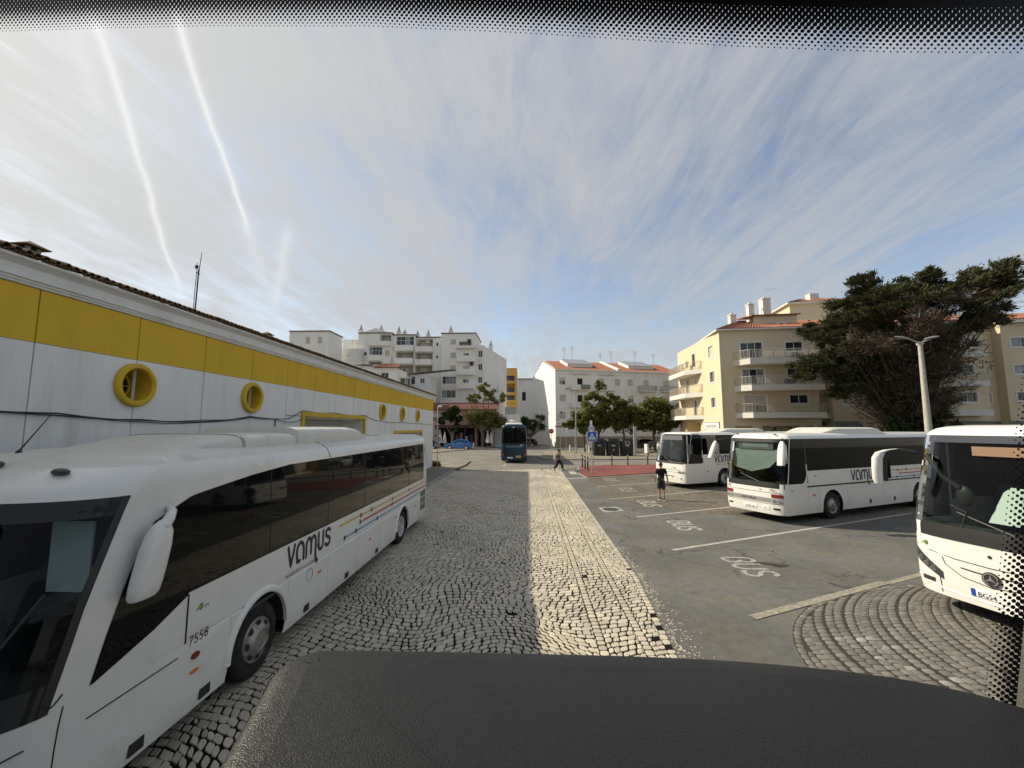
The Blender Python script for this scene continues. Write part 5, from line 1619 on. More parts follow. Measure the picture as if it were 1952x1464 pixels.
for sgn in (-1, 1):
    hl = fstrip(sh, t, 'headlight', *sorted((sgn * .80, sgn * 1.17)), .70, .90, M_['lamp_glass'], .010, 8)
    fstrip(sh, hl, 'indicator_lens', *sorted((sgn * .80, sgn * 1.17)), .905, 1.03, M_['red_lens'], .011, 8)
    for k in range(2):
        mm = MB(); xx = sgn * (.88 + .15 * k); mm.lathe([(.058, 0), (.058, .02), (.045, .025), (.001, .012)], 16, 0, Matrix.Translation((xx, yf(xx, .8) - .008, .80)) @ Matrix.Rotation(R(90), 4, 'X')); mm.build('lamp', M_['chrome'], hl, smooth=50)
    fstrip(sh, t, 'fog_lamp', *sorted((sgn * .84, sgn * 1.06)), .47, .54, M_['lamp_dark'], .007, 6)
mm = MB()
for z in (1.08, .68): mm.box(-1.12, 1.12, yf(.8, z) - .004, yf(.8, z) + .05, z - .006, z + .006)
mm = MB(); rows = [[Vector((x, yf(x, z) - .004, z)) for x in [-1.15 + 2.3 * k / 20 for k in range(21)]] for z in (1.066, 1.078)]; mm.grid(rows); mm.build('panel_joint', M_['groove'], t)
mm = MB(); rows = [[Vector((x, yf(x, z) - .004, z)) for x in [-1.15 + 2.3 * k / 20 for k in range(21)]] for z in (.672, .684)]; mm.grid(rows); mm.build('panel_joint', M_['groove'], t)
fstrip(sh, t, 'number_plate', -.33, .20, .44, .55, M_['white_paper'], .016, 4)
text_mesh(t, '33-BC-28', .095, frontM(-.25, .46, yf(0, .5) - .020), M_['ink'])
fstrip(sh, t, 'sticker', .44, .70, .46, .58, M_['white_paper'], .012, 4); text_mesh(t, 'YPI', .07, frontM(.50, .49, yf(.57, .52) - .017), M_['ink'])
logo_mesh(t, frontM(-1.02, 1.125, yf(.9, 1.15) - .03) @ Matrix.Rotation(R(14), 4, 'Y'), .09)
text_mesh(t, '7524', .13, frontM(.74, 1.12, yf(.9, 1.15) - .02) @ Matrix.Rotation(R(-9), 4, 'Y'), M_['ink'])
leaf_logo(t, frontM(.38, 1.16, yf(.4, 1.15) - .012), .05)
text_mesh(t, '7524', .10, sideM(.42, 1.13, X), M_['ink'])
db = MB(); db.box(-.72, .72, .38, .44, 2.62, 2.98); o = db.build('destination_box', M_['interior_grey'], t); db = MB(); db.box(-.55, .55, .372, .378, 2.70, 2.88); db.build('display', M_['lamp_glass'], o)
sh_ = MB(); sh_.face([(-.95, .33, 1.9), (-.2, .36, 1.75), (.55, .36, 1.95), (.95, .40, 2.35), (.95, .42, 2.62), (-.95, .42, 2.62)]); sh_.build('roller_blind', mat('grey_blind', (.30, .33, .33), .8, .2, .1, 5), t)
mirror_hang(t, (1.13, .34, 3.02), (1.36, -.02, 2.96), (1.42, -.24, 2.12), .26, .17, None)
mirror_hang(t, (-1.13, .34, 3.02), (-1.42, -.10, 2.90), (-1.58, -.26, 2.20), .22, .16, None)
for x in (-.8, .8):
    m = MB(); m.ball((x, .42, 3.19), .06, .04, .025, 10, 6); m.build('marker_lamp', M_['lamp_dark'], t, smooth=60)
m = MB(); m.tube([(-.5, 1.0, 3.2), (-.5, 1.05, 3.45)], .008, 6); m.build('aerial', M_['black_plastic'], t)

# -- the farthest one, boxy front
t, sh, yf, X = right_coach('farthest white coach with boxy front and low door glass, behind the walking man', (8.28, 25.35), RZ, 12.2, 3.18, 1.90, 3.02, 1.40, 3.06, 1.25, .20, 6.5, (1.42, 1.30), 'high', [(3.05, .50, .60), (9.2, .50, .60)])
fstrip(sh, t, 'wiper_panel', -1.2, 1.2, 1.36, 1.48, M_['black_plastic'], .006)
m = MB(); m.box(X - .002, X + .003, .06 + .12, .24, 1.3, 3.0); m.build('corner_post', M_['bus_white'], t)
fstrip(sh, t, 'wheel_arch_panel', -.4, .4, .62, .66, M_['groove'], .003)
for z in (1.02, .88):
    mm = MB(); rows = [[Vector((x, yf(x, zz) - .004, zz)) for x in [-.85 + 1.7 * k / 20 for k in range(21)]] for zz in (z, z + .014)]; mm.grid(rows); mm.build('panel_joint', M_['groove'], t)
for sgn in (-1, 1):
    hl = fstrip(sh, t, 'headlight', *sorted((sgn * .70, sgn * 1.18)), .84, .98, M_['lamp_glass'], .010, 8)
    for k in range(3):
        mm = MB(); xx = sgn * (.76 + .13 * k); mm.lathe([(.05, 0), (.05, .02), (.04, .024), (.001, .012)], 14, 0, Matrix.Translation((xx, yf(xx, .9) - .008, .91)) @ Matrix.Rotation(R(90), 4, 'X')); mm.build('lamp', M_['chrome'], hl, smooth=50)
    mm = MB(); mm.disc((sgn * .9, yf(.9, .55) - .006, .56), .045, (0, -1, 0)); mm.build('fog_lamp', M_['lamp_dark'], t)
fstrip(sh, t, 'number_plate', -.26, .26, .50, .61, M_['white_paper'], .012, 4)
fstrip(sh, t, 'maker_badge', .42, .50, 1.10, 1.17, M_['ink'], .008, 3)
leaf_logo(t, frontM(.30, 1.14, yf(.3, 1.15) - .012), .05)
o = bpy.data.objects.new('mirror', None); COL.objects.link(o); o.parent = t
m = MB(); m.tube([(-1.15, .2, 2.55), (-1.5, -.05, 2.52), (-1.72, -.12, 2.40), (-1.76, -.13, 2.0), (-1.6, -.08, 1.75)], .035, 8); m.build('mirror_arm', M_['black_plastic'], o, smooth=60)
m = MB(); m.box(-1.9, -1.64, -.16, -.04, 1.85, 2.42); m.build('mirror_housing', M_['bus_white'], o)
m = MB(); m.box(1.33, 1.55, .2, .32, 1.95, 2.5); o2 = m.build('mirror', M_['black_plastic'], t)
db = MB(); db.box(-.8, .8, .30, .36, 2.72, 2.98); db.build('destination_box', M_['interior_grey'], t)

# -- the nearest one on the right, round star badge
RZ3 = R(-74)
t, sh, yf, X = right_coach('nearest white coach at the right with round star badge, partly behind the dotted windscreen border', (8.02, 7.88), RZ3, 12.2, 3.50, 1.95, 3.22, 1.60, 3.30, 1.27, .34, 3.4, (1.5, 1.35), 'new', [(2.85, .50, .60), (9.0, .50, .60)])
fstrip(sh, t, 'wiper_panel', -1.22, 1.22, 1.36, 1.62, M_['black_plastic'], .008)
fstrip(sh, t, 'windscreen_border', -1.2, 1.2, 3.16, 3.30, mat('grey_shade_band', (.05, .055, .07), .1, .5, 0), .006)
bd = plate(t, 'maker_badge', frontM(0, .83, yf(0, .83) - .02) @ Matrix.Rotation(R(-4), 4, 'X'), .24, .24, M_['black_plastic'], .014, r=1)
st = MB()
for k in range(3):
    a = R(90 + 120 * k); p = Vector((.088 * math.cos(a), .088 * math.sin(a))); n = Vector((-math.sin(a), math.cos(a))) * .014
    st.face([frontM(0, .83, yf(0, .83) - .037) @ Vector((q.x, q.y, .001 * k)) for q in (n, p, -n)])
st.build('star', M_['silver'], bd)
rg = MB(); rg.lathe([(.088, 0), (.088, .006), (.102, .006), (.102, 0)], 28, 0, frontM(0, .83, yf(0, .83) - .034)); rg.build('ring', M_['silver'], bd)
np_ = fstrip(sh, t, 'number_plate', -.29, .29, .47, .59, M_['white_paper'], .014, 4)
fstrip(sh, t, 'plate_strip', -.30, -.235, .47, .59, M_['plate_blue'], .017, 2); text_mesh(t, 'BG54', .11, frontM(-.21, .485, yf(0, .53) - .02), M_['ink'])
for sgn in (-1, 1):
    # slanting headlamp: black lens that narrows towards the middle
    mb = MB(); rows = []
    for k in range(9):
        f = k / 8; x = sgn * (1.225 - .52 * f)
        z1 = 1.10 - .36 * f; z0 = .86 - .26 * f
        rows.append([Vector((x, yf(x, z) - .008, z)) for z in (z0, (z0 + z1) / 2, z1)])
    mb.grid(rows); hl = mb.build('headlight', M_['lamp_dark'], t, smooth=60)
    for f in (.25, .48, .7):
        x = sgn * (1.225 - .52 * f); z = .98 - .31 * f
        mm = MB(); mm.lathe([(.055, 0), (.055, .014), (.042, .018), (.001, .008)], 16, 0, Matrix.Translation((x, yf(x, z) - .008, z)) @ Matrix.Rotation(R(90), 4, 'X') @ Matrix.Rotation(R(-25 * sgn), 4, 'Y')); mm.build('lamp', M_['chrome'], hl, smooth=50)
    fstrip(sh, t, 'fog_lamp', *sorted((sgn * .86, sgn * 1.1)), .50, .58, M_['lamp_dark'], .006, 6)
def crease(name, pts, r=.007, m='groove'):
    mb = MB(); mb.tube([Vector((x, yf(x, z) - .002, z)) for x, z in pts], r, 6); mb.build(name, M_[m], t)
crease('panel_joint', [(-1.2, 1.13), (-.9, 1.08), (-.5, 1.03), (0, 1.01), (.5, 1.03), (.9, 1.08), (1.2, 1.13)])
crease('panel_joint', [(-.70, 1.02), (-.66, .90), (-.4, .74), (0, .68), (.4, .74), (.66, .90), (.70, 1.02)])
crease('grille_slot', [(-.42, .90), (-.25, .885), (-.12, .88)], .011)
crease('grille_slot', [(.42, .90), (.25, .885), (.12, .88)], .011)
crease('panel_joint', [(-.78, .72), (-.76, .55), (-.76, .36)])
crease('panel_joint', [(.78, .72), (.76, .55), (.76, .36)])
crease('bumper_edge', [(-1.2, .56), (-.8, .46), (-.72, .43), (0, .40), (.72, .43), (.8, .46), (1.2, .56)], .014, 'bus_white')
leaf_logo(t, frontM(-.98, 1.22, yf(.98, 1.22) - .03) @ Matrix.Rotation(R(14), 4, 'Y'), .075)
m = MB(); m.disc((0, yf(0, 1.22) - .008, 1.20), .03, (0, -1, 0), seg=14); m.build('wash_nozzle', M_['black_plastic'], t)
# left mirror: thick white hook with a black inside
def hook(sgn):
    o = bpy.data.objects.new('mirror', None); COL.objects.link(o); o.parent = t
    pts = [(sgn * 1.16, .32, 2.92), (sgn * 1.28, .10, 2.97), (sgn * 1.38, -.06, 2.92), (sgn * 1.43, -.14, 2.78), (sgn * 1.44, -.17, 2.55), (sgn * 1.43, -.18, 2.34)]
    a = MB(); a.tube(pts, [.05, .05, .055, .06, .06, .05], 12); a.build('mirror_arm', M_['black_plastic'], o, smooth=60)
    hs = MB(); rows = []
    for i, (p, w) in enumerate(zip([(sgn * 1.30, .03, 3.01), (sgn * 1.40, -.09, 2.985), (sgn * 1.475, -.18, 2.93), (sgn * 1.505, -.22, 2.82), (sgn * 1.51, -.235, 2.6), (sgn * 1.51, -.24, 2.38), (sgn * 1.50, -.24, 2.29)], (.03, .07, .11, .135, .14, .135, .10))):
        rows.append([(p[0] + .085 * math.cos(q) * (w / .14) ** .5, p[1] + w * math.sin(q), p[2]) for q in [2 * math.pi * k / 14 for k in range(14)]])
    hs.grid(rows, closed=True); hs.face(rows[0][::-1]); hs.face(rows[-1]); hs.build('mirror_housing', M_['bus_white'], o, smooth=60)
    g = MB(); g.box(sgn * 1.37, sgn * 1.46, -.10, -.092, 2.4, 2.75); g.build('mirror_glass', M_['chrome'], o)
hook(-1); hook(1)
m = MB(); m.box(-.25, .5, .31, .33, 2.93, 3.10); m.build('destination_display', mat('amber_display', (.26, .165, .11), .6, .3, .1, 20), t)
m = MB(); m.face([(-.28, .60, 1.70), (.9, .62, 1.70), (.9, .86, 2.30), (-.02, .80, 2.36), (-.12, .78, 2.26)]); m.build('folded_sunshade', mat('silver_sunshade', (.82, .86, .83), .6, .4, .05, 6), t)
m = MB(); m.tube([(-1.05, .45, 2.9), (-.8, .40, 2.5), (-.55, .42, 2.30)], .05, 8); m.ball((-.5, .45, 2.15), .14, .06, .2, 10, 8); m.build('inner_mirror', M_['black_plastic'], t, smooth=60)

# -- dark blue coach turning away at the end of the lane
def build_blue_coach():
    t = thing('blue_coach', 'dark teal coach seen from behind, driving off at the end of the cobbled lane', 'coach', (-1.50, 53.4, 0), R(180.6))
    L, H, w = 12.0, 3.72, 1.27
    hw = [(0.30, w - .03), (0.5, w), (1.9, w), (3.3, w - .06), (H - .2, w - .09), (H - .1, w - .16), (H - .03, w - .32), (H, w - .6)]
    front = [(0.3, .05), (.8, 0), (2.0, .1), (3.4, .4), (H, 1.0)]
    sh = BusShell(L, hw, front, .4, 3.2, tail=.34, texp=4.5, arches=[(2.9, .5, .6), (9.1, .5, .6)]); sh.gz = (0, 0)
    zs = [.3, .36, .5, .8, 1.1, 1.5, 1.9, 2.1, 2.6, 3.0, 3.25, 3.4, H - .2, H - .1, H - .06, H - .03, H - .01, H]
    def key(kind, a, z, side):
        if kind == 's' and 1.9 < z < 3.25 and 1.2 < a < L - 1: return ('side_window',)
        if kind == 'n' and 1.2 < z < 3.25: return ('windscreen',)
        if kind == 't' and 1.9 < z < 3.4 and .42 < a < math.pi - .42: return ('rear_window',)
        return ('body',)
    parts = bus_mesh(sh, zs, key, None, nt=16)
    for k, mb in parts.items():
        if k == 'floor': mb.build('underbody', M_['groove'], t); continue
        mb.build(k[0], M_['teal'] if k[0] == 'body' else M_['dark_glass'], t, smooth=38, weld=True)
    for yc in (2.9, 9.1):
        for sd in (1, -1): wheel_mesh(t, (sd * (w - .17), yc, .5), .5, .29, .28, 'deep', sd)
    for sd in (1, -1): wheel_well(sh, t, sd)
    roof_pod(t, -.85, .85, 7.6, 11.5, H - .03, H + .22, M_['bus_white'], 'air_conditioner', .5, .4)
    yb = lambda x: L - sh.tail + sh.tail * math.sqrt(max(0, 1 - min(1, abs(x) / w) ** 4.5))
    RM = lambda x, z, o=.01: Matrix(((-1, 0, 0, x), (0, 0, 1, yb(x) + o), (0, 1, 0, z), (0, 0, 0, 1)))
    for sd in (1, -1):
        mb = MB(); mb.face([RM(sd * 1.06, .95) @ Vector((sx * .14, sz, .0)) for sx, sz in ((-1, -.28), (1, -.28), (1 if sd > 0 else .5, .36), (-.5 if sd > 0 else -1, .36))]); l_ = mb.build('tail_lamp', M_['red_lens'], t)
        mb = MB(); mb.face([RM(sd * 1.06, .78, .016) @ Vector((sx * .09, sz * .05, 0)) for sx, sz in ((-1, -1), (1, -1), (1, 1), (-1, 1))]); mb.build('lens', M_['orange_lens'], l_)
        mb = MB(); mb.box(sd * (w - .02), sd * (w + .006), 6, 12 - .33, 1.2, 3.4) if False else None
        mb = MB(); mb.tube([(sd * (lerp_tab(hw, z) - .01), L - .25, z) for z in (1.2, 1.9, 2.6, 3.3, H - .12)], .03, 6); mb.build('edge_trim', M_['blue_film'] if sd > 0 else M_['silver'], t)
    plate(t, 'number_plate', RM(.35, .52), .55, .12, M_['white_paper'], .004); plate(t, 'hazard_panel', RM(-.45, .62), .5, .22, M_['yellow_film'], .004)
    plate(t, 'sign_plate', RM(.0, 1.60), 1.5, .16, mat('grey_blue_lettering', (.12, .16, .19), .5, .4, .2, 14), .003)
    plate(t, 'emblem', RM(-.75, 1.72, .014), .30, .14, M_['silver'], .003); plate(t, 'camera', RM(0, 3.48, .02), .2, .09, M_['bus_white'], .05)
    g = bpy.data.objects.new('engine_grille', None); COL.objects.link(g); g.parent = t
    for k in range(7):
        mb = MB(); mb.box(.45, .95, yb(.7) + .0, yb(.7) + .02, .75 + k * .09, .80 + k * .09); mb.build('louvre', M_['black_plastic'], g)
    mb = MB(); mb.box(-1.2, 1.2, L - .14, L - .02, .28, .46); mb.build('rear_bumper', M_['black_plastic'], t)
build_blue_coach()
# ---------------------------------------------------------------- buildings
class Facade:
    """a plane wall from O along u (to the right seen from outside), with openings, windows and balconies"""
    def __init__(s, root, O, u, name='wall'):
        s.root = root; s.O = Vector((O[0], O[1], 0)); l = math.hypot(*u); s.u = Vector((u[0] / l, u[1] / l, 0)); s.n = Vector((s.u.y, -s.u.x, 0)); s.name = name
    def P(s, a, z, d=0.0):
        return s.O + s.u * a + s.n * d + Vector((0, 0, z))
    def quad(s, mb, a0, a1, z0, z1, d=0.0, m=0):
        mb.face([s.P(a0, z0, d), s.P(a1, z0, d), s.P(a1, z1, d), s.P(a0, z1, d)], m)
    def slab(s, mb, a0, a1, z0, z1, d0, d1, m=0):
        c = [s.P(a, z, d) for z in (z0, z1) for d in (d0, d1) for a in (a0, a1)]
        n = len(mb.v); mb.v.extend(tuple(p) for p in c)
        for q in ((0, 1, 3, 2), (4, 6, 7, 5), (2, 3, 7, 6), (0, 4, 5, 1), (0, 2, 6, 4), (1, 5, 7, 3)):
            mb.f.append(tuple(n + i for i in q)); mb.m.append(m); mb.t.append(None)
    def wall(s, a0, a1, z0, z1, mat_, ops=(), depth=.16, top=None):
        """ops: (a0,a1,z0,z1[,depth]); top: list of (a,z) above z1 that closes a gable"""
        mb = MB()
        xs = sorted({a0, a1} | {v for o in ops for v in o[:2] if a0 < v < a1}); zs = sorted({z0, z1} | {v for o in ops for v in o[2:4] if z0 < v < z1})
        for i in range(len(xs) - 1):
            for j in range(len(zs) - 1):
                cx, cz = (xs[i] + xs[i + 1]) / 2, (zs[j] + zs[j + 1]) / 2
                if any(o[0] < cx < o[1] and o[2] < cz < o[3] for o in ops): continue
                s.quad(mb, xs[i], xs[i + 1], zs[j], zs[j + 1])
        for o in ops:
            d = -(o[4] if len(o) > 4 else depth)
            for q in (((o[0], o[2]), (o[0], o[3])), ((o[0], o[3]), (o[1], o[3])), ((o[1], o[3]), (o[1], o[2])), ((o[1], o[2]), (o[0], o[2]))):
                mb.face([s.P(*q[0]), s.P(*q[0], d), s.P(*q[1], d), s.P(*q[1])])
            if len(o) > 4: s.quad(mb, o[0], o[1], o[2], o[3], d)
        if top: mb.face([s.P(a0, z1), s.P(a1, z1)] + [s.P(a, z) for a, z in top])
        return mb.build(s.name, mat_, s.root)
    def window(s, a0, a1, z0, z1, kind='two', d=-.13, fm=None, surround=None):
        """frame as a part; panes or shutter as its sub-parts"""
        fm = fm or M_['frame_white']
        fr = MB(); w = .055
        s.slab(fr, a0, a1, z0, z0 + w, d - .03, d + .04); s.slab(fr, a0, a1, z1 - w, z1, d - .03, d + .04)
        s.slab(fr, a0, a0 + w, z0 + w, z1 - w, d - .03, d + .04); s.slab(fr, a1 - w, a1, z0 + w, z1 - w, d - .03, d + .04)
        n = {'two': 2, 'one': 1, 'three': 3, 'four': 4, 'half': 2, 'shut': 1, 'dark': 1, 'glazed': 4, 'louvre': 1}[kind]
        for k in range(1, n):
            x = a0 + (a1 - a0) * k / n; s.slab(fr, x - w / 2, x + w / 2, z0 + w, z1 - w, d - .03, d + .035)
        if kind == 'glazed': s.slab(fr, a0 + w, a1 - w, z0 + (z1 - z0) * .55, z0 + (z1 - z0) * .55 + .05, d - .03, d + .034)
        if surround:
            s.slab(fr, a0 - .1, a1 + .1, z0 - .12, z0 - .002, d, .04)
            s.slab(fr, a0 - .1, a1 + .1, z1 + .002, z1 + .10, 0.001, .03); s.slab(fr, a0 - .1, a0 - .002, z0, z1, 0.001, .03); s.slab(fr, a1 + .002, a1 + .1, z0, z1, 0.001, .03)
        o = fr.build('window', fm, s.root)
        zs = z0
        if kind in ('half', 'shut', 'louvre'):
            zs = z1 if kind == 'shut' else z0 + (z1 - z0) * rnd.uniform(.35, .6)
            if kind == 'louvre': zs = z1
            sh = MB(); zb = z0 if kind in ('shut', 'louvre') else zs
            n_ = max(3, int((z1 - zb) / .16)); h = (z1 - zb) / n_
            for k in range(n_):
                s.slab(sh, a0 + w, a1 - w, zb + k * h + .008, zb + (k + 1) * h - .004, d - .03, d + .02)
            sh.build('shutter', M_['shutter'], o, kind='stuff')
            if kind in ('shut', 'louvre'): return o
        for k in range(n):
            p = MB(); x0 = a0 + (a1 - a0) * k / n + w / 2; x1 = a0 + (a1 - a0) * (k + 1) / n - w / 2
            s.quad(p, x0, x1, z0 + w / 2, z1 - w / 2, d - .02)
            p.build('pane', M_['dark_open'] if kind == 'dark' else (M_['pane_light'] if rnd.random() < .35 else M_['pane']), o)
        return o
    def balcony(s, a0, a1, z0, z1, depth, slab_m=None, rail=None, rail_h=.85, rail_m=None, skew=0.0, parapet=False, skew1=0.0):
        """slab with its fascia; bars or panels stand on it"""
        pl = [(a0, 0), (a0 + skew, depth), (a1 - skew1, depth), (a1, 0)]
        mb = MB()
        for z, f in ((z1, 1), (z0, -1)):
            q = [s.P(a, z, d + .001) for a, d in pl]; mb.face(q if f > 0 else q[::-1])
        for i in range(3):
            (a, d), (b, e) = pl[i], pl[i + 1]
            mb.face([s.P(a, z0, d + .001), s.P(b, z0, e + .001), s.P(b, z1, e + .001), s.P(a, z1, d + .001)])
        o = mb.build('balcony', slab_m or M_['balcony'], s.root)
        if rail:
            r = MB(); zt = z1 + rail_h; rm = rail_m or M_['rail']
            pts = [s.P(a, 0, d - .05 if d else .02) for a, d in pl]
            for i in range(3):
                A, B = pts[i], pts[i + 1]; L = (B - A).length
                if L < .05: continue
                for z, t in ((zt, .03), (z1 + .1, .018)):
                    r.tube([A + Vector((0, 0, z)), B + Vector((0, 0, z))], t, 5)
                if rail == 'bars':
                    n = max(2, int(L / .14))
                    for k in range(n + 1):
                        p = A + (B - A) * k / n; r.tube([p + Vector((0, 0, z1)), p + Vector((0, 0, zt))], .016 if k % 8 else .028, 4, cap=False)
                elif rail == 'cross':
                    n = max(2, int(L / .3))
                    for k in range(n):
                        p = A + (B - A) * k / n; q = A + (B - A) * (k + 1) / n
                        r.tube([p + Vector((0, 0, z1)), p + Vector((0, 0, zt))], .018, 4, cap=False); r.tube([p + Vector((0, 0, z1 + .1)), q + Vector((0, 0, zt))], .012, 4, cap=False); r.tube([q + Vector((0, 0, z1 + .1)), p + Vector((0, 0, zt))], .012, 4, cap=False)
                else:
                    q = [A + Vector((0, 0, z1 + .06)), B + Vector((0, 0, z1 + .06)), B + Vector((0, 0, zt - .04)), A + Vector((0, 0, zt - .04))]
                    r.face(q); r.face([p - s.n * .03 for p in q][::-1])
            r.build('railing', rm, o)
        return o

def prism_roof(root, pts, name, m, thick=.12):
    """flat panel given by its corner points, with thickness"""
    mb = MB(); P = [Vector(p) for p in pts]
    mb.face(P); mb.face([p - Vector((0, 0, thick)) for p in P][::-1])
    for i in range(len(P)):
        a, b = P[i], P[(i + 1) % len(P)]
        mb.face([a - Vector((0, 0, thick)), b - Vector((0, 0, thick)), b, a])
    return mb.build(name, m, root)

def tile_ribs(root, a, b, c, d, m, step=.28, name='roof_tiles'):
    """rows of rounded tiles running down a slope with eave a-b and ridge d-c"""
    a, b, c, d = map(Vector, (a, b, c, d)); n = int((b - a).length / step); mb = MB()
    nn = (b - a).cross(d - a).normalized()
    if nn.z < 0: nn = -nn
    for k in range(n):
        f0 = k / n; fm = (k + .5) / n
        p, q = a + (b - a) * f0, d + (c - d) * f0; r, s_ = a + (b - a) * fm, d + (c - d) * fm
        p2, q2 = a + (b - a) * (k + 1) / n, d + (c - d) * (k + 1) / n
        h = nn * step * .26
        mb.face([p, r + h, s_ + h, q]); mb.face([r + h, p2, q2, s_ + h])
    return mb.build(name, m, root, kind='stuff')

def side_boxes(root, F, W, D, z1, m, back=True):
    """side and back walls behind a front facade F of width W"""
    O = F.O; u, n = F.u, F.n; mb = MB()
    A, B = O, O + u * W; C_, D_ = B - n * D, A - n * D
    for p, q in ((B, C_), (C_, D_), (D_, A)):
        mb.face([p + Vector((0, 0, -.05)), q + Vector((0, 0, -.05)), q + Vector((0, 0, z1)), p + Vector((0, 0, z1))])
    mb.face([p + Vector((0, 0, z1)) for p in (A, B, C_, D_)])
    return mb.build('wall', m, root)

# ---- white terraced block with tiled roof, its blank gable in the sun
def build_terrace():
    t = thing('terraced_block', 'white three-storey terrace with red tiled roof and blank sunlit gable behind the trees', 'apartment block')
    A = (5.03, 76.0); F = Facade(t, A, (.966, .257))
    W, D, ez, rz_ = 25.5, 15.1, 13.95, 16.6
    ops = []; wins = []
    def W_(a0, a1, z0, z1, k, **kw):
        ops.append((a0, a1, z0, z1)); wins.append((a0, a1, z0, z1, k))
    for (a0, a1, k) in ((.77, 1.94, 'half'), (8.43, 9.6, 'half'), (11.7, 12.87, 'shut'), (14.34, 15.5, 'shut'), (17.66, 18.78, 'shut'), (21.88, 23.01, 'shut')): W_(a0, a1, 11.2, 12.5, k)
    W_(4.23, 5.33, 10.45, 12.5, 'dark')
    for (a0, a1, k) in ((.77, 2.0, 'shut'), (8.44, 9.5, 'two'), (11.7, 12.89, 'two'), (14.42, 15.54, 'half'), (17.62, 18.77, 'half'), (21.93, 23.0, 'half')): W_(a0, a1, 8.1, 9.4, k)
    W_(4.23, 5.33, 7.35, 9.4, 'dark')
    for (a0, a1, k) in ((.77, 1.9, 'shut'), (4.2, 5.3, 'shut'), (8.44, 9.5, 'shut'), (11.7, 12.9, 'shut'), (14.4, 15.5, 'shut'), (17.6, 18.8, 'shut'), (21.9, 23.0, 'shut')): W_(a0, a1, 4.95, 6.2, k)
    for a0, a1 in ((3.2, 5.4), (8.0, 10.0), (12.0, 14.2), (17.0, 19.4)): ops.append((a0, a1, .3, 2.7)); wins.append((a0, a1, .3, 2.7, 'dark'))
    F.wall(0, 13.65, 1.82, ez, M_['far_white'], [o for o in ops if o[1] < 13.7 and o[2] > 1.8])
    F.wall(13.65, W, 1.82, ez, M_['far_white2'], [o for o in ops if o[0] > 13.6 and o[2] > 1.8])
    F.wall(0, W, -.05, 1.82, mat('terrace_plinth', (.33, .28, .20), .9, .2, .1, 1), [])
    for w in wins:
        if w[2] > 1.8: F.window(*w)
    bands = MB()
    for z in (13.22, 10.15, 6.93, 3.6):
        F.slab(bands, 0.0, W, z - .05, z + .05, -.02, .05)
    F.slab(bands, -.1, W, ez - .1, ez + .12, -.1, .35); bands.build('string_course', M_['far_white2'], t)
    for z0 in (10.22, 7.05):
        for a0, a1, kind in ((2.85, 6.45, 1), (7.9, 11.5, 2)):
            F.balcony(a0, a1, z0, z0 + .14, .9, M_['far_white2'])
            for (b0, b1, m_, k) in ((a0, a0 + 1.75, M_['far_white2'] if kind == 1 else M_['olive_panel'], 'panel'), (a0 + 1.8, a1, M_['olive_panel'] if kind == 1 else M_['far_white2'], 'panel')):
                r = MB(); F.slab(r, b0, b1, z0 + .14, z0 + 1.0, .82, .88); r.build('balcony_panel', m_, t)
        for a0, a1 in ((16.5, 20.05), (21.3, 24.9)):
            F.balcony(a0, a1, z0, z0 + .14, .9, M_['far_white2'], 'cross', .88, M_['rail_dark'])
    cn = MB(); F.slab(cn, 3.2, 6.6, 13.25, 13.35, .0, .5); F.slab(cn, 8.4, 11.6, 13.25, 13.35, 0, .5); cn.build('canopy', M_['far_white2'], t)
    # gable towards the left, back and far end
    G = Facade(t, (A[0] - .257 * D, A[1] + .966 * D), (.257, -.966))
    G.wall(0, D, -.05, ez, M_['gable_white'], [], top=[(D, ez), (D / 2, rz_), (0, ez)][1:2])
    E = Facade(t, (A[0] + .966 * W, A[1] + .257 * W), (-.257, .966)); E.wall(0, D, -.05, ez, M_['far_white'], [], top=[(D / 2, rz_)])
    B = Facade(t, (A[0] + .966 * W - .257 * D, A[1] + .257 * W + .966 * D), (-.966, -.257)); B.wall(0, W, -.05, ez, M_['far_white'])
    P = lambda a, d, z: F.P(a, z, -d)
    roof = prism_roof(t, [P(-.05, -.3, ez + .05), P(W, -.3, ez + .05), P(W, D / 2, rz_ + .1), P(-.05, D / 2, rz_ + .1)], 'roof', M_['tile_red'])
    prism_roof(t, [P(W, D + .3, ez + .05), P(0, D + .3, ez + .05), P(0, D / 2, rz_ + .1), P(W, D / 2, rz_ + .1)], 'roof', M_['tile_red'])
    tile_ribs(roof, P(.15, -.32, ez + .06), P(W, -.32, ez + .06), P(W, D / 2, rz_ + .12), P(.15, D / 2, rz_ + .12), M_['tile_red'])
    cp = MB(); q = [P(-.1, -.1, ez + .1), P(.18, -.1, ez + .1), P(.18, D / 2, rz_ + .22), P(-.1, D / 2, rz_ + .22)]; cp.face(q); cp.face([q[1], q[1] - Vector((0, 0, .3)), q[2] - Vector((0, 0, .3)), q[2]]); cp.face([q[0], q[1], q[1] - Vector((0, 0, .4)), q[0] - Vector((0, 0, .4))]); cp.build('gable_coping', M_['gable_white'], t)
    # firewall and two dormers with glazed tops
    fw = MB(); q = [P(12.2, -.3, ez + .02), P(12.2, D / 2, rz_ + .05)]
    for da in (0, .45): fw.face([P(12.2 + da, -.3, ez), P(12.2 + da, -.3, ez + .5), P(12.2 + da, D / 2, rz_ + .5), P(12.2 + da, D / 2, rz_)])
    fw.face([P(12.2, -.3, ez + .5), P(12.65, -.3, ez + .5), P(12.65, D / 2, rz_ + .5), P(12.2, D / 2, rz_ + .5)]); fw.face([P(12.2, -.3, ez), P(12.65, -.3, ez), P(12.65, -.3, ez + .5), P(12.2, -.3, ez + .5)])
    fw.build('fire_wall', M_['gable_white'], t)
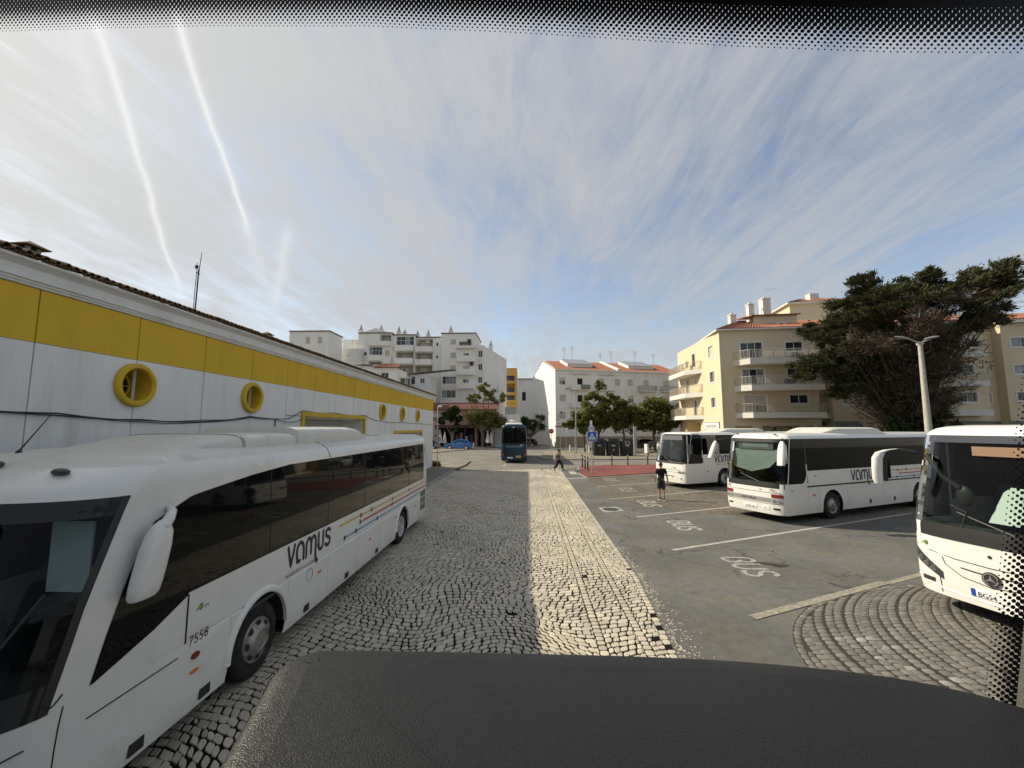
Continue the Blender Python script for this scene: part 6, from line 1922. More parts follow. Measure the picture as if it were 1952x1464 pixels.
    for a0, a1 in ((3.2, 8.2), (15.8, 21.2)):
        d = MB(); 
        d.face([P(a0, 2.2, 14.7), P(a1, 2.2, 14.7), P(a1, 2.2, 15.5), P(a0, 2.2, 15.5)])
        for a in (a0, a1): d.face([P(a, 2.2, 14.4), P(a, 2.2, 15.5), P(a, 6.4, 17.0), P(a, 6.4, 15.6)])
        dm = d.build('dormer', M_['gable_white'], t)
        r = MB()
        for k in range(6):
            x0 = a0 - .1 + (a1 - a0 + .2) * k / 6; x1 = a0 - .1 + (a1 - a0 + .2) * (k + 1) / 6 - .06
            r.face([P(x0, 1.95, 15.46), P(x1, 1.95, 15.46), P(x1, 6.4, 17.05), P(x0, 6.4, 17.05)])
        r.build('roof_glazing', mat('grey_roof_sheet', (.26, .28, .29), .35, .5, .1, 1), dm)
    for (a, h) in ((4.5, 3.2), (6.2, 3.4), (12.4, 2.2), (14.8, 2.8), (20.3, 3.0), (24.6, 2.6)):
        an = MB(); b = P(a, 7.6, rz_); an.tube([b, b + Vector((0, 0, h))], .03, 5)
        for k in range(3): an.tube([b + Vector((-.6 + k * .1, 0, h - .2 - .3 * k)), b + Vector((.6 - k * .1, .2, h - .2 - .3 * k))], .015, 4)
        an.build('aerial', M_['dark_metal'], t)
    lamp = MB(); b = F.P(1.2, 5.9, .6); lamp.tube([F.P(.5, 4.6, .02), F.P(.6, 6.0, .3), F.P(.8, 6.4, .7)], .03, 5); lamp.ball(F.P(.85, 6.15, .75), .17, .17, .22, 8, 6); lamp.build('wall_lantern', M_['dark_metal'], t)
build_terrace()

# ---- cream apartment block on the right, corner towards the yard
def antenna(root, p, h):
    an = MB(); b = Vector(p); an.tube([b, b + Vector((0, 0, h))], .025, 5); an.tube([b + Vector((-.2, 0, h - .1)), b + Vector((1.3, .1, h + .15))], .015, 4)
    for k in range(5): an.tube([b + Vector((.1 + k * .25, -.25, h + .03 * k)), b + Vector((.1 + k * .25, .3, h + .03 * k))], .01, 4)
    an.build('aerial', M_['steel'], root)

def build_cream():
    t = thing('apartment_building', 'cream corner apartment block with white balconies and red tiled roof beyond the parked coaches', 'apartment block')
    A = (21.2, 46.6); F = Facade(t, A, (.994, -.11)); W = 9.75; D = 14.0; ez = 14.1
    ops = [(2.2, 4.45, 11.0, 12.72), (6.78, 8.5, 11.66, 12.66), (2.25, 4.5, 8.05, 9.8), (6.8, 8.6, 8.8, 9.78), (2.3, 4.56, 5.05, 6.95), (6.86, 8.68, 5.98, 6.93)]
    F.wall(0, W, 4.1, ez, M_['cream'], ops); F.wall(1.0, W, -.05, 4.1, M_['cream'], [(1.2, 3.0, .3, 3.6, 1.0), (4.0, 9.0, .8, 3.6, 1.0)])
    F.wall(0, 1.0, -.05, 4.1, M_['cream'], [])
    for i, o in enumerate(ops):
        if i % 2 == 0: F.window(*o[:4], 'three' if i < 4 else 'half', surround=True)
        else: F.window(*o[:4], 'two', surround=True)
    for z0, z1, hh in ((10.15, 10.75, .95), (7.33, 7.95, .9), (4.45, 5.02, .95)):
        b = F.balcony(1.4, W - .15, z0, z1, 1.45, None, 'bars', hh, M_['rail'] if z0 > 5 else M_['rail_beige'], skew=1.15)
    pl = MB()
    for k, (a, z, r) in enumerate(((7.3, 11.05, .45), (7.9, 11.0, .35), (6.4, 8.3, .35), (7.0, 8.35, .4))):
        pl.ball(F.P(a, z, .7), r, .3, r * .9, 8, 6)
    pl.build('covered_chairs', M_['interior'], t)
    G = Facade(t, (A[0] + .11 * D * .25, A[1] + .9996 * D), (-.028, -.9996))      # left face, in the sun
    sw = lambda s: D - s
    gops = [(sw(3.0), sw(1.75), 11.55, 12.85), (sw(2.9), sw(1.7), 8.65, 9.85), (sw(2.8), sw(1.68), 5.72, 6.85), (sw(8.4), sw(7.3), 11.2, 12.9), (sw(11.0), sw(9.7), 7.6, 9.9), (sw(7.55), sw(7.05), 8.9, 9.85), (sw(8.45), sw(7.1), 4.9, 6.95), (sw(11.1), sw(6.4), .3, 4.1, 1.5), (sw(5.2), sw(.8), .3, 4.05, .5)]
    G.O = Vector((A[0] + .028 * D, A[1] + .9996 * D, 0))
    G.wall(0, D, -.05, ez, M_['cream'], gops)
    for o, k in zip(gops[:7], ('shut', 'two', 'two', 'dark', 'two', 'dark', 'two')): G.window(*o[:4], k, surround=True)
    for z0, z1 in ((10.1, 10.65), (7.2, 7.75), (4.45, 4.95)):
        G.balcony(.4, sw(5.2), z0, z1, 1.5, None, 'bars', .95, M_['rail_beige'], skew=.2, skew1=2.0)
    ac = MB(); G.slab(ac, sw(9.4), sw(8.3), 11.2, 12.0, .5, .9); ac.build('air_conditioner', M_['balcony'], t)
    sg = MB(); G.slab(sg, sw(5.0), sw(.95), 3.3, 4.0, .02, .08); sgn = sg.build('shop_sign', M_['sign_white'], t)
    text_mesh(sgn, 'mourense', .75, Matrix(((G.u.x, 0, G.n.x, G.P(sw(4.6), 3.42, .09).x), (G.u.y, 0, G.n.y, G.P(sw(4.6), 3.42, .09).y), (0, 1, 0, 3.42), (0, 0, 0, 1))), M_['grey_ink'])
    gp = MB(); G.slab(gp, sw(5.2), sw(.8), .4, 3.28, -.35, -.3); gp.build('shop_window', M_['green_pane'], t)
    dp = MB(); dp.tube([F.P(.02, .2, .06), F.P(.02, ez - .1, .06)], .06, 6); dp.build('downpipe', M_['balcony'], t)
    R_ = Facade(t, F.P(W, 0)[:2], (.11, .994)); R_.wall(0, D, -.05, ez, M_['cream'], [])
    # roof: hipped tiles with an eave, small penthouse, chimneys and a dish
    P = lambda a, d, z: F.P(a, z, -d)
    eave = [P(-.35, -.35, ez), P(W + .1, -.35, ez), P(W + .1, D + .3, ez), P(-.35, D + .3, ez)]
    prism_roof(t, [p + Vector((0, 0, .16)) for p in eave], 'eave', M_['balcony'], .16)
    r1, r2 = P(4.2, 5.5, ez + 2.4), P(W - 1.0, 6.0, ez + 2.4)
    e = [p + Vector((0, 0, .17)) for p in eave]
    rf = MB(); rf.face([e[0], e[1], r2, r1]); rf.face([e[1], e[2], r2]); rf.face([e[2], e[3], r1, r2]); rf.face([e[3], e[0], r1]); roof = rf.build('roof', M_['tile_red'], t)
    tile_ribs(roof, e[0], e[1], r2, r1, M_['tile_red'], .3)
    tb = MB(); 
    pen = Facade(t, P(4.6, 2.2, 0)[:2], (.994, -.11)); pen.wall(0, 4.6, ez + .2, ez + 2.1, M_['cream'], [])
    pl_ = Facade(t, P(4.6, 6.2, 0)[:2], (-.11 * -1, -.994)); pl_.wall(0, 4.0, ez + .2, ez + 2.1, M_['cream'])
    prism_roof(t, [P(4.3, 1.9, ez + 2.2), P(9.5, 1.9, ez + 2.2), P(9.5, 6.5, ez + 2.9), P(4.3, 6.5, ez + 2.9)], 'roof', M_['tile_red'])
    a2 = MB(); pen.slab(a2, 2.2, 3.3, ez + .4, ez + 1.2, .05, .4); a2o = a2.build('air_conditioner', M_['balcony'], t)
    f2 = MB(); f2.disc(pen.P(2.75, ez + .8, .41), .3, pen.n, seg=14); f2.build('fan_grille', M_['interior'], a2o)
    for (a, d, z0, z1, w) in ((3.0, 4.2, ez + .8, ez + 2.7, .34), (5.0, 4.0, ez + 1.0, ez + 3.9, .32), (7.0, 4.8, ez + 1.5, ez + 4.7, .46)):
        c = MB(); b = P(a, d, 0); c.box(b.x - w, b.x + w, b.y - w, b.y + w, z0, z1); c.box(b.x - w - .06, b.x + w + .06, b.y - w - .06, b.y + w + .06, z1 + .002, z1 + .12); c.box(b.x - .12, b.x + .12, b.y - .12, b.y + .12, z1 + .12, z1 + .38); c.build('chimney', M_['balcony'], t)
    ds = MB(); b = P(5.9, 3.2, ez + 3.2); ds.lathe([(.001, 0), (.25, .04), (.45, .13), (.46, .15), (.25, .06), (.001, .02)], 16, 0, Matrix.Translation(b) @ Matrix.Rotation(R(60), 4, 'Y') @ Matrix.Rotation(R(30), 4, 'X')); ds.tube([b, b - Vector((0, 0, 1.2))], .04, 5); ds.build('satellite_dish', M_['frame_white'], t, smooth=50)
    antenna(t, P(7.3, 4.8, ez + 4.8), 1.2)
    # taller block behind
    u2 = thing('stair_tower', 'plain taller cream block with red tiled roof rising behind the corner apartments', 'building')
    H = Facade(u2, (35.6, 57.0), (.994, -.11)); H.wall(0, 9, 10, 20.1, M_['cream']); side_boxes(u2, H, 9, 9, 20.1, M_['cream'])
    Q = lambda a, d, z: H.P(a, z, -d)
    prism_roof(u2, [Q(-.4, -.4, 20.3), Q(9.2, -.4, 20.3), Q(9.2, 9.4, 20.3), Q(-.4, 9.4, 20.3)], 'eave', M_['balcony'], .2)
    rr = MB(); ee = [Q(-.4, -.4, 20.31), Q(9.2, -.4, 20.31), Q(9.2, 9.4, 20.31), Q(-.4, 9.4, 20.31)]; a1, a2_ = Q(3.5, 4.5, 22), Q(6, 4.5, 22)
    rr.face([ee[0], ee[1], a2_, a1]); rr.face([ee[1], ee[2], a2_]); rr.face([ee[2], ee[3], a1, a2_]); rr.face([ee[3], ee[0], a1]); ro = rr.build('roof', M_['tile_red'], u2); tile_ribs(ro, ee[0], ee[1], a2_, a1, M_['tile_red'], .35)
    c = MB(); b = Q(4.2, 2.5, 0); c.box(b.x - .6, b.x + .6, b.y - .5, b.y + .5, 20.4, 22.1); c.build('chimney', M_['balcony'], u2)
    bx = MB(); H.slab(bx, .6, 2.6, 14.5, 16.0, .01, 1.4); bx.build('roof_box', M_['balcony'], u2)
M_['rail_beige'] = mat('beige_railing', (.38, .33, .26), .6, .3, .1, 3)
M_['green_pane'] = mat('green_shop_glass', (.05, .085, .06), .12, .5, .3, 2)
build_cream()

def build_right_block(name, label, s0, s1, ops, slabs, setback=0.0, ez=14.0, red=None):
    t = thing(name, label, 'apartment block')
    u = Vector((.994, -.11)); A = Vector((21.2, 46.6)) + u * s0 + Vector((.11, .994)) * setback
    F = Facade(t, A, u); W = s1 - s0
    F.wall(0, W, 4.1, ez, M_['cream'], [tuple(o[i] - (s0 if i < 2 else 0) for i in range(4)) for o in ops])
    F.wall(0, W, -.05, 4.1, mat('grey_ground_floor', (.20, .20, .18), .9, .2, .15, 1), [])
    for o in ops: F.window(o[0] - s0, o[1] - s0, o[2], o[3], o[4], surround=o[4] != 'dark')
    for (a0, a1, z0, z1, rail) in slabs: F.balcony(a0 - s0, a1 - s0, z0, z1, 1.3, None, 'bars' if rail else None, .8, M_['rail'] if rail != 2 else M_['rail_dark'])
    side_boxes(t, F, W, 12, ez, M_['cream'])
    P = lambda a, d, z: F.P(a, z, -d)
    prism_roof(t, [P(-.2, -.3, ez + .25), P(W + .2, -.3, ez + .25), P(W + .2, 12.3, ez + .25), P(-.2, 12.3, ez + .25)], 'eave', M_['balcony'], .22)
    if red:
        rf = prism_roof(t, [P(.5, 2.0, ez + .9), P(W, 2.0, ez + .9), P(W, 7, ez + 2.6), P(.5, 7, ez + 2.6)], 'roof', M_['tile_red'])
        tile_ribs(rf, P(.5, 1.98, ez + .92), P(W, 1.98, ez + .92), P(W, 7, ez + 2.62), P(.5, 7, ez + 2.62), M_['tile_red'], .3)
        pw = MB(); F.slab(pw, .5, W, ez + .26, ez + .85, -2.2, -2.0); pw.build('parapet', M_['balcony'], t)
    return t
build_right_block('apartment_building', 'narrow recessed cream bay with barred window between two apartment blocks', 9.85, 11.0, [(10.1, 10.72, 5.9, 6.9, 'louvre'), (10.1, 10.7, 8.8, 9.8, 'louvre')], [(9.9, 10.95, 4.4, 4.9, 0)], 1.6)
build_right_block('apartment_building', 'cream apartment block behind the big dark wind-swept tree', 11.0, 25.3,
    [(12.0, 13.85, 5.85, 6.98, 'two'), (14.6, 16.6, 5.1, 6.9, 'half'), (12.0, 13.8, 8.8, 9.8, 'two'), (14.6, 16.6, 8.1, 9.8, 'three'), (19.9, 21.6, 8.2, 10.0, 'dark'), (19.9, 21.6, 5.3, 7.0, 'three'), (22.6, 24.2, 8.8, 9.78, 'two'), (22.64, 24.24, 6.0, 6.99, 'two'), (22.6, 24.2, 11.6, 12.6, 'two'), (12.0, 13.8, 11.6, 12.6, 'two')],
    [(13.6, 17.5, 4.55, 5.1, 1), (13.6, 17.5, 7.45, 8.0, 1), (19.4, 24.4, 7.5, 8.05, 1), (19.4, 24.4, 4.6, 5.2, 0), (19.4, 24.4, 10.4, 11.0, 1)], 0.0, 14.0, True)
build_right_block('apartment_building', 'recessed cream bay with small dark windows right of the wind-swept tree', 25.3, 27.1, [(25.5, 26.5, 11.4, 12.3, 'louvre'), (25.5, 26.5, 8.75, 9.7, 'louvre'), (25.5, 26.5, 6.0, 6.98, 'louvre')], [], 1.2)
build_right_block('apartment_building', 'last cream apartment block at the right edge behind the nearest coach', 27.1, 37.0, [(27.9, 29.8, 11.55, 12.5, 'two'), (27.9, 29.8, 8.8, 9.7, 'two'), (27.9, 29.8, 6.1, 7.0, 'two'), (32, 33.8, 11.5, 12.5, 'two'), (32, 33.8, 8.8, 9.7, 'two'), (32, 33.8, 6.1, 7.0, 'two')], [], .2, 14.0, True)
hg = MB()
# ---- white stepped apartment complex on the rise to the left
def build_complex():
    S, OX, OY = 4.243, 520, 600
    def cx(x, Y): return ((OX + x / S) - 1006) / 800 * Y
    def cz(y, Y): return 3.45 + (815 - (OY + y / S)) / 800 * Y
    G = 'white blocks of the stepped apartment complex'
    m, m2 = M_['far_white'], M_['far_white2']
    M_['rec'] = mat('shaded_loggia', (.40, .36, .31), .9, .2, .12, .6)  # loggia back walls: shade put into the colour, darker than the facade
    M_['coping'] = mat('brown_coping', (.16, .12, .10), .9, .2, .2, 2)
    def block(label, x0, x1, ytop, Y, D, items, mm=m, coping=True, sides=True, kind='apartment block', peak=None):
        t = thing('apartment_wing', label, kind, group=G)
        X0, X1, zt = cx(x0, Y), cx(x1, Y), cz(ytop, Y)
        F = Facade(t, (X0, Y), (1, 0)); W = X1 - X0
        q = lambda it: (cx(it[0], Y) - X0, cx(it[1], Y) - X0, cz(it[3], Y), cz(it[2], Y))
        ops = []
        for it in items:
            if it[4] in ('two', 'three', 'four', 'shut', 'half', 'dark', 'glazed', 'one', 'louvre'): ops.append(q(it))
            elif it[4] == 'recess': ops.append((*q(it), 1.5))
        F.wall(0, W, -.05, zt, mm, ops, top=[(peak[0] * W, zt + peak[1])] if peak else None)
        for it in items:
            a0, a1, z0, z1 = q(it)
            if it[4] == 'recess':
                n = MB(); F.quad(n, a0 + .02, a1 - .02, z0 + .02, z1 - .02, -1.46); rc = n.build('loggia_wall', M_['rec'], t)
                w = min(1.6, (a1 - a0) * .5); n = MB(); F.slab(n, a0 + .2 * (a1 - a0), a0 + .2 * (a1 - a0) + w, z0 + .05, z0 + .8 * (z1 - z0), -1.46, -1.40); n.build('loggia_door', M_['shutter'], rc)
            elif it[4] == 'parapet':
                b = MB(); d = it[5] if len(it) > 5 else 1.0
                c = [(a0, 0), (a0 + .25, d), (a1 - .25, d), (a1, 0)]
                for (p, e), (r, f) in zip(c, c[1:]): b.face([F.P(p, z0, e + .001), F.P(r, z0, f + .001), F.P(r, z1, f + .001), F.P(p, z1, e + .001)])
                b.face([F.P(p, z0, e + .001) for p, e in c][::-1]); b.face([F.P(p, z1, e + .001) for p, e in c]); b.build('balcony', mm, t)
            elif it[4] == 'ac':
                b = MB(); F.slab(b, a0, a1, z0, z1, .02, .4); b.build('air_conditioner', M_['interior'], t)
            elif it[4] == 'canopy':
                b = MB(); F.slab(b, a0, a1, z0, z1, .0, 1.2); b.build('canopy', m2, t)
            else:
                F.window(a0, a1, z0, z1, it[4])
        if sides: side_boxes(t, F, W, D, zt, mm)
        if coping:
            c = MB(); F.slab(c, -.12, W + .12, zt + .002, zt + .22, -D - .1, .15); c.build('coping', M_['coping'], t)
        return t, F, W, zt
    # (x0, x1, y0, y1) in measured elevation units
    block('plain white block with two closed shutters, just above the depot roof', 65, 405, 112, 80, 5.8, [(203, 242, 155, 215, 'shut'), (307, 345, 155, 215, 'shut'), (305, 345, 300, 332, 'dark')])
    block('low white link wall between the shuttered block and the taller tower', 405, 690, 258, 87, 6, [(488, 500, 320, 350, 'dark'), (565, 580, 310, 322, 'dark')], m2, False)
    block('set-back white link block with flat top left of the tower', 525, 690, 182, 95, 6, [], m2, False)
    block('white tower with sloping roof edge, glazed corner window and curved loggia', 655, 935, 132, 88, 9, [(835, 930, 140, 200, 'recess'), (742, 932, 202, 240, 'parapet', .9), (748, 858, 247, 315, 'glazed'), (880, 922, 275, 325, 'shut'), (742, 857, 318, 365, 'parapet', .9), (702, 726, 287, 317, 'dark'), (748, 855, 370, 402, 'recess'), (668, 685, 270, 310, 'dark')], m, True, peak=(.5, 1.2))
    block('white wing with wide glazed top balcony and rounded loggias below', 936, 1130, 150, 88.5, 9, [(975, 1122, 160, 236, 'glazed'), (965, 1127, 238, 285, 'parapet', 1.0), (972, 1122, 288, 345, 'recess'), (965, 1127, 346, 394, 'parapet', 1.0), (985, 1124, 398, 505, 'recess'), (1030, 1078, 425, 457, 'two')])
    block('white wing of stacked open loggias in the middle of the complex', 1131, 1350, 172, 89, 9, [(1138, 1280, 182, 246, 'recess'), (1130, 1282, 250, 294, 'parapet', 1.0), (1136, 1280, 297, 355, 'recess'), (1130, 1282, 357, 402, 'parapet', 1.0), (1136, 1280, 405, 458, 'recess'), (1308, 1326, 213, 243, 'dark'), (1308, 1326, 320, 346, 'dark')])
    block('white wing with three closed shutters and bow balconies near the bare-topped tree', 1351, 1636, 140, 88, 10, [(1428, 1472, 187, 232, 'shut'), (1428, 1475, 297, 345, 'shut'), (1425, 1475, 405, 455, 'shut'), (1365, 1478, 497, 557, 'glazed'), (1362, 1475, 608, 672, 'three'), (1498, 1600, 205, 246, 'recess'), (1480, 1632, 248, 268, 'canopy'),
        (1533, 1580, 303, 330, 'two'), (1480, 1636, 330, 378, 'parapet', 1.2), (1530, 1585, 408, 440, 'shut'), (1480, 1636, 440, 488, 'parapet', 1.2), (1533, 1582, 520, 552, 'two'), (1480, 1636, 553, 600, 'parapet', 1.2), (1570, 1595, 190, 215, 'ac'), (1592, 1618, 380, 408, 'ac')])
    t, F, W, zt = block('right end of the white complex with a blank angled side wall', 1637, 1702, 238, 88, 8, [(1658, 1692, 282, 337, 'two'), (1658, 1692, 392, 445, 'two'), (1658, 1692, 500, 550, 'two')], m2, False, sides=False)
    E = Facade(t, F.P(W, 0)[:2], (4.3, 13.0)); E.wall(0, 13.5, -.05, zt - 1.0, m2, [], top=[(13.5, zt - 2.6), (7.5, zt - .6), (0, zt)][1:] + [(0, zt)])
    b = MB(); b.face([F.P(0, zt), F.P(W, zt), F.P(W, zt) + Vector((4, 12, -1.5)), F.P(0, zt) + Vector((0, 12, -1.5))]); b.build('roof', m2, t)
    # houses in front of the complex
    t = thing('house', 'small white house with red clay roof showing over the depot eave', 'house')
    Y = 77; F = Facade(t, (cx(640, Y), Y), (1, 0)); W = cx(992, Y) - cx(640, Y); ze = cz(428, Y)
    w0, w1 = cx(853, Y) - F.O.x, cx(917, Y) - F.O.x
    F.wall(0, W, -.05, ze, M_['far_white'], [(w0, w1, cz(507, Y), cz(462, Y))]); F.window(w0, w1, cz(507, Y), cz(462, Y), 'two'); side_boxes(t, F, W, 6, ze, M_['far_white'])
    x1 = cx(795, Y) - F.O.x
    rf = prism_roof(t, [F.P(x1, ze + .15, .4), F.P(W + .3, ze + .15, .4), F.P(W - .6, ze + 1.5, -4), F.P(x1, ze + 1.5, -4)], 'roof', M_['tile_red']); tile_ribs(rf, F.P(x1, ze + .17, .42), F.P(W + .3, ze + .17, .42), F.P(W - .6, ze + 1.52, -4), F.P(x1, ze + 1.52, -4), M_['tile_red'], .4)
    rf = prism_roof(t, [F.P(0, ze + .7, .3), F.P(x1 - .1, ze + .4, .3), F.P(x1 - .1, ze + 1.3, -4), F.P(0, ze + 1.5, -4)], 'roof', M_['coping'])
    t = thing('house', 'white house with lean-to brown roof and paired windows beside the bare complex wall', 'house')
    Y = 80; F = Facade(t, (cx(1100, Y), Y), (1, 0)); W = cx(1262, Y) - cx(1100, Y); ze = cz(482, Y)
    o1 = (cx(1102, Y) - F.O.x + .1, cx(1140, Y) - F.O.x, cz(560, Y), cz(495, Y)); o2 = (cx(1180, Y) - F.O.x, cx(1218, Y) - F.O.x, cz(552, Y), cz(510, Y))
    F.wall(0, W, -.05, ze, mat('cool_white_render', (.60, .61, .63), .85, .2, .05, .5), [o1, o2]); F.window(*o1, 'one'); F.window(*o2, 'two'); side_boxes(t, F, W, 6, ze, M_['far_white'])
    prism_roof(t, [F.P(-.3, ze + .3, .5), F.P(W + 4.2, ze + 1.0, .5), F.P(W + 4.2, ze + 1.7, -5), F.P(-.3, ze + .9, -5)], 'roof', M_['coping'], .25)
    t = thing('glazed_porch', 'small glazed rooftop porch with white posts by the lean-to house', 'porch')
    Y = 79; F = Facade(t, (cx(1008, Y), Y), (1, 0)); W = cx(1098, Y) - cx(1008, Y)
    F.wall(0, W, -.05, cz(575, Y), M_['far_white2'], []); F.window(.05, W * .5, cz(572, Y), cz(510, Y), 'two', d=-.1); F.window(W * .52, W, cz(572, Y), cz(510, Y), 'two', d=-.1)
    b = MB(); F.slab(b, -.1, W + .1, cz(508, Y), cz(502, Y), -2, .3); b.build('roof', M_['far_white'], t)
    # tall pointed chimneys
    for i, (x, y0, y1, lab) in enumerate(((672, 55, 132, 'tall pointed chimney at the left edge of the tower'), (843, 60, 118, 'pointed chimney over the tower loggia'), (993, 70, 148, 'pointed chimney above the glazed top balcony'), (1043, 98, 150, 'short pointed chimney just right of the one above the glazed balcony'), (1150, 108, 172, 'pointed chimney at the left of the stacked loggias'), (1240, 103, 172, 'pointed chimney at the right of the stacked loggias'), (1428, 70, 140, 'pointed chimney above the three closed shutters'), (1760, 200, 262, 'pointed chimney above the blank angled wall'))):
        Y = 90.5 if i < 7 else 93
        c = thing('chimney', lab, 'chimney', (cx(x, Y), Y, cz(y1, Y)), 0, 'pointed chimneys of the white complex'); h = cz(y0, Y) - cz(y1, Y)
        b = MB(); b.box(-.42, .42, -.42, .42, -1.2, h * .38); b.build('shaft', m, c)
        b = MB(); b.lathe([(.5, h * .385), (.5, h * .42), (.36, h * .44), (.2, h * .72), (.05, h), (.001, h + .02)], 8); b.build('spire', M_['concrete'], c)
    # ochre block and the white walls at the end of the street
    t = thing('ochre_block', 'narrow ochre apartment front with stacked dark balconies at the end of the street', 'apartment block')
    Y = 105; f = lambda px: (px - 1006) / 800 * Y; g = lambda py: 3.45 + (815 - py) / 800 * Y
    F = Facade(t, (f(962), Y), (1, 0)); W = f(985) - f(962)
    F.wall(0, W, -.05, g(701), M_['far_yellow'], [(.5, W - .5, g(727), g(716), 1.4), (.5, W - .5, g(749), g(732), 1.4), (.5, W - .5, g(764), g(754), 1.4)])
    for z in (727, 749, 764):
        F.balcony(.3, W - .2, g(z) - .5, g(z) + .1, .8, M_['far_yellow'])
        b = MB(); F.slab(b, .6, W - .6, g(z) + .15, g(z) + 1.4, -1.3, -1.25); b.build('glazing', M_['pane'], t)
    side_boxes(t, F, W, 10, g(701), M_['far_yellow'])
    t = thing('white_annex', 'lower white building with slanting wall and a strip of brown tiles beside the sunlit gable', 'building')
    Y = 93; F = Facade(t, (f(984) * Y / 105, Y), (1, 0)); f2 = lambda px: (px - 1006) / 800 * Y; g2 = lambda py: 3.45 + (815 - py) / 800 * Y
    W = f2(1019) - f2(984)
    F.wall(0, W, -.05, g2(742), M_['far_white'], [(1.0, 1.9, g2(742) - 2.6, g2(742) - .6)], top=[(W, g2(740)), (W * .42, g2(731)), (0, g2(738))]); F.window(1.0, 1.9, g2(742) - 2.6, g2(742) - .6, 'dark'); side_boxes(t, F, W, 9, g2(742), M_['far_white'])
    F2 = Facade(t, (f2(986), Y + 6), (1, 0)); F2.wall(0, 3.6, g2(745), g2(716), M_['far_white2']); prism_roof(t, [F2.P(-.3, g2(716), .5), F2.P(4, g2(716), .5), F2.P(4, g2(711), -4), F2.P(-.3, g2(711), -4)], 'roof', M_['coping'])
    # ---- cafe with terrace
    t = thing('cafe', 'pink cafe building with red tiled roof and dark shaded terrace behind the blue car', 'cafe')
    Y = 74; f = lambda px: (px - 1006) / 800 * Y; g = lambda py: 3.45 + (815 - py) / 800 * Y
    F = Facade(t, (f(800), Y), (1, 0)); X0 = f(800); W = f(946) - X0
    a = lambda px: f(px) - X0
    F.wall(0, W, -.05, g(781), M_['pink'], [(a(824), a(832), g(803), g(789)), (a(835), a(905), .2, g(815), 2.2), (a(910), a(944), .2, g(816), 2.2), (a(883), a(899), g(801), g(789), .05)])
    F.window(a(824), a(832), g(803), g(789), 'half')
    for p0, p1 in ((835, 905), (910, 944)):
        n = MB(); F.quad(n, a(p0) + .02, a(p1) - .02, .12, g(815) - .02, -2.15); F.quad(n, a(p0) + .02, a(p1) - .02, .125, .13, -1.0); n.build('shade_panel', M_['dark_open'], t)  # dark panel added inside, painting the shade under the awning
    rf = prism_roof(t, [F.P(-.4, g(781), .5), F.P(W + .3, g(781), .5), F.P(W + .3, g(766), -3.5), F.P(-.4, g(766), -3.5)], 'roof', M_['tile_brown']); tile_ribs(rf, F.P(-.4, g(781) + .02, .52), F.P(W + .3, g(781) + .02, .52), F.P(W + .3, g(766) + .02, -3.5), F.P(-.4, g(766) + .02, -3.5), M_['tile_brown'], .3)
    aw = prism_roof(t, [F.P(a(832), g(813), 2.4), F.P(a(946), g(813), 2.4), F.P(a(946), g(810), -.02), F.P(a(832), g(810), -.02)], 'awning', mat('brown_awning', (.10, .06, .055), .9, .1, .15, 3), .1)
    for px in (836, 852, 870, 890, 908, 927, 944):
        b = MB(); b.box(f(px) - .08, f(px) + .08, Y - 2.3, Y - 2.14, .1, g(813) - .1); b.build('awning_post', M_['dark_metal'], t)
    ca = MB(); F.slab(ca, a(930), a(961), g(797), g(795), -.2, 3.0); ca.build('canopy', M_['coping'], t)
    side_boxes(t, F, W, 9, g(781), M_['pink'])
    for k, px in enumerate((858, 866, 874, 884, 894, 918, 936)):
        b = MB(); F.slab(b, a(px), a(px) + .5, .3, 1.9 + .3 * (k % 3), -1.9, -1.7); b.build('menu_board', (M_['sign_white'], M_['interior_grey'], M_['pink'])[k % 3], t)
    t = thing('kiosk', 'low white kiosk with a ribbed wall and air-conditioner left of the blue coach', 'kiosk')
    Y = 73; f = lambda px: (px - 1006) / 800 * Y; g = lambda py: 3.45 + (815 - py) / 800 * Y
    F = Facade(t, (f(938), Y), (1, 0)); W = f(992) - f(938)
    F.wall(0, W, -.05, g(790), M_['far_white2'], [(.3, 2.2, .2, g(823), .6)]); side_boxes(t, F, W, 6, g(790), M_['far_white2'])
    b = MB(); F.slab(b, W * .45, W * .85, g(790) + .05, g(776), -1.5, -.4); ac = b.build('air_conditioner', M_['steel'], t)
    for k in range(9):
        b = MB(); F.slab(b, .4 + k * .2, .5 + k * .2, .3, 2.6, -.5, -.42); b.build('slat', M_['frame_white'], t)
    b = MB(); b.lathe([(1.15, 0), (1.1, .35), (.85, .7), (.45, .9), (.001, .95)], 16, 0, Matrix.Translation((f(976), Y - 1.3, g(811)))); b.box(f(976) - .05, f(976) + .05, Y - 1.35, Y - 1.25, 0.1, g(811)); dm = b.build('white_canopy', M_['parasol'], None, smooth=50); tag(dm, 'domed white canopy showing over the roof of the blue coach', 'canopy')
M_['tile_brown'] = mat('dark_red_clay_tile', (.20, .085, .065), .9, .2, .25, 2)
build_complex()
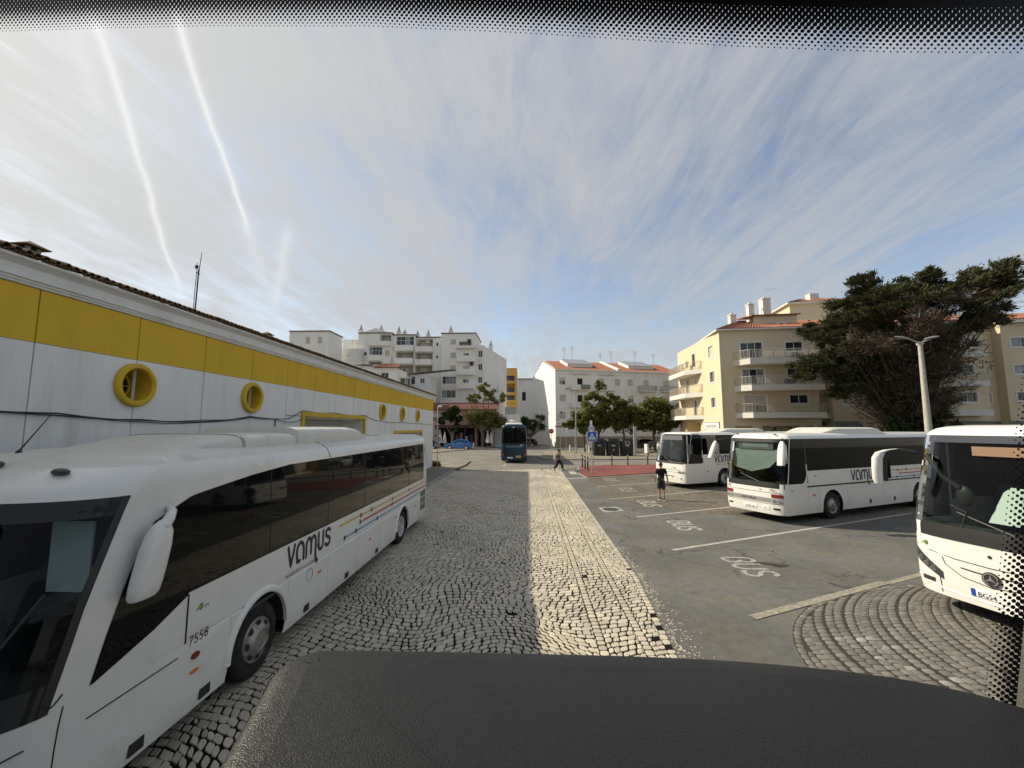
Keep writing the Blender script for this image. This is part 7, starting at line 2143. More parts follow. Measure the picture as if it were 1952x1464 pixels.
# ---------------------------------------------------------------- trees
def leaf_mat(name, c1, c2, trans=.25):
    m = bpy.data.materials.new(name); m.use_nodes = True; nt = m.node_tree; nt.nodes.clear(); L = nt.links.new
    out = _node(nt, 'ShaderNodeOutputMaterial'); d = _node(nt, 'ShaderNodeBsdfDiffuse'); tr = _node(nt, 'ShaderNodeBsdfTranslucent'); mx = _node(nt, 'ShaderNodeMixShader'); mx.inputs[0].default_value = trans
    at = _node(nt, 'ShaderNodeAttribute'); at.attribute_name = 'tint'
    cm = _node(nt, 'ShaderNodeMix'); cm.data_type = 'RGBA'; cm.inputs['A'].default_value = (*c1, 1); cm.inputs['B'].default_value = (*c2, 1)
    L(at.outputs['Fac'], cm.inputs['Factor']); L(cm.outputs['Result'], d.inputs[0]); L(cm.outputs['Result'], tr.inputs[0])
    L(d.outputs[0], mx.inputs[1]); L(tr.outputs[0], mx.inputs[2]); L(mx.outputs[0], out.inputs[0])
    return m
LEAF_G = leaf_mat('green_leaves', (.070, .090, .023), (.19, .195, .055), .45)
LEAF_Y = leaf_mat('yellowing_leaves', (.085, .095, .028), (.23, .20, .06))
LEAF_D = leaf_mat('dark_leaves', (.018, .035, .014), (.040, .065, .022), .15)
LEAF_P = leaf_mat('blade_leaves', (.022, .040, .018), (.06, .085, .035), .15)
NEEDLE = leaf_mat('cypress_sprays', (.024, .030, .014), (.100, .108, .046), .2)
TWIG = leaf_mat('dead_cypress_twigs', (.050, .038, .028), (.125, .096, .072), .05)

def leaf(mb, c, s, rr, aspect=1.6):
    a = Vector((rr.uniform(-1, 1), rr.uniform(-1, 1), rr.uniform(-.7, .7))).normalized(); b = a.orthogonal().normalized()
    b = (Matrix.Rotation(rr.uniform(0, 6.28), 3, a) @ b); a = a * s * aspect * .5; b = b * s * .5
    c = Vector(c); mb.face([c - a, c + b, c + a, c - b], 0, min(1, max(0, rr.gauss(.5, .24))))

def limbs(root, base, tops, r0, m, rr, name='trunk'):
    """trunk and boughs as one tapered piece"""
    mb = MB(); base = Vector(base)
    fork = None
    for i, (tp, fk) in enumerate(tops):
        tp = Vector(tp); f = base + (Vector(fk) - base)
        pts = [base] if i == 0 else []
        pts += [f]
        n = 5
        for k in range(1, n + 1):
            t = k / n; p = f + (tp - f) * t + Vector((rr.uniform(-1, 1), rr.uniform(-1, 1), rr.uniform(-.3, .6))) * (tp - f).length * .06 * (1 if k < n else 0)
            pts.append(p)
        rad = [r0 * (1 - .8 * k / (len(pts) - 1)) * (1 if i == 0 else .6) for k in range(len(pts))]
        if i == 0: rad[0] = r0 * 1.25
        mb.tube(pts, rad, 7)
    return mb.build(name, m, root, smooth=60)

def broadleaf(label, loc, clumps, n_leaf, ls, lm, bark, fork_z, r0, group, tops=None, seed=1, aspect=1.6):
    t = thing('tree', label, 'tree', (*loc, 0.1), 0, group); rr = random.Random(seed)
    tl = [((cx * .8, cy * .8, cz), (rr.uniform(-.1, .1) + cx * .12, cy * .1, fork_z + rr.uniform(-.2, .5))) for cx, cy, cz, *_ in (tops or clumps)]
    limbs(t, (0, 0, -.15), tl, r0, bark, rr)
    mb = MB(); tot = sum(c[3] ** 2 for c in clumps)
    for cx, cy, cz, r, fl in clumps:
        n = int(n_leaf * .8 * r * r / tot); subs = []
        for _ in range(max(6, int(r * 9))):      # small bunches within the clump leave gaps between them
            v = Vector((rr.gauss(0, 1), rr.gauss(0, 1), rr.gauss(0, 1))).normalized() * r * rr.uniform(.35, 1.0)
            subs.append((cx + v.x, cy + v.y, cz + v.z * fl, rr.uniform(.18, .34) * r))
        for _ in range(n):
            s = rr.choice(subs)
            v = Vector((rr.gauss(0, 1), rr.gauss(0, 1), rr.gauss(0, .75))) * s[3] * .62
            leaf(mb, (s[0] + v.x, s[1] + v.y, s[2] + v.z), ls * rr.uniform(.6, 1.35), rr, aspect)
    mb.build('crown', lm, t)
    return t
GT = 'round green trees on the central island'
broadleaf('green tree with a tall thin-topped crown directly behind the pedestrian sign', (10.2, 60.5), [(-.9, 0, 4.6, 2.0, .8), (.8, .3, 5.4, 2.1, .85), (-1.0, .2, 7.3, 1.5, 1.1), (1.6, -.3, 7.3, 1.3, .9), (0, .2, 3.7, 1.8, .6), (2.6, .2, 4.3, 1.6, .8), (.2, 0, 9.2, .8, 1.0)], 6200, .30, LEAF_G, M_['bark'], 2.5, .17, GT, seed=3)
broadleaf('broad green tree behind the three dark bins', (13.8, 60.8), [(-1.2, 0, 4.2, 1.9, .75), (.6, 0, 5.2, 2.1, .8), (1.8, .2, 3.9, 1.6, .7), (-.4, 0, 6.4, 1.3, .8)], 4600, .30, LEAF_G, M_['bark'], 2.3, .15, GT, seed=5)
broadleaf('dense rounded green tree next to the farthest white coach', (18.1, 61.0), [(-1.2, 0, 4.8, 2.2, .85), (1.2, .2, 4.9, 2.3, .85), (0, 0, 6.7, 1.7, .8), (.4, .2, 3.4, 1.9, .6), (2.6, 0, 4.0, 1.5, .8)], 6600, .30, LEAF_G, M_['bark'], 2.4, .17, GT, seed=8)
broadleaf('small green tree with thin trunk between the lamp post and the pedestrian sign', (7.9, 59.0), [(-.9, 0, 4.3, 1.5, .7), (.6, 0, 4.9, 1.6, .8), (-.2, .2, 3.4, 1.2, .6), (-2.0, 0, 3.6, 1.0, .7)], 3600, .28, LEAF_G, M_['bark'], 2.2, .11, GT, seed=11)
broadleaf('yellowing tree with open airy top in front of the cafe', (-7.6, 71.2), [(-.4, 0, 5.2, 2.2, .8), (1.5, .3, 4.7, 1.9, .8), (-1.9, 0, 4.9, 1.5, .9), (1.2, .2, 9.0, 1.5, .8), (-1.6, .1, 8.2, 1.4, .9), (3.0, .1, 8.3, 1.2, .8), (.3, 0, 10.2, 1.2, .8), (3.3, 0, 3.9, 1.4, .7)], 6400, .24, LEAF_Y, M_['bark_grey'], 2.6, .22, 'trees before the cafe', seed=14)
broadleaf('small dark round tree with pale leaning boughs at the cafe corner', (-12.4, 69.5), [(-.9, 0, 5.2, 1.2, .9), (.3, 0, 5.9, 1.3, .8), (.2, .1, 4.7, 1.1, .9), (-1.8, 0, 4.5, .9, .8), (.4, 0, 3.3, .8, 1.1)], 4200, .22, LEAF_D, M_['bark_grey'], 2.0, .18, 'trees before the cafe', seed=17)
broadleaf('dark shrubby bush at the far left by the parked cars', (-15.0, 71.8), [(0, 0, 1.5, .8, .9)], 500, .2, LEAF_D, M_['bark_grey'], .5, .08, 'trees before the cafe', seed=19)

def blade_tree():
    t = thing('tree', 'small tree with tufts of long dark blade leaves against the white gable', 'tree', (.15, 75.5, .1)); rr = random.Random(23)
    tops = [(rr.uniform(-2.3, 2.6), rr.uniform(-1, 1), rr.uniform(2.8, 5.3)) for _ in range(36)]
    limbs(t, (0, 0, -.1), [((x, y, z), (x * .15, y * .15, 1.6)) for x, y, z in tops], .16, M_['bark_grey'], rr)
    mb = MB()
    for x, y, z in tops:
        for k in range(46):
            d = Vector((rr.gauss(0, 1), rr.gauss(0, 1), rr.gauss(.25, .7))).normalized(); l = rr.uniform(.55, 1.0)
            s = d.orthogonal().normalized() * .07; c = Vector((x, y, z)); e = c + d * l - Vector((0, 0, .18 * l))
            mb.face([c - s * .5, c + d * l * .5 - s, e, c + d * l * .5 + s, c + s * .5], 0, min(1, max(0, rr.gauss(.5, .25))))
    mb.build('crown', LEAF_P, t)
blade_tree()

def cypress():
    """big wind-swept cypress: flat layers of sprays on long boughs, dead brown twigs inside"""
    bx, by = 33.6, 37.6
    t = thing('tree', 'large dark wind-swept cypress with flat layered crown and brown dead twigs inside', 'tree', (bx, by, 0)); rr = random.Random(31)
    # outline seen from the yard (x, z), relative to the trunk
    out = [(-9.2, 8.4), (-8.0, 11.2), (-6.6, 13.4), (-5.2, 14.6), (-3.9, 15.8), (-2.6, 16.6), (-2.0, 15.3), (0.6, 16.7), (3.2, 16.9), (5.6, 17.0), (7.2, 17.9), (8.4, 17.8), (8.6, 16.6), (9.0, 15.6), (7.6, 14.2), (7.2, 12.4), (5.0, 10.9), (2.6, 10.2), (1.4, 8.2), (1.6, 4.4), (-.6, 3.6), (-2.6, 4.4), (-3.6, 6.2), (-5.0, 7.4), (-6.4, 5.8), (-7.0, 7.6)]
    def inside(x, z):
        c = False; n = len(out)
        for i in range(n):
            (x1, z1), (x2, z2) = out[i], out[(i + 1) % n]
            if (z1 > z) != (z2 > z) and x < (x2 - x1) * (z - z1) / (z2 - z1) + x1: c = not c
        return c
    def edge_d(x, z):
        return min(math.hypot(x - a[0], z - a[1]) for a in DENSE)
    DENSE = []
    for i in range(len(out)):
        a, b = out[i], out[(i + 1) % len(out)]
        for k in range(5): DENSE.append((a[0] + (b[0] - a[0]) * k / 5, a[1] + (b[1] - a[1]) * k / 5))
    mb = MB()
    # trunk of several stems that lean to the right as they rise
    boughs = []
    mb.tube([(-.9, 0, -.2), (-.7, 0, 3), (-.5, .1, 6), (-.9, .2, 9), (-2.0, .1, 12), (-2.8, 0, 14.5)], [.75, .62, .5, .36, .22, .08], 9)
    mb.tube([(.3, .2, -.2), (.5, .2, 3), (1.2, .1, 6.2), (2.6, 0, 9), (4.2, .1, 12), (6.0, .2, 14.5), (7.4, .2, 17)], [.6, .5, .42, .32, .24, .15, .05], 9)
    mb.tube([(-.2, -.3, 0), (0, -.4, 5), (.2, -.6, 9), (.6, -.8, 13), (1.0, -.8, 16)], [.5, .42, .3, .2, .06], 8)
    cl = []
    tries = 0
    while len(cl) < 140 and tries < 9000:
        tries += 1
        x, z = rr.uniform(-9.3, 9.4), rr.uniform(3.6, 18)
        if not inside(x, z): continue
        ed = edge_d(x, z)
        if ed > 2.3 and rr.random() < .45: continue
        if x > 4.2 and z < 14.5 and rr.random() < .55: continue
        y = rr.uniform(-1, 1) * min(3.8, .8 + ed * 1.1)
        if y > 2.0 and rr.random() < .5: continue
        cl.append((x, y, z, ed))
    for (x, y, z, ed) in cl:
        s = Vector((.3 + (x * .18), y * .1, max(3.0, z - abs(x) * .75 - rr.uniform(1, 3))))
        e = Vector((x, y, z)); mid = s + (e - s) * .5 + Vector((0, 0, -.25 * (e - s).length * .3))
        mb.tube([s, mid + Vector((rr.uniform(-.4, .4), rr.uniform(-.4, .4), rr.uniform(-.3, .3))), e], [.07, .045, .015], 5, cap=False)
    mb.build('trunk', M_['bark'], t, smooth=60)
    gr, tw = MB(), MB()
    def spray(mb, c, d, l, w, tint):
        s = d.orthogonal().normalized(); s = (Matrix.Rotation(rr.uniform(0, 6.28), 3, d) @ s) * w
        mb.face([c - d * l * .5, c - d * l * .1 + s, c + d * l * .5, c - d * l * .1 - s], 0, min(1, max(0, tint)))
    for (x, y, z, ed) in cl:
        green = (ed < 2.1 and (z > 9 or x < -3.0)) or rr.random() < .3
        if x > 2.5 and z < 13.5: green = rr.random() < .4
        L_ = rr.uniform(1.1, 1.8)
        up = .34 if x > -4 else -.05
        dr = Vector((.8 if x > -2 else -.2, 0, up)).normalized()      # blown to the right
        side = Vector((0, 1, 0)); nrm = dr.cross(side).normalized()
        base_t = rr.gauss(.42, .12) + (.14 if x < -2 else -.06)
        # a pad is a handful of dense knots of sprays set along the blown bough
        knots = [(rr.uniform(-1.0, 1.1), rr.gauss(0, .55), rr.gauss(0, .16), rr.uniform(.28, .5)) for _ in range(9)]
        if green:
            for (a, b, c_, r) in knots:
                kc = Vector((x, y, z)) + (dr * a + side * b + nrm * c_) * L_
                for _ in range(105):
                    v = Vector((rr.gauss(0, 1), rr.gauss(0, 1), rr.gauss(0, .6))) * r * .55
                    d = (dr * .9 + v.normalized() * .8 + Vector((0, 0, .15))).normalized()
                    spray(gr, kc + v, d, rr.uniform(.18, .42), rr.uniform(.04, .08), base_t + .35 * v.z / r + rr.gauss(0, .13))
        for (a, b, c_, r) in knots:
            kc = Vector((x, y, z - .3)) + (dr * a + side * b + nrm * c_) * L_
            for _ in range(24 if green else 70):
                v = Vector((rr.gauss(0, 1), rr.gauss(0, 1), rr.gauss(0, .6))) * r * .7
                d = (dr + v.normalized() * 1.1).normalized()
                spray(tw, kc + v, d, rr.uniform(.3, .75), rr.uniform(.014, .032), rr.random())
    for _ in range(9000):     # mat of dead twigs low round the stems
        z = rr.uniform(2.6, 12.5); a = rr.uniform(0, 6.28); r = rr.uniform(.3, 1.9 + max(0, 2.6 - abs(z - 9) * .35))
        c = Vector((-.2 + math.cos(a) * r * 1.25 - (.8 if z < 8 else 0), math.sin(a) * r, z)); d = Vector((rr.gauss(.3, 1), rr.gauss(0, 1), rr.gauss(0, .6))).normalized()
        spray(tw, c, d, rr.uniform(.35, .9), rr.uniform(.018, .04), rr.random())
    gr.build('crown', NEEDLE, t); tw.build('dead_twigs', TWIG, t, kind='stuff')
cypress()
# low bushes round its foot and a hedge behind the coaches
def bush(label, loc, size, n, lm, seed, name='bush', cat='bush', group=None):
    t = thing(name, label, cat, (*loc, 0), 0, group); rr = random.Random(seed); mb = MB()
    for _ in range(n):
        v = Vector((rr.uniform(-1, 1), rr.uniform(-1, 1), rr.random()))
        h = size[2] * (.72 + .28 * math.sin(v.x * 9 + seed) * math.cos(v.y * 5))
        leaf(mb, (v.x * size[0], v.y * size[1], .1 + (v.z ** .7) * h), .3 * rr.uniform(.6, 1.3), rr)
    mb.build('foliage', lm, t); st = MB()
    for k in range(max(3, int(size[0]))): st.tube([((k / max(3, int(size[0])) - .5) * 1.6 * size[0], 0, 0), ((k / max(3, int(size[0])) - .5) * 1.7 * size[0], 0, size[2] * .6)], .05, 5)
    st.build('stem', M_['bark'], t)
bush('tangled green and brown bush at the foot of the wind-swept cypress', (32.6, 36.4), (2.6, 1.4, 4.6), 2600, LEAF_D, 41)
bush('leafy bush under the lowest balcony of the corner apartments', (27.5, 43.8), (3.2, .8, 3.6), 1800, LEAF_D, 42)
bush('dark clipped hedge running behind the parked coaches', (36.0, 39.5), (7.5, .8, 2.6), 3200, LEAF_D, 44, 'hedge', 'hedge')
bush('small plant tuft at the foot of the depot corner', (-8.0, 36.6), (.35, .25, .45), 120, LEAF_Y, 45)
# ---------------------------------------------------------------- street furniture
def pole(name, label, cat, loc, h, r, m, group=None):
    t = thing(name, label, cat, loc, 0, group); mb = MB(); mb.tube([(0, 0, -.05), (0, 0, h)], r, 10); mb.build('post', m, t, smooth=60); return t
def FM(x, z, y):  return frontM(x, z, y)
# pedestrian-crossing sign, with a round sign and a narrow plate seen from behind
t = pole('crossing_sign', 'blue square pedestrian crossing sign with white triangle on a grey pole', 'road sign', (4.71, 31.5, 0), 4.0, .032, M_['steel'])
p = MB(); n = 6; w, r = .345, .06
def rrect(w, h, r, n=5):
    o = []
    for cx, cy, a in ((w - r, h - r, 0), (-w + r, h - r, 90), (-w + r, -h + r, 180), (w - r, -h + r, 270)):
        o += [(cx + r * math.cos(R(a + 90 * k / n)), cy + r * math.sin(R(a + 90 * k / n))) for k in range(n + 1)]
    return o
def plate_poly(parent, name, poly, M, t0, t1, m):
    mb = MB(); f = [M @ Vector((x, y, t1)) for x, y in poly]; b = [M @ Vector((x, y, t0)) for x, y in poly]
    mb.face(f); mb.face(b[::-1]); mb.grid([b, f], closed=True); return mb.build(name, m, parent)
S = FM(0.03, 2.80, -.05) @ Matrix.Rotation(R(3), 4, 'Y')
bd = plate_poly(t, 'sign_board', rrect(.36, .36, .05), S, 0, .02, M_['sign_white']); plate_poly(bd, 'blue_field', rrect(.335, .335, .04), S, .021, .023, M_['sign_blue'])
plate_poly(bd, 'white_triangle', [(-.27, -.22), (.27, -.22), (0, .26)], S, .024, .026, M_['sign_white'])
wk = MB()
for poly in ([(-.19, -.19), (-.12, -.19), (-.10, -.155), (-.165, -.155)], [(-.07, -.19), (-.01, -.19), (0, -.155), (-.055, -.155)], [(.04, -.19), (.1, -.19), (.09, -.155), (.045, -.155)], [(.14, -.19), (.2, -.19), (.165, -.155), (.12, -.155)]):
    wk.face([S @ Vector((x, y, .0265)) for x, y in poly])
for st in ([(0, .09), (-.005, .0)], [(-.005, .0), (.05, -.06), (.06, -.13)], [(-.005, .0), (-.04, -.07), (-.09, -.12)], [(0, .07), (.06, .01)], [(0, .07), (-.06, .02)]):
    wk.face([S @ Vector((x, y, .0265 + .0003 * len(wk.f))) for x, y in ribbon(st, .035)])
wk.face([S @ Vector((.028 * math.cos(2 * math.pi * k / 12), .125 + .028 * math.sin(2 * math.pi * k / 12), .0268)) for k in range(12)]); wk.build('walking_figure', M_['ink'], bd)
mb = MB(); mb.disc((0, -.035, 3.35), .27, (0, -1, 0), seg=24); mb.disc((0, -.03, 3.35), .27, (0, 1, 0), seg=24); mb.build('round_sign_back', M_['steel'], t)
mb = MB(); mb.box(-.10, .07, -.06, -.04, 3.05, 3.95); pl = mb.build('narrow_plate', M_['sign_white'], t)
mb = MB(); mb.box(-.055, .02, -.062, -.0605, 3.3, 3.5); mb.box(-.055, .02, -.062, -.0605, 3.6, 3.66); mb.build('plate_print', M_['grey_ink'], pl)
# round red no-entry style sign on the island nose
t = pole('stop_sign', 'round dark red traffic sign on a thin pole before the sunlit gable', 'road sign', (3.25, 58.3, .1), 2.75, .03, M_['steel'])
mb = MB(); mb.disc((0, -.05, 2.85), .34, (0, -1, 0), seg=24); mb.disc((0, -.04, 2.85), .34, (0, 1, 0), seg=24); d = mb.build('sign_disc', M_['sign_red'], t)
text_mesh(d, 'STOP', .24, FM(-.27, 2.77, -.055), M_['sign_white'], xs=.85)
# tall steel lamp post with two small heads
t = pole('street_lamp', 'tall slim grey steel lamp post with two small arms among the green trees', 'street lamp', (6.28, 55.3, .1), 8.3, .075, M_['steel'])
for sg in (-1, 1):
    mb = MB(); mb.tube([(0, 0, 8.15), (sg * .5, 0, 8.35), (sg * .9, -.1, 8.42)], .03, 6); a = mb.build('lamp_arm', M_['steel'], t, smooth=60)
    mb = MB(); mb.ball((sg * 1.05, -.12, 8.42), .3, .12, .07, 10, 6); mb.build('lamp_head', M_['dark_metal'], a, smooth=60)
# concrete lamp column with two shallow heads near the big tree
t = thing('street_lamp', 'tapering pale concrete lamp column with two curved heads in front of the dark cypress', 'street lamp', (27.48, 30.0, 0))
mb = MB(); mb.tube([(0, 0, -.1), (0, 0, 9.25)], [.24, .13], 14); mb.box(-.16, .16, -.12, .12, 9.2, 9.42); mb.build('post', mat('lamp_concrete', (.42, .40, .35), .9, .2, .25, 9, dirt=(.16, .15, .13), ds=6, damt=.7, bump=.4, bs=30), t, smooth=60)
for sg, dx in ((-1, 1.55), (1, 1.25)):
    mb = MB(); mb.tube([(0, 0, 9.3), (sg * .35, 0, 9.48), (sg * .7, 0, 9.62)], [.075, .06, .05], 8); a = mb.build('lamp_arm', M_['concrete'], t, smooth=60)
    mb = MB(); mb.ball((0, 0, 0), .55, .17, .085, 14, 8, 0, Matrix.Translation((sg * (dx - .4), 0, 9.72)) @ Matrix.Rotation(R(-10 * sg), 4, 'Y')); mb.build('lamp_head', M_['steel'], a, smooth=60)
# three big recycling containers
def container(label, x, kind):
    t = thing('recycling_bin', label, 'recycling bin', (x, 51.5, .11), R(-2), 'dark recycling containers on the central island')
    mb = MB(); rows = []
    for z, k in ((.0, .93), (.1, .98), (1.7, 1.0), (1.85, .97), (1.93, .88)):
        rows.append([(.72 * k * math.copysign(abs(math.cos(q)) ** .28, math.cos(q)), .72 * k * math.copysign(abs(math.sin(q)) ** .28, math.sin(q)), z) for q in [2 * math.pi * i / 28 for i in range(28)]])
    mb.grid(rows, closed=True); mb.face(rows[0][::-1]); mb.face(rows[-1]); mb.build('body', M_['bin'], t, smooth=45)
    mb = MB(); mb.box(-.6, .6, -.6, .6, 1.94, 2.02); mb.build('lid', M_['bin'], t)
    if kind == 'glass':
        for sx in (-.3, .3):
            h = MB(); h.disc((sx, -.725, 1.55), .16, (0, -1, 0), seg=18); h.build('throw_hole', M_['groove'], t)
    else:
        f = MB(); f.box(-.27, .27, -.76, -.72, 1.36, 1.72); fo = f.build('slot_frame', M_['bin'] if kind == 'paper' else M_['shutter'], t)
        f = MB(); f.box(-.2, .2, -.766, -.761, 1.42, 1.66); f.build('slot', M_['groove'], fo)
    s = MB(); s.box(-.2, .2, -.735, -.728, 1.14, 1.28); so = s.build('sticker', M_['sign_white'] if kind != 'glass' else M_['shutter'], t)
    for k in range(3):
        g = MB(); g.box(-.17 + .12 * k, -.09 + .12 * k, -.738, -.7355, 1.18, 1.25); g.build('sticker_print', M_['grey_ink'], so)
    if kind == 'paper':
        e = MB(); e.face([Vector((x_, -.735, z_)) for x_, z_ in ((0, .55), (.13, .68), (0, .81), (-.13, .68))]); e.build('diamond_emblem', M_['steel'], t)
container('left recycling container, dark with two round throw holes, behind the pedestrian sign', 8.55, 'glass')
container('middle recycling container, dark with square slot and pale diamond emblem', 10.2, 'paper')
container('right recycling container, dark with a pale framed slot, beside the white post', 11.85, 'plastic')
t = thing('info_post', 'tall pale grey information post with vertical lettering right of the bins', 'post', (13.3, 53.0, .1)); mb = MB(); mb.box(-.17, .17, -.12, .12, 0, 3.5); mb.build('post', M_['sign_white'] if False else mat('grey_totem', (.42, .42, .42), .6, .3, .1, 3), t)
text_mesh(t, 'paragem', .26, Matrix(((0, -1, 0, .08), (0, 0, -1, -.122), (1, 0, 0, 1.2), (0, 0, 0, 1))), M_['grey_ink'])
# bollards and hoops on the red island
def bollard(label, x, y, group='short black bollards on the red island'):
    t = thing('bollard', label, 'bollard', (x, y, .055), 0, group)
    mb = MB(); mb.lathe([(.07, 0), (.07, .05), (.055, .06), (.055, .98), (.062, 1.0), (.062, 1.04), (.03, 1.07), (.001, 1.075)], 14); mb.build('post', M_['dark_metal'], t, smooth=40)
    mb = MB(); mb.lathe([(.057, .80), (.0575, .80), (.0575, .88), (.057, .88)], 14); mb.build('white_ring', M_['sign_white'], t, smooth=60)
bollard('black bollard farthest of three at the tip of the red island', 4.68, 36.8); bollard('middle black bollard of three at the tip of the red island', 4.70, 35.2); bollard('black bollard nearest the crossing stripes on the red island', 4.74, 33.9)
bollard('first black post along the back of the red island, right of the hoops', 7.6, 38.8); bollard('second black post along the back of the red island', 9.05, 38.9); bollard('black post next to the farthest white coach', 11.0, 39.5)
def hoop(label, x, y):
    t = thing('hoop_barrier', label, 'hoop barrier', (x, y, .055), R(75), 'steel hoops beside the pedestrian sign')
    mb = MB(); mb.tube([(-.28, 0, 0), (-.28, 0, .85)] + [(-.28 * math.cos(R(a)), 0, .85 + .25 * math.sin(R(a))) for a in (30, 60, 90, 120, 150)] + [(.28, 0, .85), (.28, 0, 0)], .025, 8); mb.build('tube', M_['steel'], t, smooth=60)
hoop('steel hoop left of the pedestrian sign pole', 4.85, 35.0); hoop('steel hoop right of the pedestrian sign pole', 5.45, 35.6)
t = thing('boundary_stone', 'white rounded stone at the tip of the red island', 'stone', (3.98, 33.9, .04)); mb = MB(); mb.ball((0, 0, .12), .18, .25, .2, 12, 8); mb.build('stone', M_['gable_white'], t, smooth=60)
# thin signs and posts along the far pavement
def thin_sign(label, x, y, h, kind):
    t = pole('sign_post', label, 'sign post', (x, y, .1), h, .03, M_['steel'] if kind != 'dark' else M_['dark_metal'])
    if kind == 'triangle': plate_poly(t, 'sign_board', [(-.36, 0), (.36, 0), (0, -.62)], FM(0, h, -.04), 0, .01, M_['sign_white'])
    if kind == 'street': plate_poly(t, 'sign_board', [(-.5, -.09), (.45, -.09), (.45, .09), (-.5, .09)], FM(-.2, h - .1, -.04), 0, .01, M_['sign_red'])
    if kind == 'round': 
        mb = MB(); mb.disc((0, -.05, h - .1), .26, (0, -1, 0), seg=20); mb.build('sign_disc', M_['steel'], t)
thin_sign('thin post with a small red street name board by the white terrace', 4.4, 57.2, 3.6, 'street'); thin_sign('thin post with small white triangle board before the terrace', 5.1, 56.6, 3.3, 'triangle')
thin_sign('bare thin post left of the tall lamp on the island', 5.2, 47.4, 3.4, 'plain'); thin_sign('thin dark post right of the tall lamp', 7.0, 47.0, 2.4, 'dark')
def stub(label, x, y):
    t = pole('white_stub', label, 'bollard', (x, y, .1), .9, .11, M_['frame_white'], 'white stub bollards')
stub('white stub bollard left of the tall lamp base', 6.0, 60.5); stub('white stub bollard right of the tall lamp base', 8.2, 57.0); stub('white stub bollard in front of the cafe tree', -8.8, 68.6)
# sign pole at the depot corner
t = pole('corner_sign', 'thin pole with two round sign backs and a plate at the depot corner', 'road sign', (-7.75, 36.1, .1), 3.2, .035, M_['steel'])
mb = MB(); mb.disc((0, -.05, 2.35), .30, (0, -1, 0), seg=20); mb.disc((0, -.04, 2.35), .30, (0, 1, 0), seg=20); mb.build('round_sign_back', M_['steel'], t)
mb = MB(); mb.box(-.28, .28, -.06, -.04, 2.72, 3.15); mb.build('plate_back', M_['steel'], t); mb = MB(); mb.box(-.26, .26, -.06, -.04, 1.72, 1.98); mb.build('lower_plate', M_['steel'], t)
t = thing('street_lamp', 'small white lamp head on an arm above the dark round tree', 'street lamp', (-14.3, 66.5, .1)); mb = MB(); mb.tube([(0, 0, 0), (0, 0, 6.6), (.5, 0, 6.95), (1.6, 0, 6.95)], .05, 8); mb.build('post', M_['steel'], t, smooth=60); mb = MB(); mb.ball((.35, -.05, 6.7), .35, .16, .14, 12, 8); mb.build('lamp_head', M_['frame_white'], t, smooth=60)
# closed parasols before the cafe
def parasol(label, x, y, h):
    t = thing('closed_parasol', label, 'parasol', (x, y, .1), 0, 'closed pale parasols before the cafe'); rr = random.Random(int(x * 10))
    mb = MB(); mb.tube([(0, 0, 0), (0, 0, h + .1)], .025, 6); mb.build('pole', M_['steel'], t)
    mb = MB(); rows = []
    for z, r in ((h * .28, .30), (h * .45, .27), (h * .62, .20), (h * .8, .12), (h, .02)):
        rows.append([(r * (1 + .25 * (k % 2)) * math.cos(2 * math.pi * k / 12), r * (1 + .25 * (k % 2)) * math.sin(2 * math.pi * k / 12), z) for k in range(12)])
    mb.grid(rows, closed=True); mb.build('canopy', M_['parasol'], t, smooth=30)
for x, y, h, l in ((-14.6, 70.2, 2.9, 'leftmost closed parasol, behind the front of the blue car'), (-13.9, 70.4, 2.6, 'second closed parasol from the left, before the dark tree trunk'), (-6.7, 70.6, 2.9, 'closed parasol just right of the yellowing tree trunk'), (-6.2, 71.0, 2.7, 'closed parasol farthest right, near the white kiosk')):
    parasol(l, x, y, h)

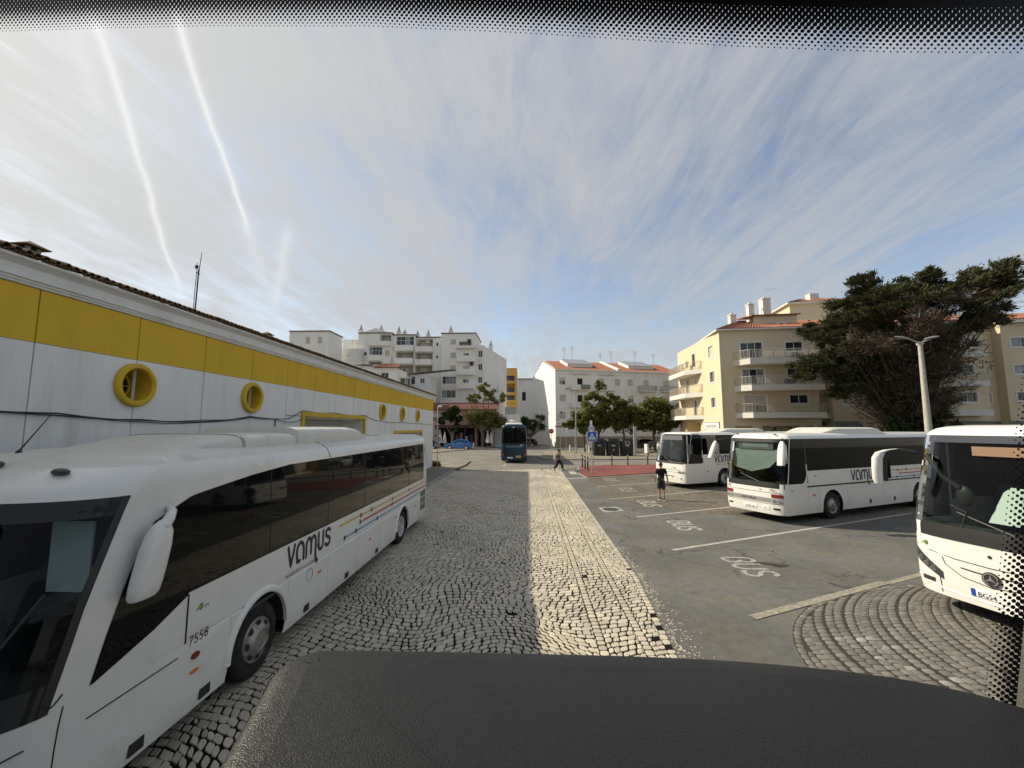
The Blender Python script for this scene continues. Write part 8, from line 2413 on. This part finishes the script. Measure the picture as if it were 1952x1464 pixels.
# ---------------------------------------------------------------- cars
def car(name, label, loc, rz, L, W, H, m, kind='hatch'):
    t = thing(name, label, 'car', (*loc, 0), rz)
    hl = L / 2
    zb, zs, zw = .22, .62 + .12 * (kind == 'suv'), .92 + .10 * (kind == 'suv')
    # side profile (x along the car, front at -x) low to high: sections of half width
    prof = [(-hl, .45), (-hl + .05, .70), (-hl + .35, zw - .12), (-hl * .46, zw + .02), (-hl * .18, H - .10), (hl * .0, H), (hl * .45, H - .03), (hl * .80, H - .28 if kind != 'estate' else H - .12), (hl * .95, zw + .06), (hl, zw - .2), (hl - .02, .45)]
    mb = MB(); rows = []
    n = 24
    def top(x):
        for (a, za), (b, zb_) in zip(prof, prof[1:]):
            if a <= x <= b: return za + (zb_ - za) * (x - a) / max(1e-6, b - a)
        return .5
    xs = [-hl + L * (0.5 - 0.5 * math.cos(math.pi * i / n)) for i in range(n + 1)]
    wx = [-L * .295, L * .295]; wr = .345
    for x in xs:
        zt = top(x); f = 1 - .16 * max(0, abs(x) / hl - .75) / .25
        w = W / 2 * f
        zlo = zb
        for c in wx:
            if abs(x - c) < wr + .03: zlo = max(zlo, math.sqrt(max(0, (wr + .03) ** 2 - (x - c) ** 2)) + .33)
        zm = min(zw, zt - .02)
        zlo = min(zlo, zm - .05)
        half = [(w * .96, zlo), (w, (zlo + zm) / 2), (w * .985, zm)]
        if zt > zw + .03: half += [(w * .90, zm + (zt - zm) * .5), (w * .80, zt - .05), (w * .62, zt)]
        else: half += [(w * .95, zm + (zt - zm) * .3), (w * .85, zt - .005), (w * .5, zt)]
        rows.append([(x, -a, z) for a, z in half] + [(x, a, z) for a, z in half[::-1]])
    mb.grid(rows); mb.face(rows[0]); mb.face(rows[-1][::-1]); mb.build('body', m, t, smooth=35)
    g = MB()
    for sg in (-1, 1):
        lo, hi = [], []
        for x in [-hl * .34 + (hl * .34 + hl * .72) * k / 10 for k in range(11)]:
            zt = top(x)
            if zt < zw + .1: continue
            w = W / 2
            lo.append((x, sg * (w * .965 + .004), zw + .045)); z1 = max(zw + .06, zt - .12); f = (z1 - zw) / max(.05, (zt - zw)); hi.append((x, sg * (w * (.985 - .185 * f) + .012), z1))
        if len(lo) > 1: g.grid([lo, hi])
    g.build('side_window', M_['dark_glass'], t, smooth=40)
    for x0, x1, nm in ((-hl * .44, -hl * .20, 'windscreen'), (hl * .955, hl * .80, 'rear_window')):
        g = MB(); a, b = W / 2 * .82, W / 2 * .66
        g.face([(x0, -a, top(x0) + .01), (x0, a, top(x0) + .01), (x1, b, top(x1) + .008), (x1, -b, top(x1) + .008)]); g.build(nm, M_['dark_glass'], t)
    for c in wx:
        for sg in (-1, 1):
            wl = bpy.data.objects.new('wheel', None); COL.objects.link(wl); wl.parent = t; wl.location = (c, sg * (W / 2 - .13), .34); Mx = Matrix.Rotation(R(-90 * sg), 4, 'X')
            q = MB(); q.lathe([(.22, -.1), (.33, -.1), (.345, -.07), (.345, .07), (.33, .1), (.23, .1), (.22, .08)], 24, 0, Mx); q.build('tyre', M_['rubber'], wl, smooth=40)
            q = MB(); q.lathe([(.225, .085), (.2, .07), (.06, .09), (.001, .09)], 20, 0, Mx)
            q.build('rim', M_['lamp_glass'], wl, smooth=40)
    for sg in (-1, 1):
        q = MB(); q.box(-hl - .005, -hl + .12, sg * W * .30 - .14, sg * W * .30 + .14, .60, .72); q.build('headlight', M_['lamp_glass'], t)
        q = MB(); q.box(hl - .12, hl + .006, sg * W * .33 - .12, sg * W * .33 + .12, .68, .82); q.build('tail_light', M_['red_lens'], t)
        q = MB(); q.ball((-hl * .30, sg * (W / 2 + .06), zw + .1), .08, .1, .07, 8, 6); q.build('side_mirror', m, t, smooth=60)
    return t
car('blue_car', 'bright blue car parked side-on in front of the cafe', (-11.0, 66.9), R(2), 4.35, 1.8, 1.58, M_['car_blue'], 'suv')
car('black_car', 'black car partly hidden behind the depot corner at the far left', (-16.2, 66.8), R(2), 4.3, 1.78, 1.5, M_['car_black'])
car('black_car', 'black estate car showing its tail right of the blue coach', (-.55, 79.0), R(-3), 4.7, 1.8, 1.48, M_['car_black'], 'estate')
car('black_car', 'large black car parked behind the white information post', (17.5, 66.5), R(10), 4.9, 1.9, 1.75, M_['car_black'], 'suv')
car('dark_car', 'dark car roof showing between the bins and the green trees', (11.2, 66.0), R(8), 4.5, 1.8, 1.62, M_['interior_grey'], 'suv')
car('white_car', 'white car showing beyond the mirror of the farthest white coach', (20.9, 65.3), R(60), 4.3, 1.8, 1.6, M_['car_white'], 'suv')
t = thing('shop_banner', 'upright white banner standing behind the pedestrian sign', 'banner', (9.2, 63.6, .1)); mb = MB(); mb.box(-.35, .35, -.02, .02, .4, 3.2); mb.build('cloth', M_['sign_white'], t); mb = MB(); mb.tube([(-.38, 0, 0), (-.38, 0, 3.3)], .025, 6); mb.build('pole', M_['steel'], t)
# ---------------------------------------------------------------- people
def skin_body(name, verts, edges, radii, mat_, parent, root=0, sub=2):
    me = bpy.data.meshes.new(name); me.from_pydata([tuple(v) for v in verts], edges, []); o = bpy.data.objects.new(name, me); COL.objects.link(o)
    sk = o.modifiers.new('skin', 'SKIN'); sk.use_smooth_shade = True
    for i, r in enumerate(radii):
        rx, ry = r if isinstance(r, tuple) else (r, r)
        me.skin_vertices[0].data[i].radius = (rx, ry)
    me.skin_vertices[0].data[root].use_root = True
    if sub: 
        s = o.modifiers.new('sub', 'SUBSURF'); s.levels = sub; s.render_levels = sub
    dg = bpy.context.evaluated_depsgraph_get(); dg.update()
    nm = bpy.data.meshes.new_from_object(o.evaluated_get(dg)); bpy.data.objects.remove(o)
    nm.name = name; nm.materials.clear(); nm.materials.append(mat_)
    nm.polygons.foreach_set('use_smooth', [True] * len(nm.polygons))
    q = bpy.data.objects.new(name, nm); COL.objects.link(q); q.parent = parent
    return q

def person(label, loc, rz, J, top, bottom, hairm, shoe, longtop_sleeve, trousers_long, extra=None):
    """J: joints in the person's own frame (facing -Y); body, clothing, hair, shoes"""
    t = thing('person', label, 'person', loc, rz)
    V, E, Rr = [], [], []
    def add(p, r, par=None):
        V.append(Vector(p)); Rr.append(r)
        if par is not None: E.append((par, len(V) - 1))
        return len(V) - 1
    pel = add(J['pelvis'], (.15, .105)); wai = add(J['waist'], (.125, .095), pel); che = add(J['chest'], (.165, .115), wai); nb = add(J['neckbase'], (.075, .07), che); nt = add(J['neck'], (.055, .058), nb)
    hd = add(Vector(J['head']) + Vector((0, .005, -.05)), (.07, .085), nt); h2 = add(Vector(J['head']) + Vector((0, .01, .03)), (.077, .098), hd); h3 = add(Vector(J['head']) + Vector((0, .012, .09)), (.055, .07), h2)
    for s in 'lr':
        sh = add(J['sh' + s], .058, che); el = add(J['el' + s], .042, sh); wr = add(J['wr' + s], .030, el); ha = add(J['ha' + s], (.036, .022), wr)
        d = (Vector(J['ha' + s]) - Vector(J['wr' + s])).normalized(); sd = Vector((0, 1, 0)) if abs(d.y) < .8 else Vector((1, 0, 0))
        for k, l in enumerate((.070, .082, .078, .060)):
            f1 = add(Vector(J['ha' + s]) + d * .03 + sd * (.027 - .018 * k), .011, ha); f2 = add(Vector(J['ha' + s]) + d * (.03 + l * .6) + sd * (.027 - .018 * k) + Vector((-.010 if s == 'l' else .010, 0, 0)), .0095, f1); add(Vector(J['ha' + s]) + d * (.03 + l) + sd * (.025 - .018 * k) + Vector((-.022 if s == 'l' else .022, 0, 0)), .008, f2)
        th = add(Vector(J['wr' + s]) + d * .03 + sd * .035, .012, ha); add(Vector(J['wr' + s]) + d * .075 + sd * .058, .010, th)
        hp = add(J['hip' + s], .090, pel); kn = add(J['kn' + s], .060, hp); cf = add((Vector(J['kn' + s]) * .65 + Vector(J['an' + s]) * .35), .056, kn); an = add(J['an' + s], .037, cf); add(J['toe' + s], (.034, .028), an)
    body = skin_body('body', V, E, Rr, M_['skin'], t)
    hp = Vector(J['head'])
    f = MB()
    f.ball(hp + Vector((0, -.098, -.005)), .016, .024, .026, 8, 6)      # nose
    f.build('nose', M_['skin'], t, smooth=60)
    for s in (-1, 1):
        e = MB(); e.ball(hp + Vector((s * .033, -.085, .022)), .012, .008, .008, 8, 6); e.build('eye', M_['sign_white'], t, smooth=60); e = MB(); e.ball(hp + Vector((s * .083, .015, -.005)), .012, .022, .034, 8, 6); e.build('ear', M_['skin'], t, smooth=60)
    mth = MB(); mth.ball(hp + Vector((0, -.088, -.05)), .026, .010, .007, 8, 6); mth.build('mouth', M_['red_film'], t, smooth=60)
    # hair cap
    hr = MB(); rows = []
    for j in range(8):
        a = math.pi / 2 * (1.25 - j / 7 * 1.25)
        rows.append([hp + Vector((.090 * math.sin(a) * math.cos(q), .018 + .112 * math.sin(a) * math.sin(q), .045 + .095 * math.cos(a) - (.03 * max(0, math.sin(q)) if j == 0 else 0))) for q in [2 * math.pi * k / 18 for k in range(18)]])
    hr.grid(rows, closed=True); hr.build('hair', hairm, t, smooth=60)
    # top
    v = [J['pelvis'], J['waist'], J['chest'], Vector(J['neckbase']) - Vector((0, 0, .035))]; e = [(0, 1), (1, 2), (2, 3)]; r = [(.172, .128), (.15, .118), (.185, .135), (.098, .088)]
    v[0] = Vector(v[0]) + Vector((0, 0, .02))
    for s in 'lr':
        if longtop_sleeve:
            i = len(v); v += [J['sh' + s], Vector(J['sh' + s]) * (1 - longtop_sleeve) + Vector(J['el' + s]) * longtop_sleeve]; e += [(2, i), (i, i + 1)]; r += [.076, .066]
    skin_body('shirt', v, e, r, top, t)
    # trousers or shorts
    v = [Vector(J['waist']) - Vector((0, 0, .08)), J['pelvis']]; e = [(0, 1)]; r = [(.145, .112), (.170, .125)]
    for s in 'lr':
        i = len(v)
        if trousers_long:
            v += [J['hip' + s], J['kn' + s], Vector(J['an' + s]) + Vector((0, 0, .03))]; e += [(1, i), (i, i + 1), (i + 1, i + 2)]; r += [.115, .105, .105]
        else:
            v += [J['hip' + s], Vector(J['kn' + s]) * .8 + Vector(J['hip' + s]) * .2, Vector(J['kn' + s]) * .97 + Vector(J['an' + s]) * .03]; e += [(1, i), (i, i + 1), (i + 1, i + 2)]; r += [.112, .100, .102]
    skin_body('trousers' if trousers_long else 'shorts', v, e, r, bottom, t, root=1)
    for s in 'lr':
        A, T = Vector(J['an' + s]), Vector(J['toe' + s]); d = (T - A); d.z = 0; d.normalize()
        z = T.z
        v = [A - d * .045 + Vector((0, 0, -A.z + z + .012)), A + d * .05 + Vector((0, 0, -A.z + z + .02)), T + d * .055 + Vector((0, 0, .0))]
        skin_body('shoe', [v[0] + Vector((0, 0, .05)), v[0], v[1], v[2]], [(0, 1), (1, 2), (2, 3)], [.045, .048, (.05, .044), (.045, .030)], shoe, t, root=1)
    return t
# man seen from behind, walking away towards the farthest coach
J = dict(pelvis=(0, 0, .94), waist=(0, .01, 1.10), chest=(0, .0, 1.32), neckbase=(0, .01, 1.46), neck=(0, 0, 1.53), head=(0, -.02, 1.635),
         shl=(.19, .01, 1.41), ell=(.245, .06, 1.13), wrl=(.27, -.02, .89), hal=(.27, -.05, .82), shr=(-.19, .01, 1.41), elr=(-.25, .05, 1.14), wrr=(-.29, .05, .89), har=(-.295, .04, .82),
         hipl=(.09, 0, .89), knl=(.09, -.10, .50), anl=(.085, .00, .10), toel=(.095, -.13, .035), hipr=(-.09, 0, .89), knr=(-.085, -.01, .49), anr=(-.08, .16, .12), toer=(-.085, .05, .035))
pm = person('man in black T-shirt and dark shorts walking away across the bays, seen from behind', (6.42, 20.85, .005), R(172), J, M_['black_cloth'], M_['grey_cloth'], M_['hair'], M_['interior'], .72, False)
mb = MB(); mb.tube([(-.12, -.13, 1.42), (.0, -.16, 1.25), (.12, -.12, 1.05)], .02, 6); mb.ball((.10, .15, 1.02), .11, .06, .12, 10, 8); b = mb.build('crossbody_bag', M_['interior'], None, smooth=60); tag(b, 'small dark bag slung across the back of the walking man', 'bag'); b.location = pm.location; b.rotation_euler = pm.rotation_euler
for sg, nm in ((.09, 'l'), (-.085, 'r')):
    q = MB(); y = -.13 if sg > 0 else .05
    q.box(sg - .045, sg + .045, y - .05, y + .22, -.002, .022); q.build('shoe_sole', M_['sign_white'], pm)
# woman in black striding to the right over the crossing, bag behind her
J = dict(pelvis=(0, 0, .93), waist=(0, .0, 1.08), chest=(0, -.01, 1.28), neckbase=(0, -.01, 1.41), neck=(0, -.03, 1.48), head=(0, -.05, 1.575),
         shl=(.165, 0, 1.37), ell=(.20, .02, 1.12), wrl=(.20, -.06, .92), hal=(.20, -.09, .86), shr=(-.165, -.01, 1.37), elr=(-.20, -.16, 1.16), wrr=(-.12, -.17, 1.38), har=(-.09, -.15, 1.45),
         hipl=(.085, 0, .88), knl=(.085, -.24, .53), anl=(.085, -.34, .12), toel=(.085, -.47, .05), hipr=(-.085, 0, .88), knr=(-.085, .10, .50), anr=(-.085, .36, .13), toer=(-.085, .26, .035))
pw = person('woman in sleeveless black top and wide black trousers striding over the crossing stripes', (2.46, 34.3, .0), R(82), J, M_['black_cloth'], M_['black_cloth'], M_['hair'], M_['interior'], 0, True)
mb = MB(); rows = []
for z, k in ((.78, .5), (.84, .95), (1.0, 1.05), (1.18, 1.0), (1.30, .75), (1.34, .3)):
    rows.append([(.155 * k * math.cos(q), .27 + .105 * k * math.sin(q), z) for q in [2 * math.pi * i / 16 for i in range(16)]])
mb.grid(rows, closed=True); mb.face(rows[0][::-1]); mb.face(rows[-1]); mb.tube([(-.12, .2, 1.3), (-.14, 0, 1.45), (-.13, -.12, 1.3), (-.13, -.06, 1.1), (-.12, .2, .95)], .018, 6); mb.tube([(.12, .2, 1.3), (.14, 0, 1.45), (.13, -.12, 1.3), (.13, -.06, 1.1), (.12, .2, .95)], .018, 6)
b = mb.build('backpack', M_['bag'], None, smooth=60); tag(b, 'pale grey backpack worn by the striding woman', 'backpack'); b.location = pw.location; b.rotation_euler = pw.rotation_euler
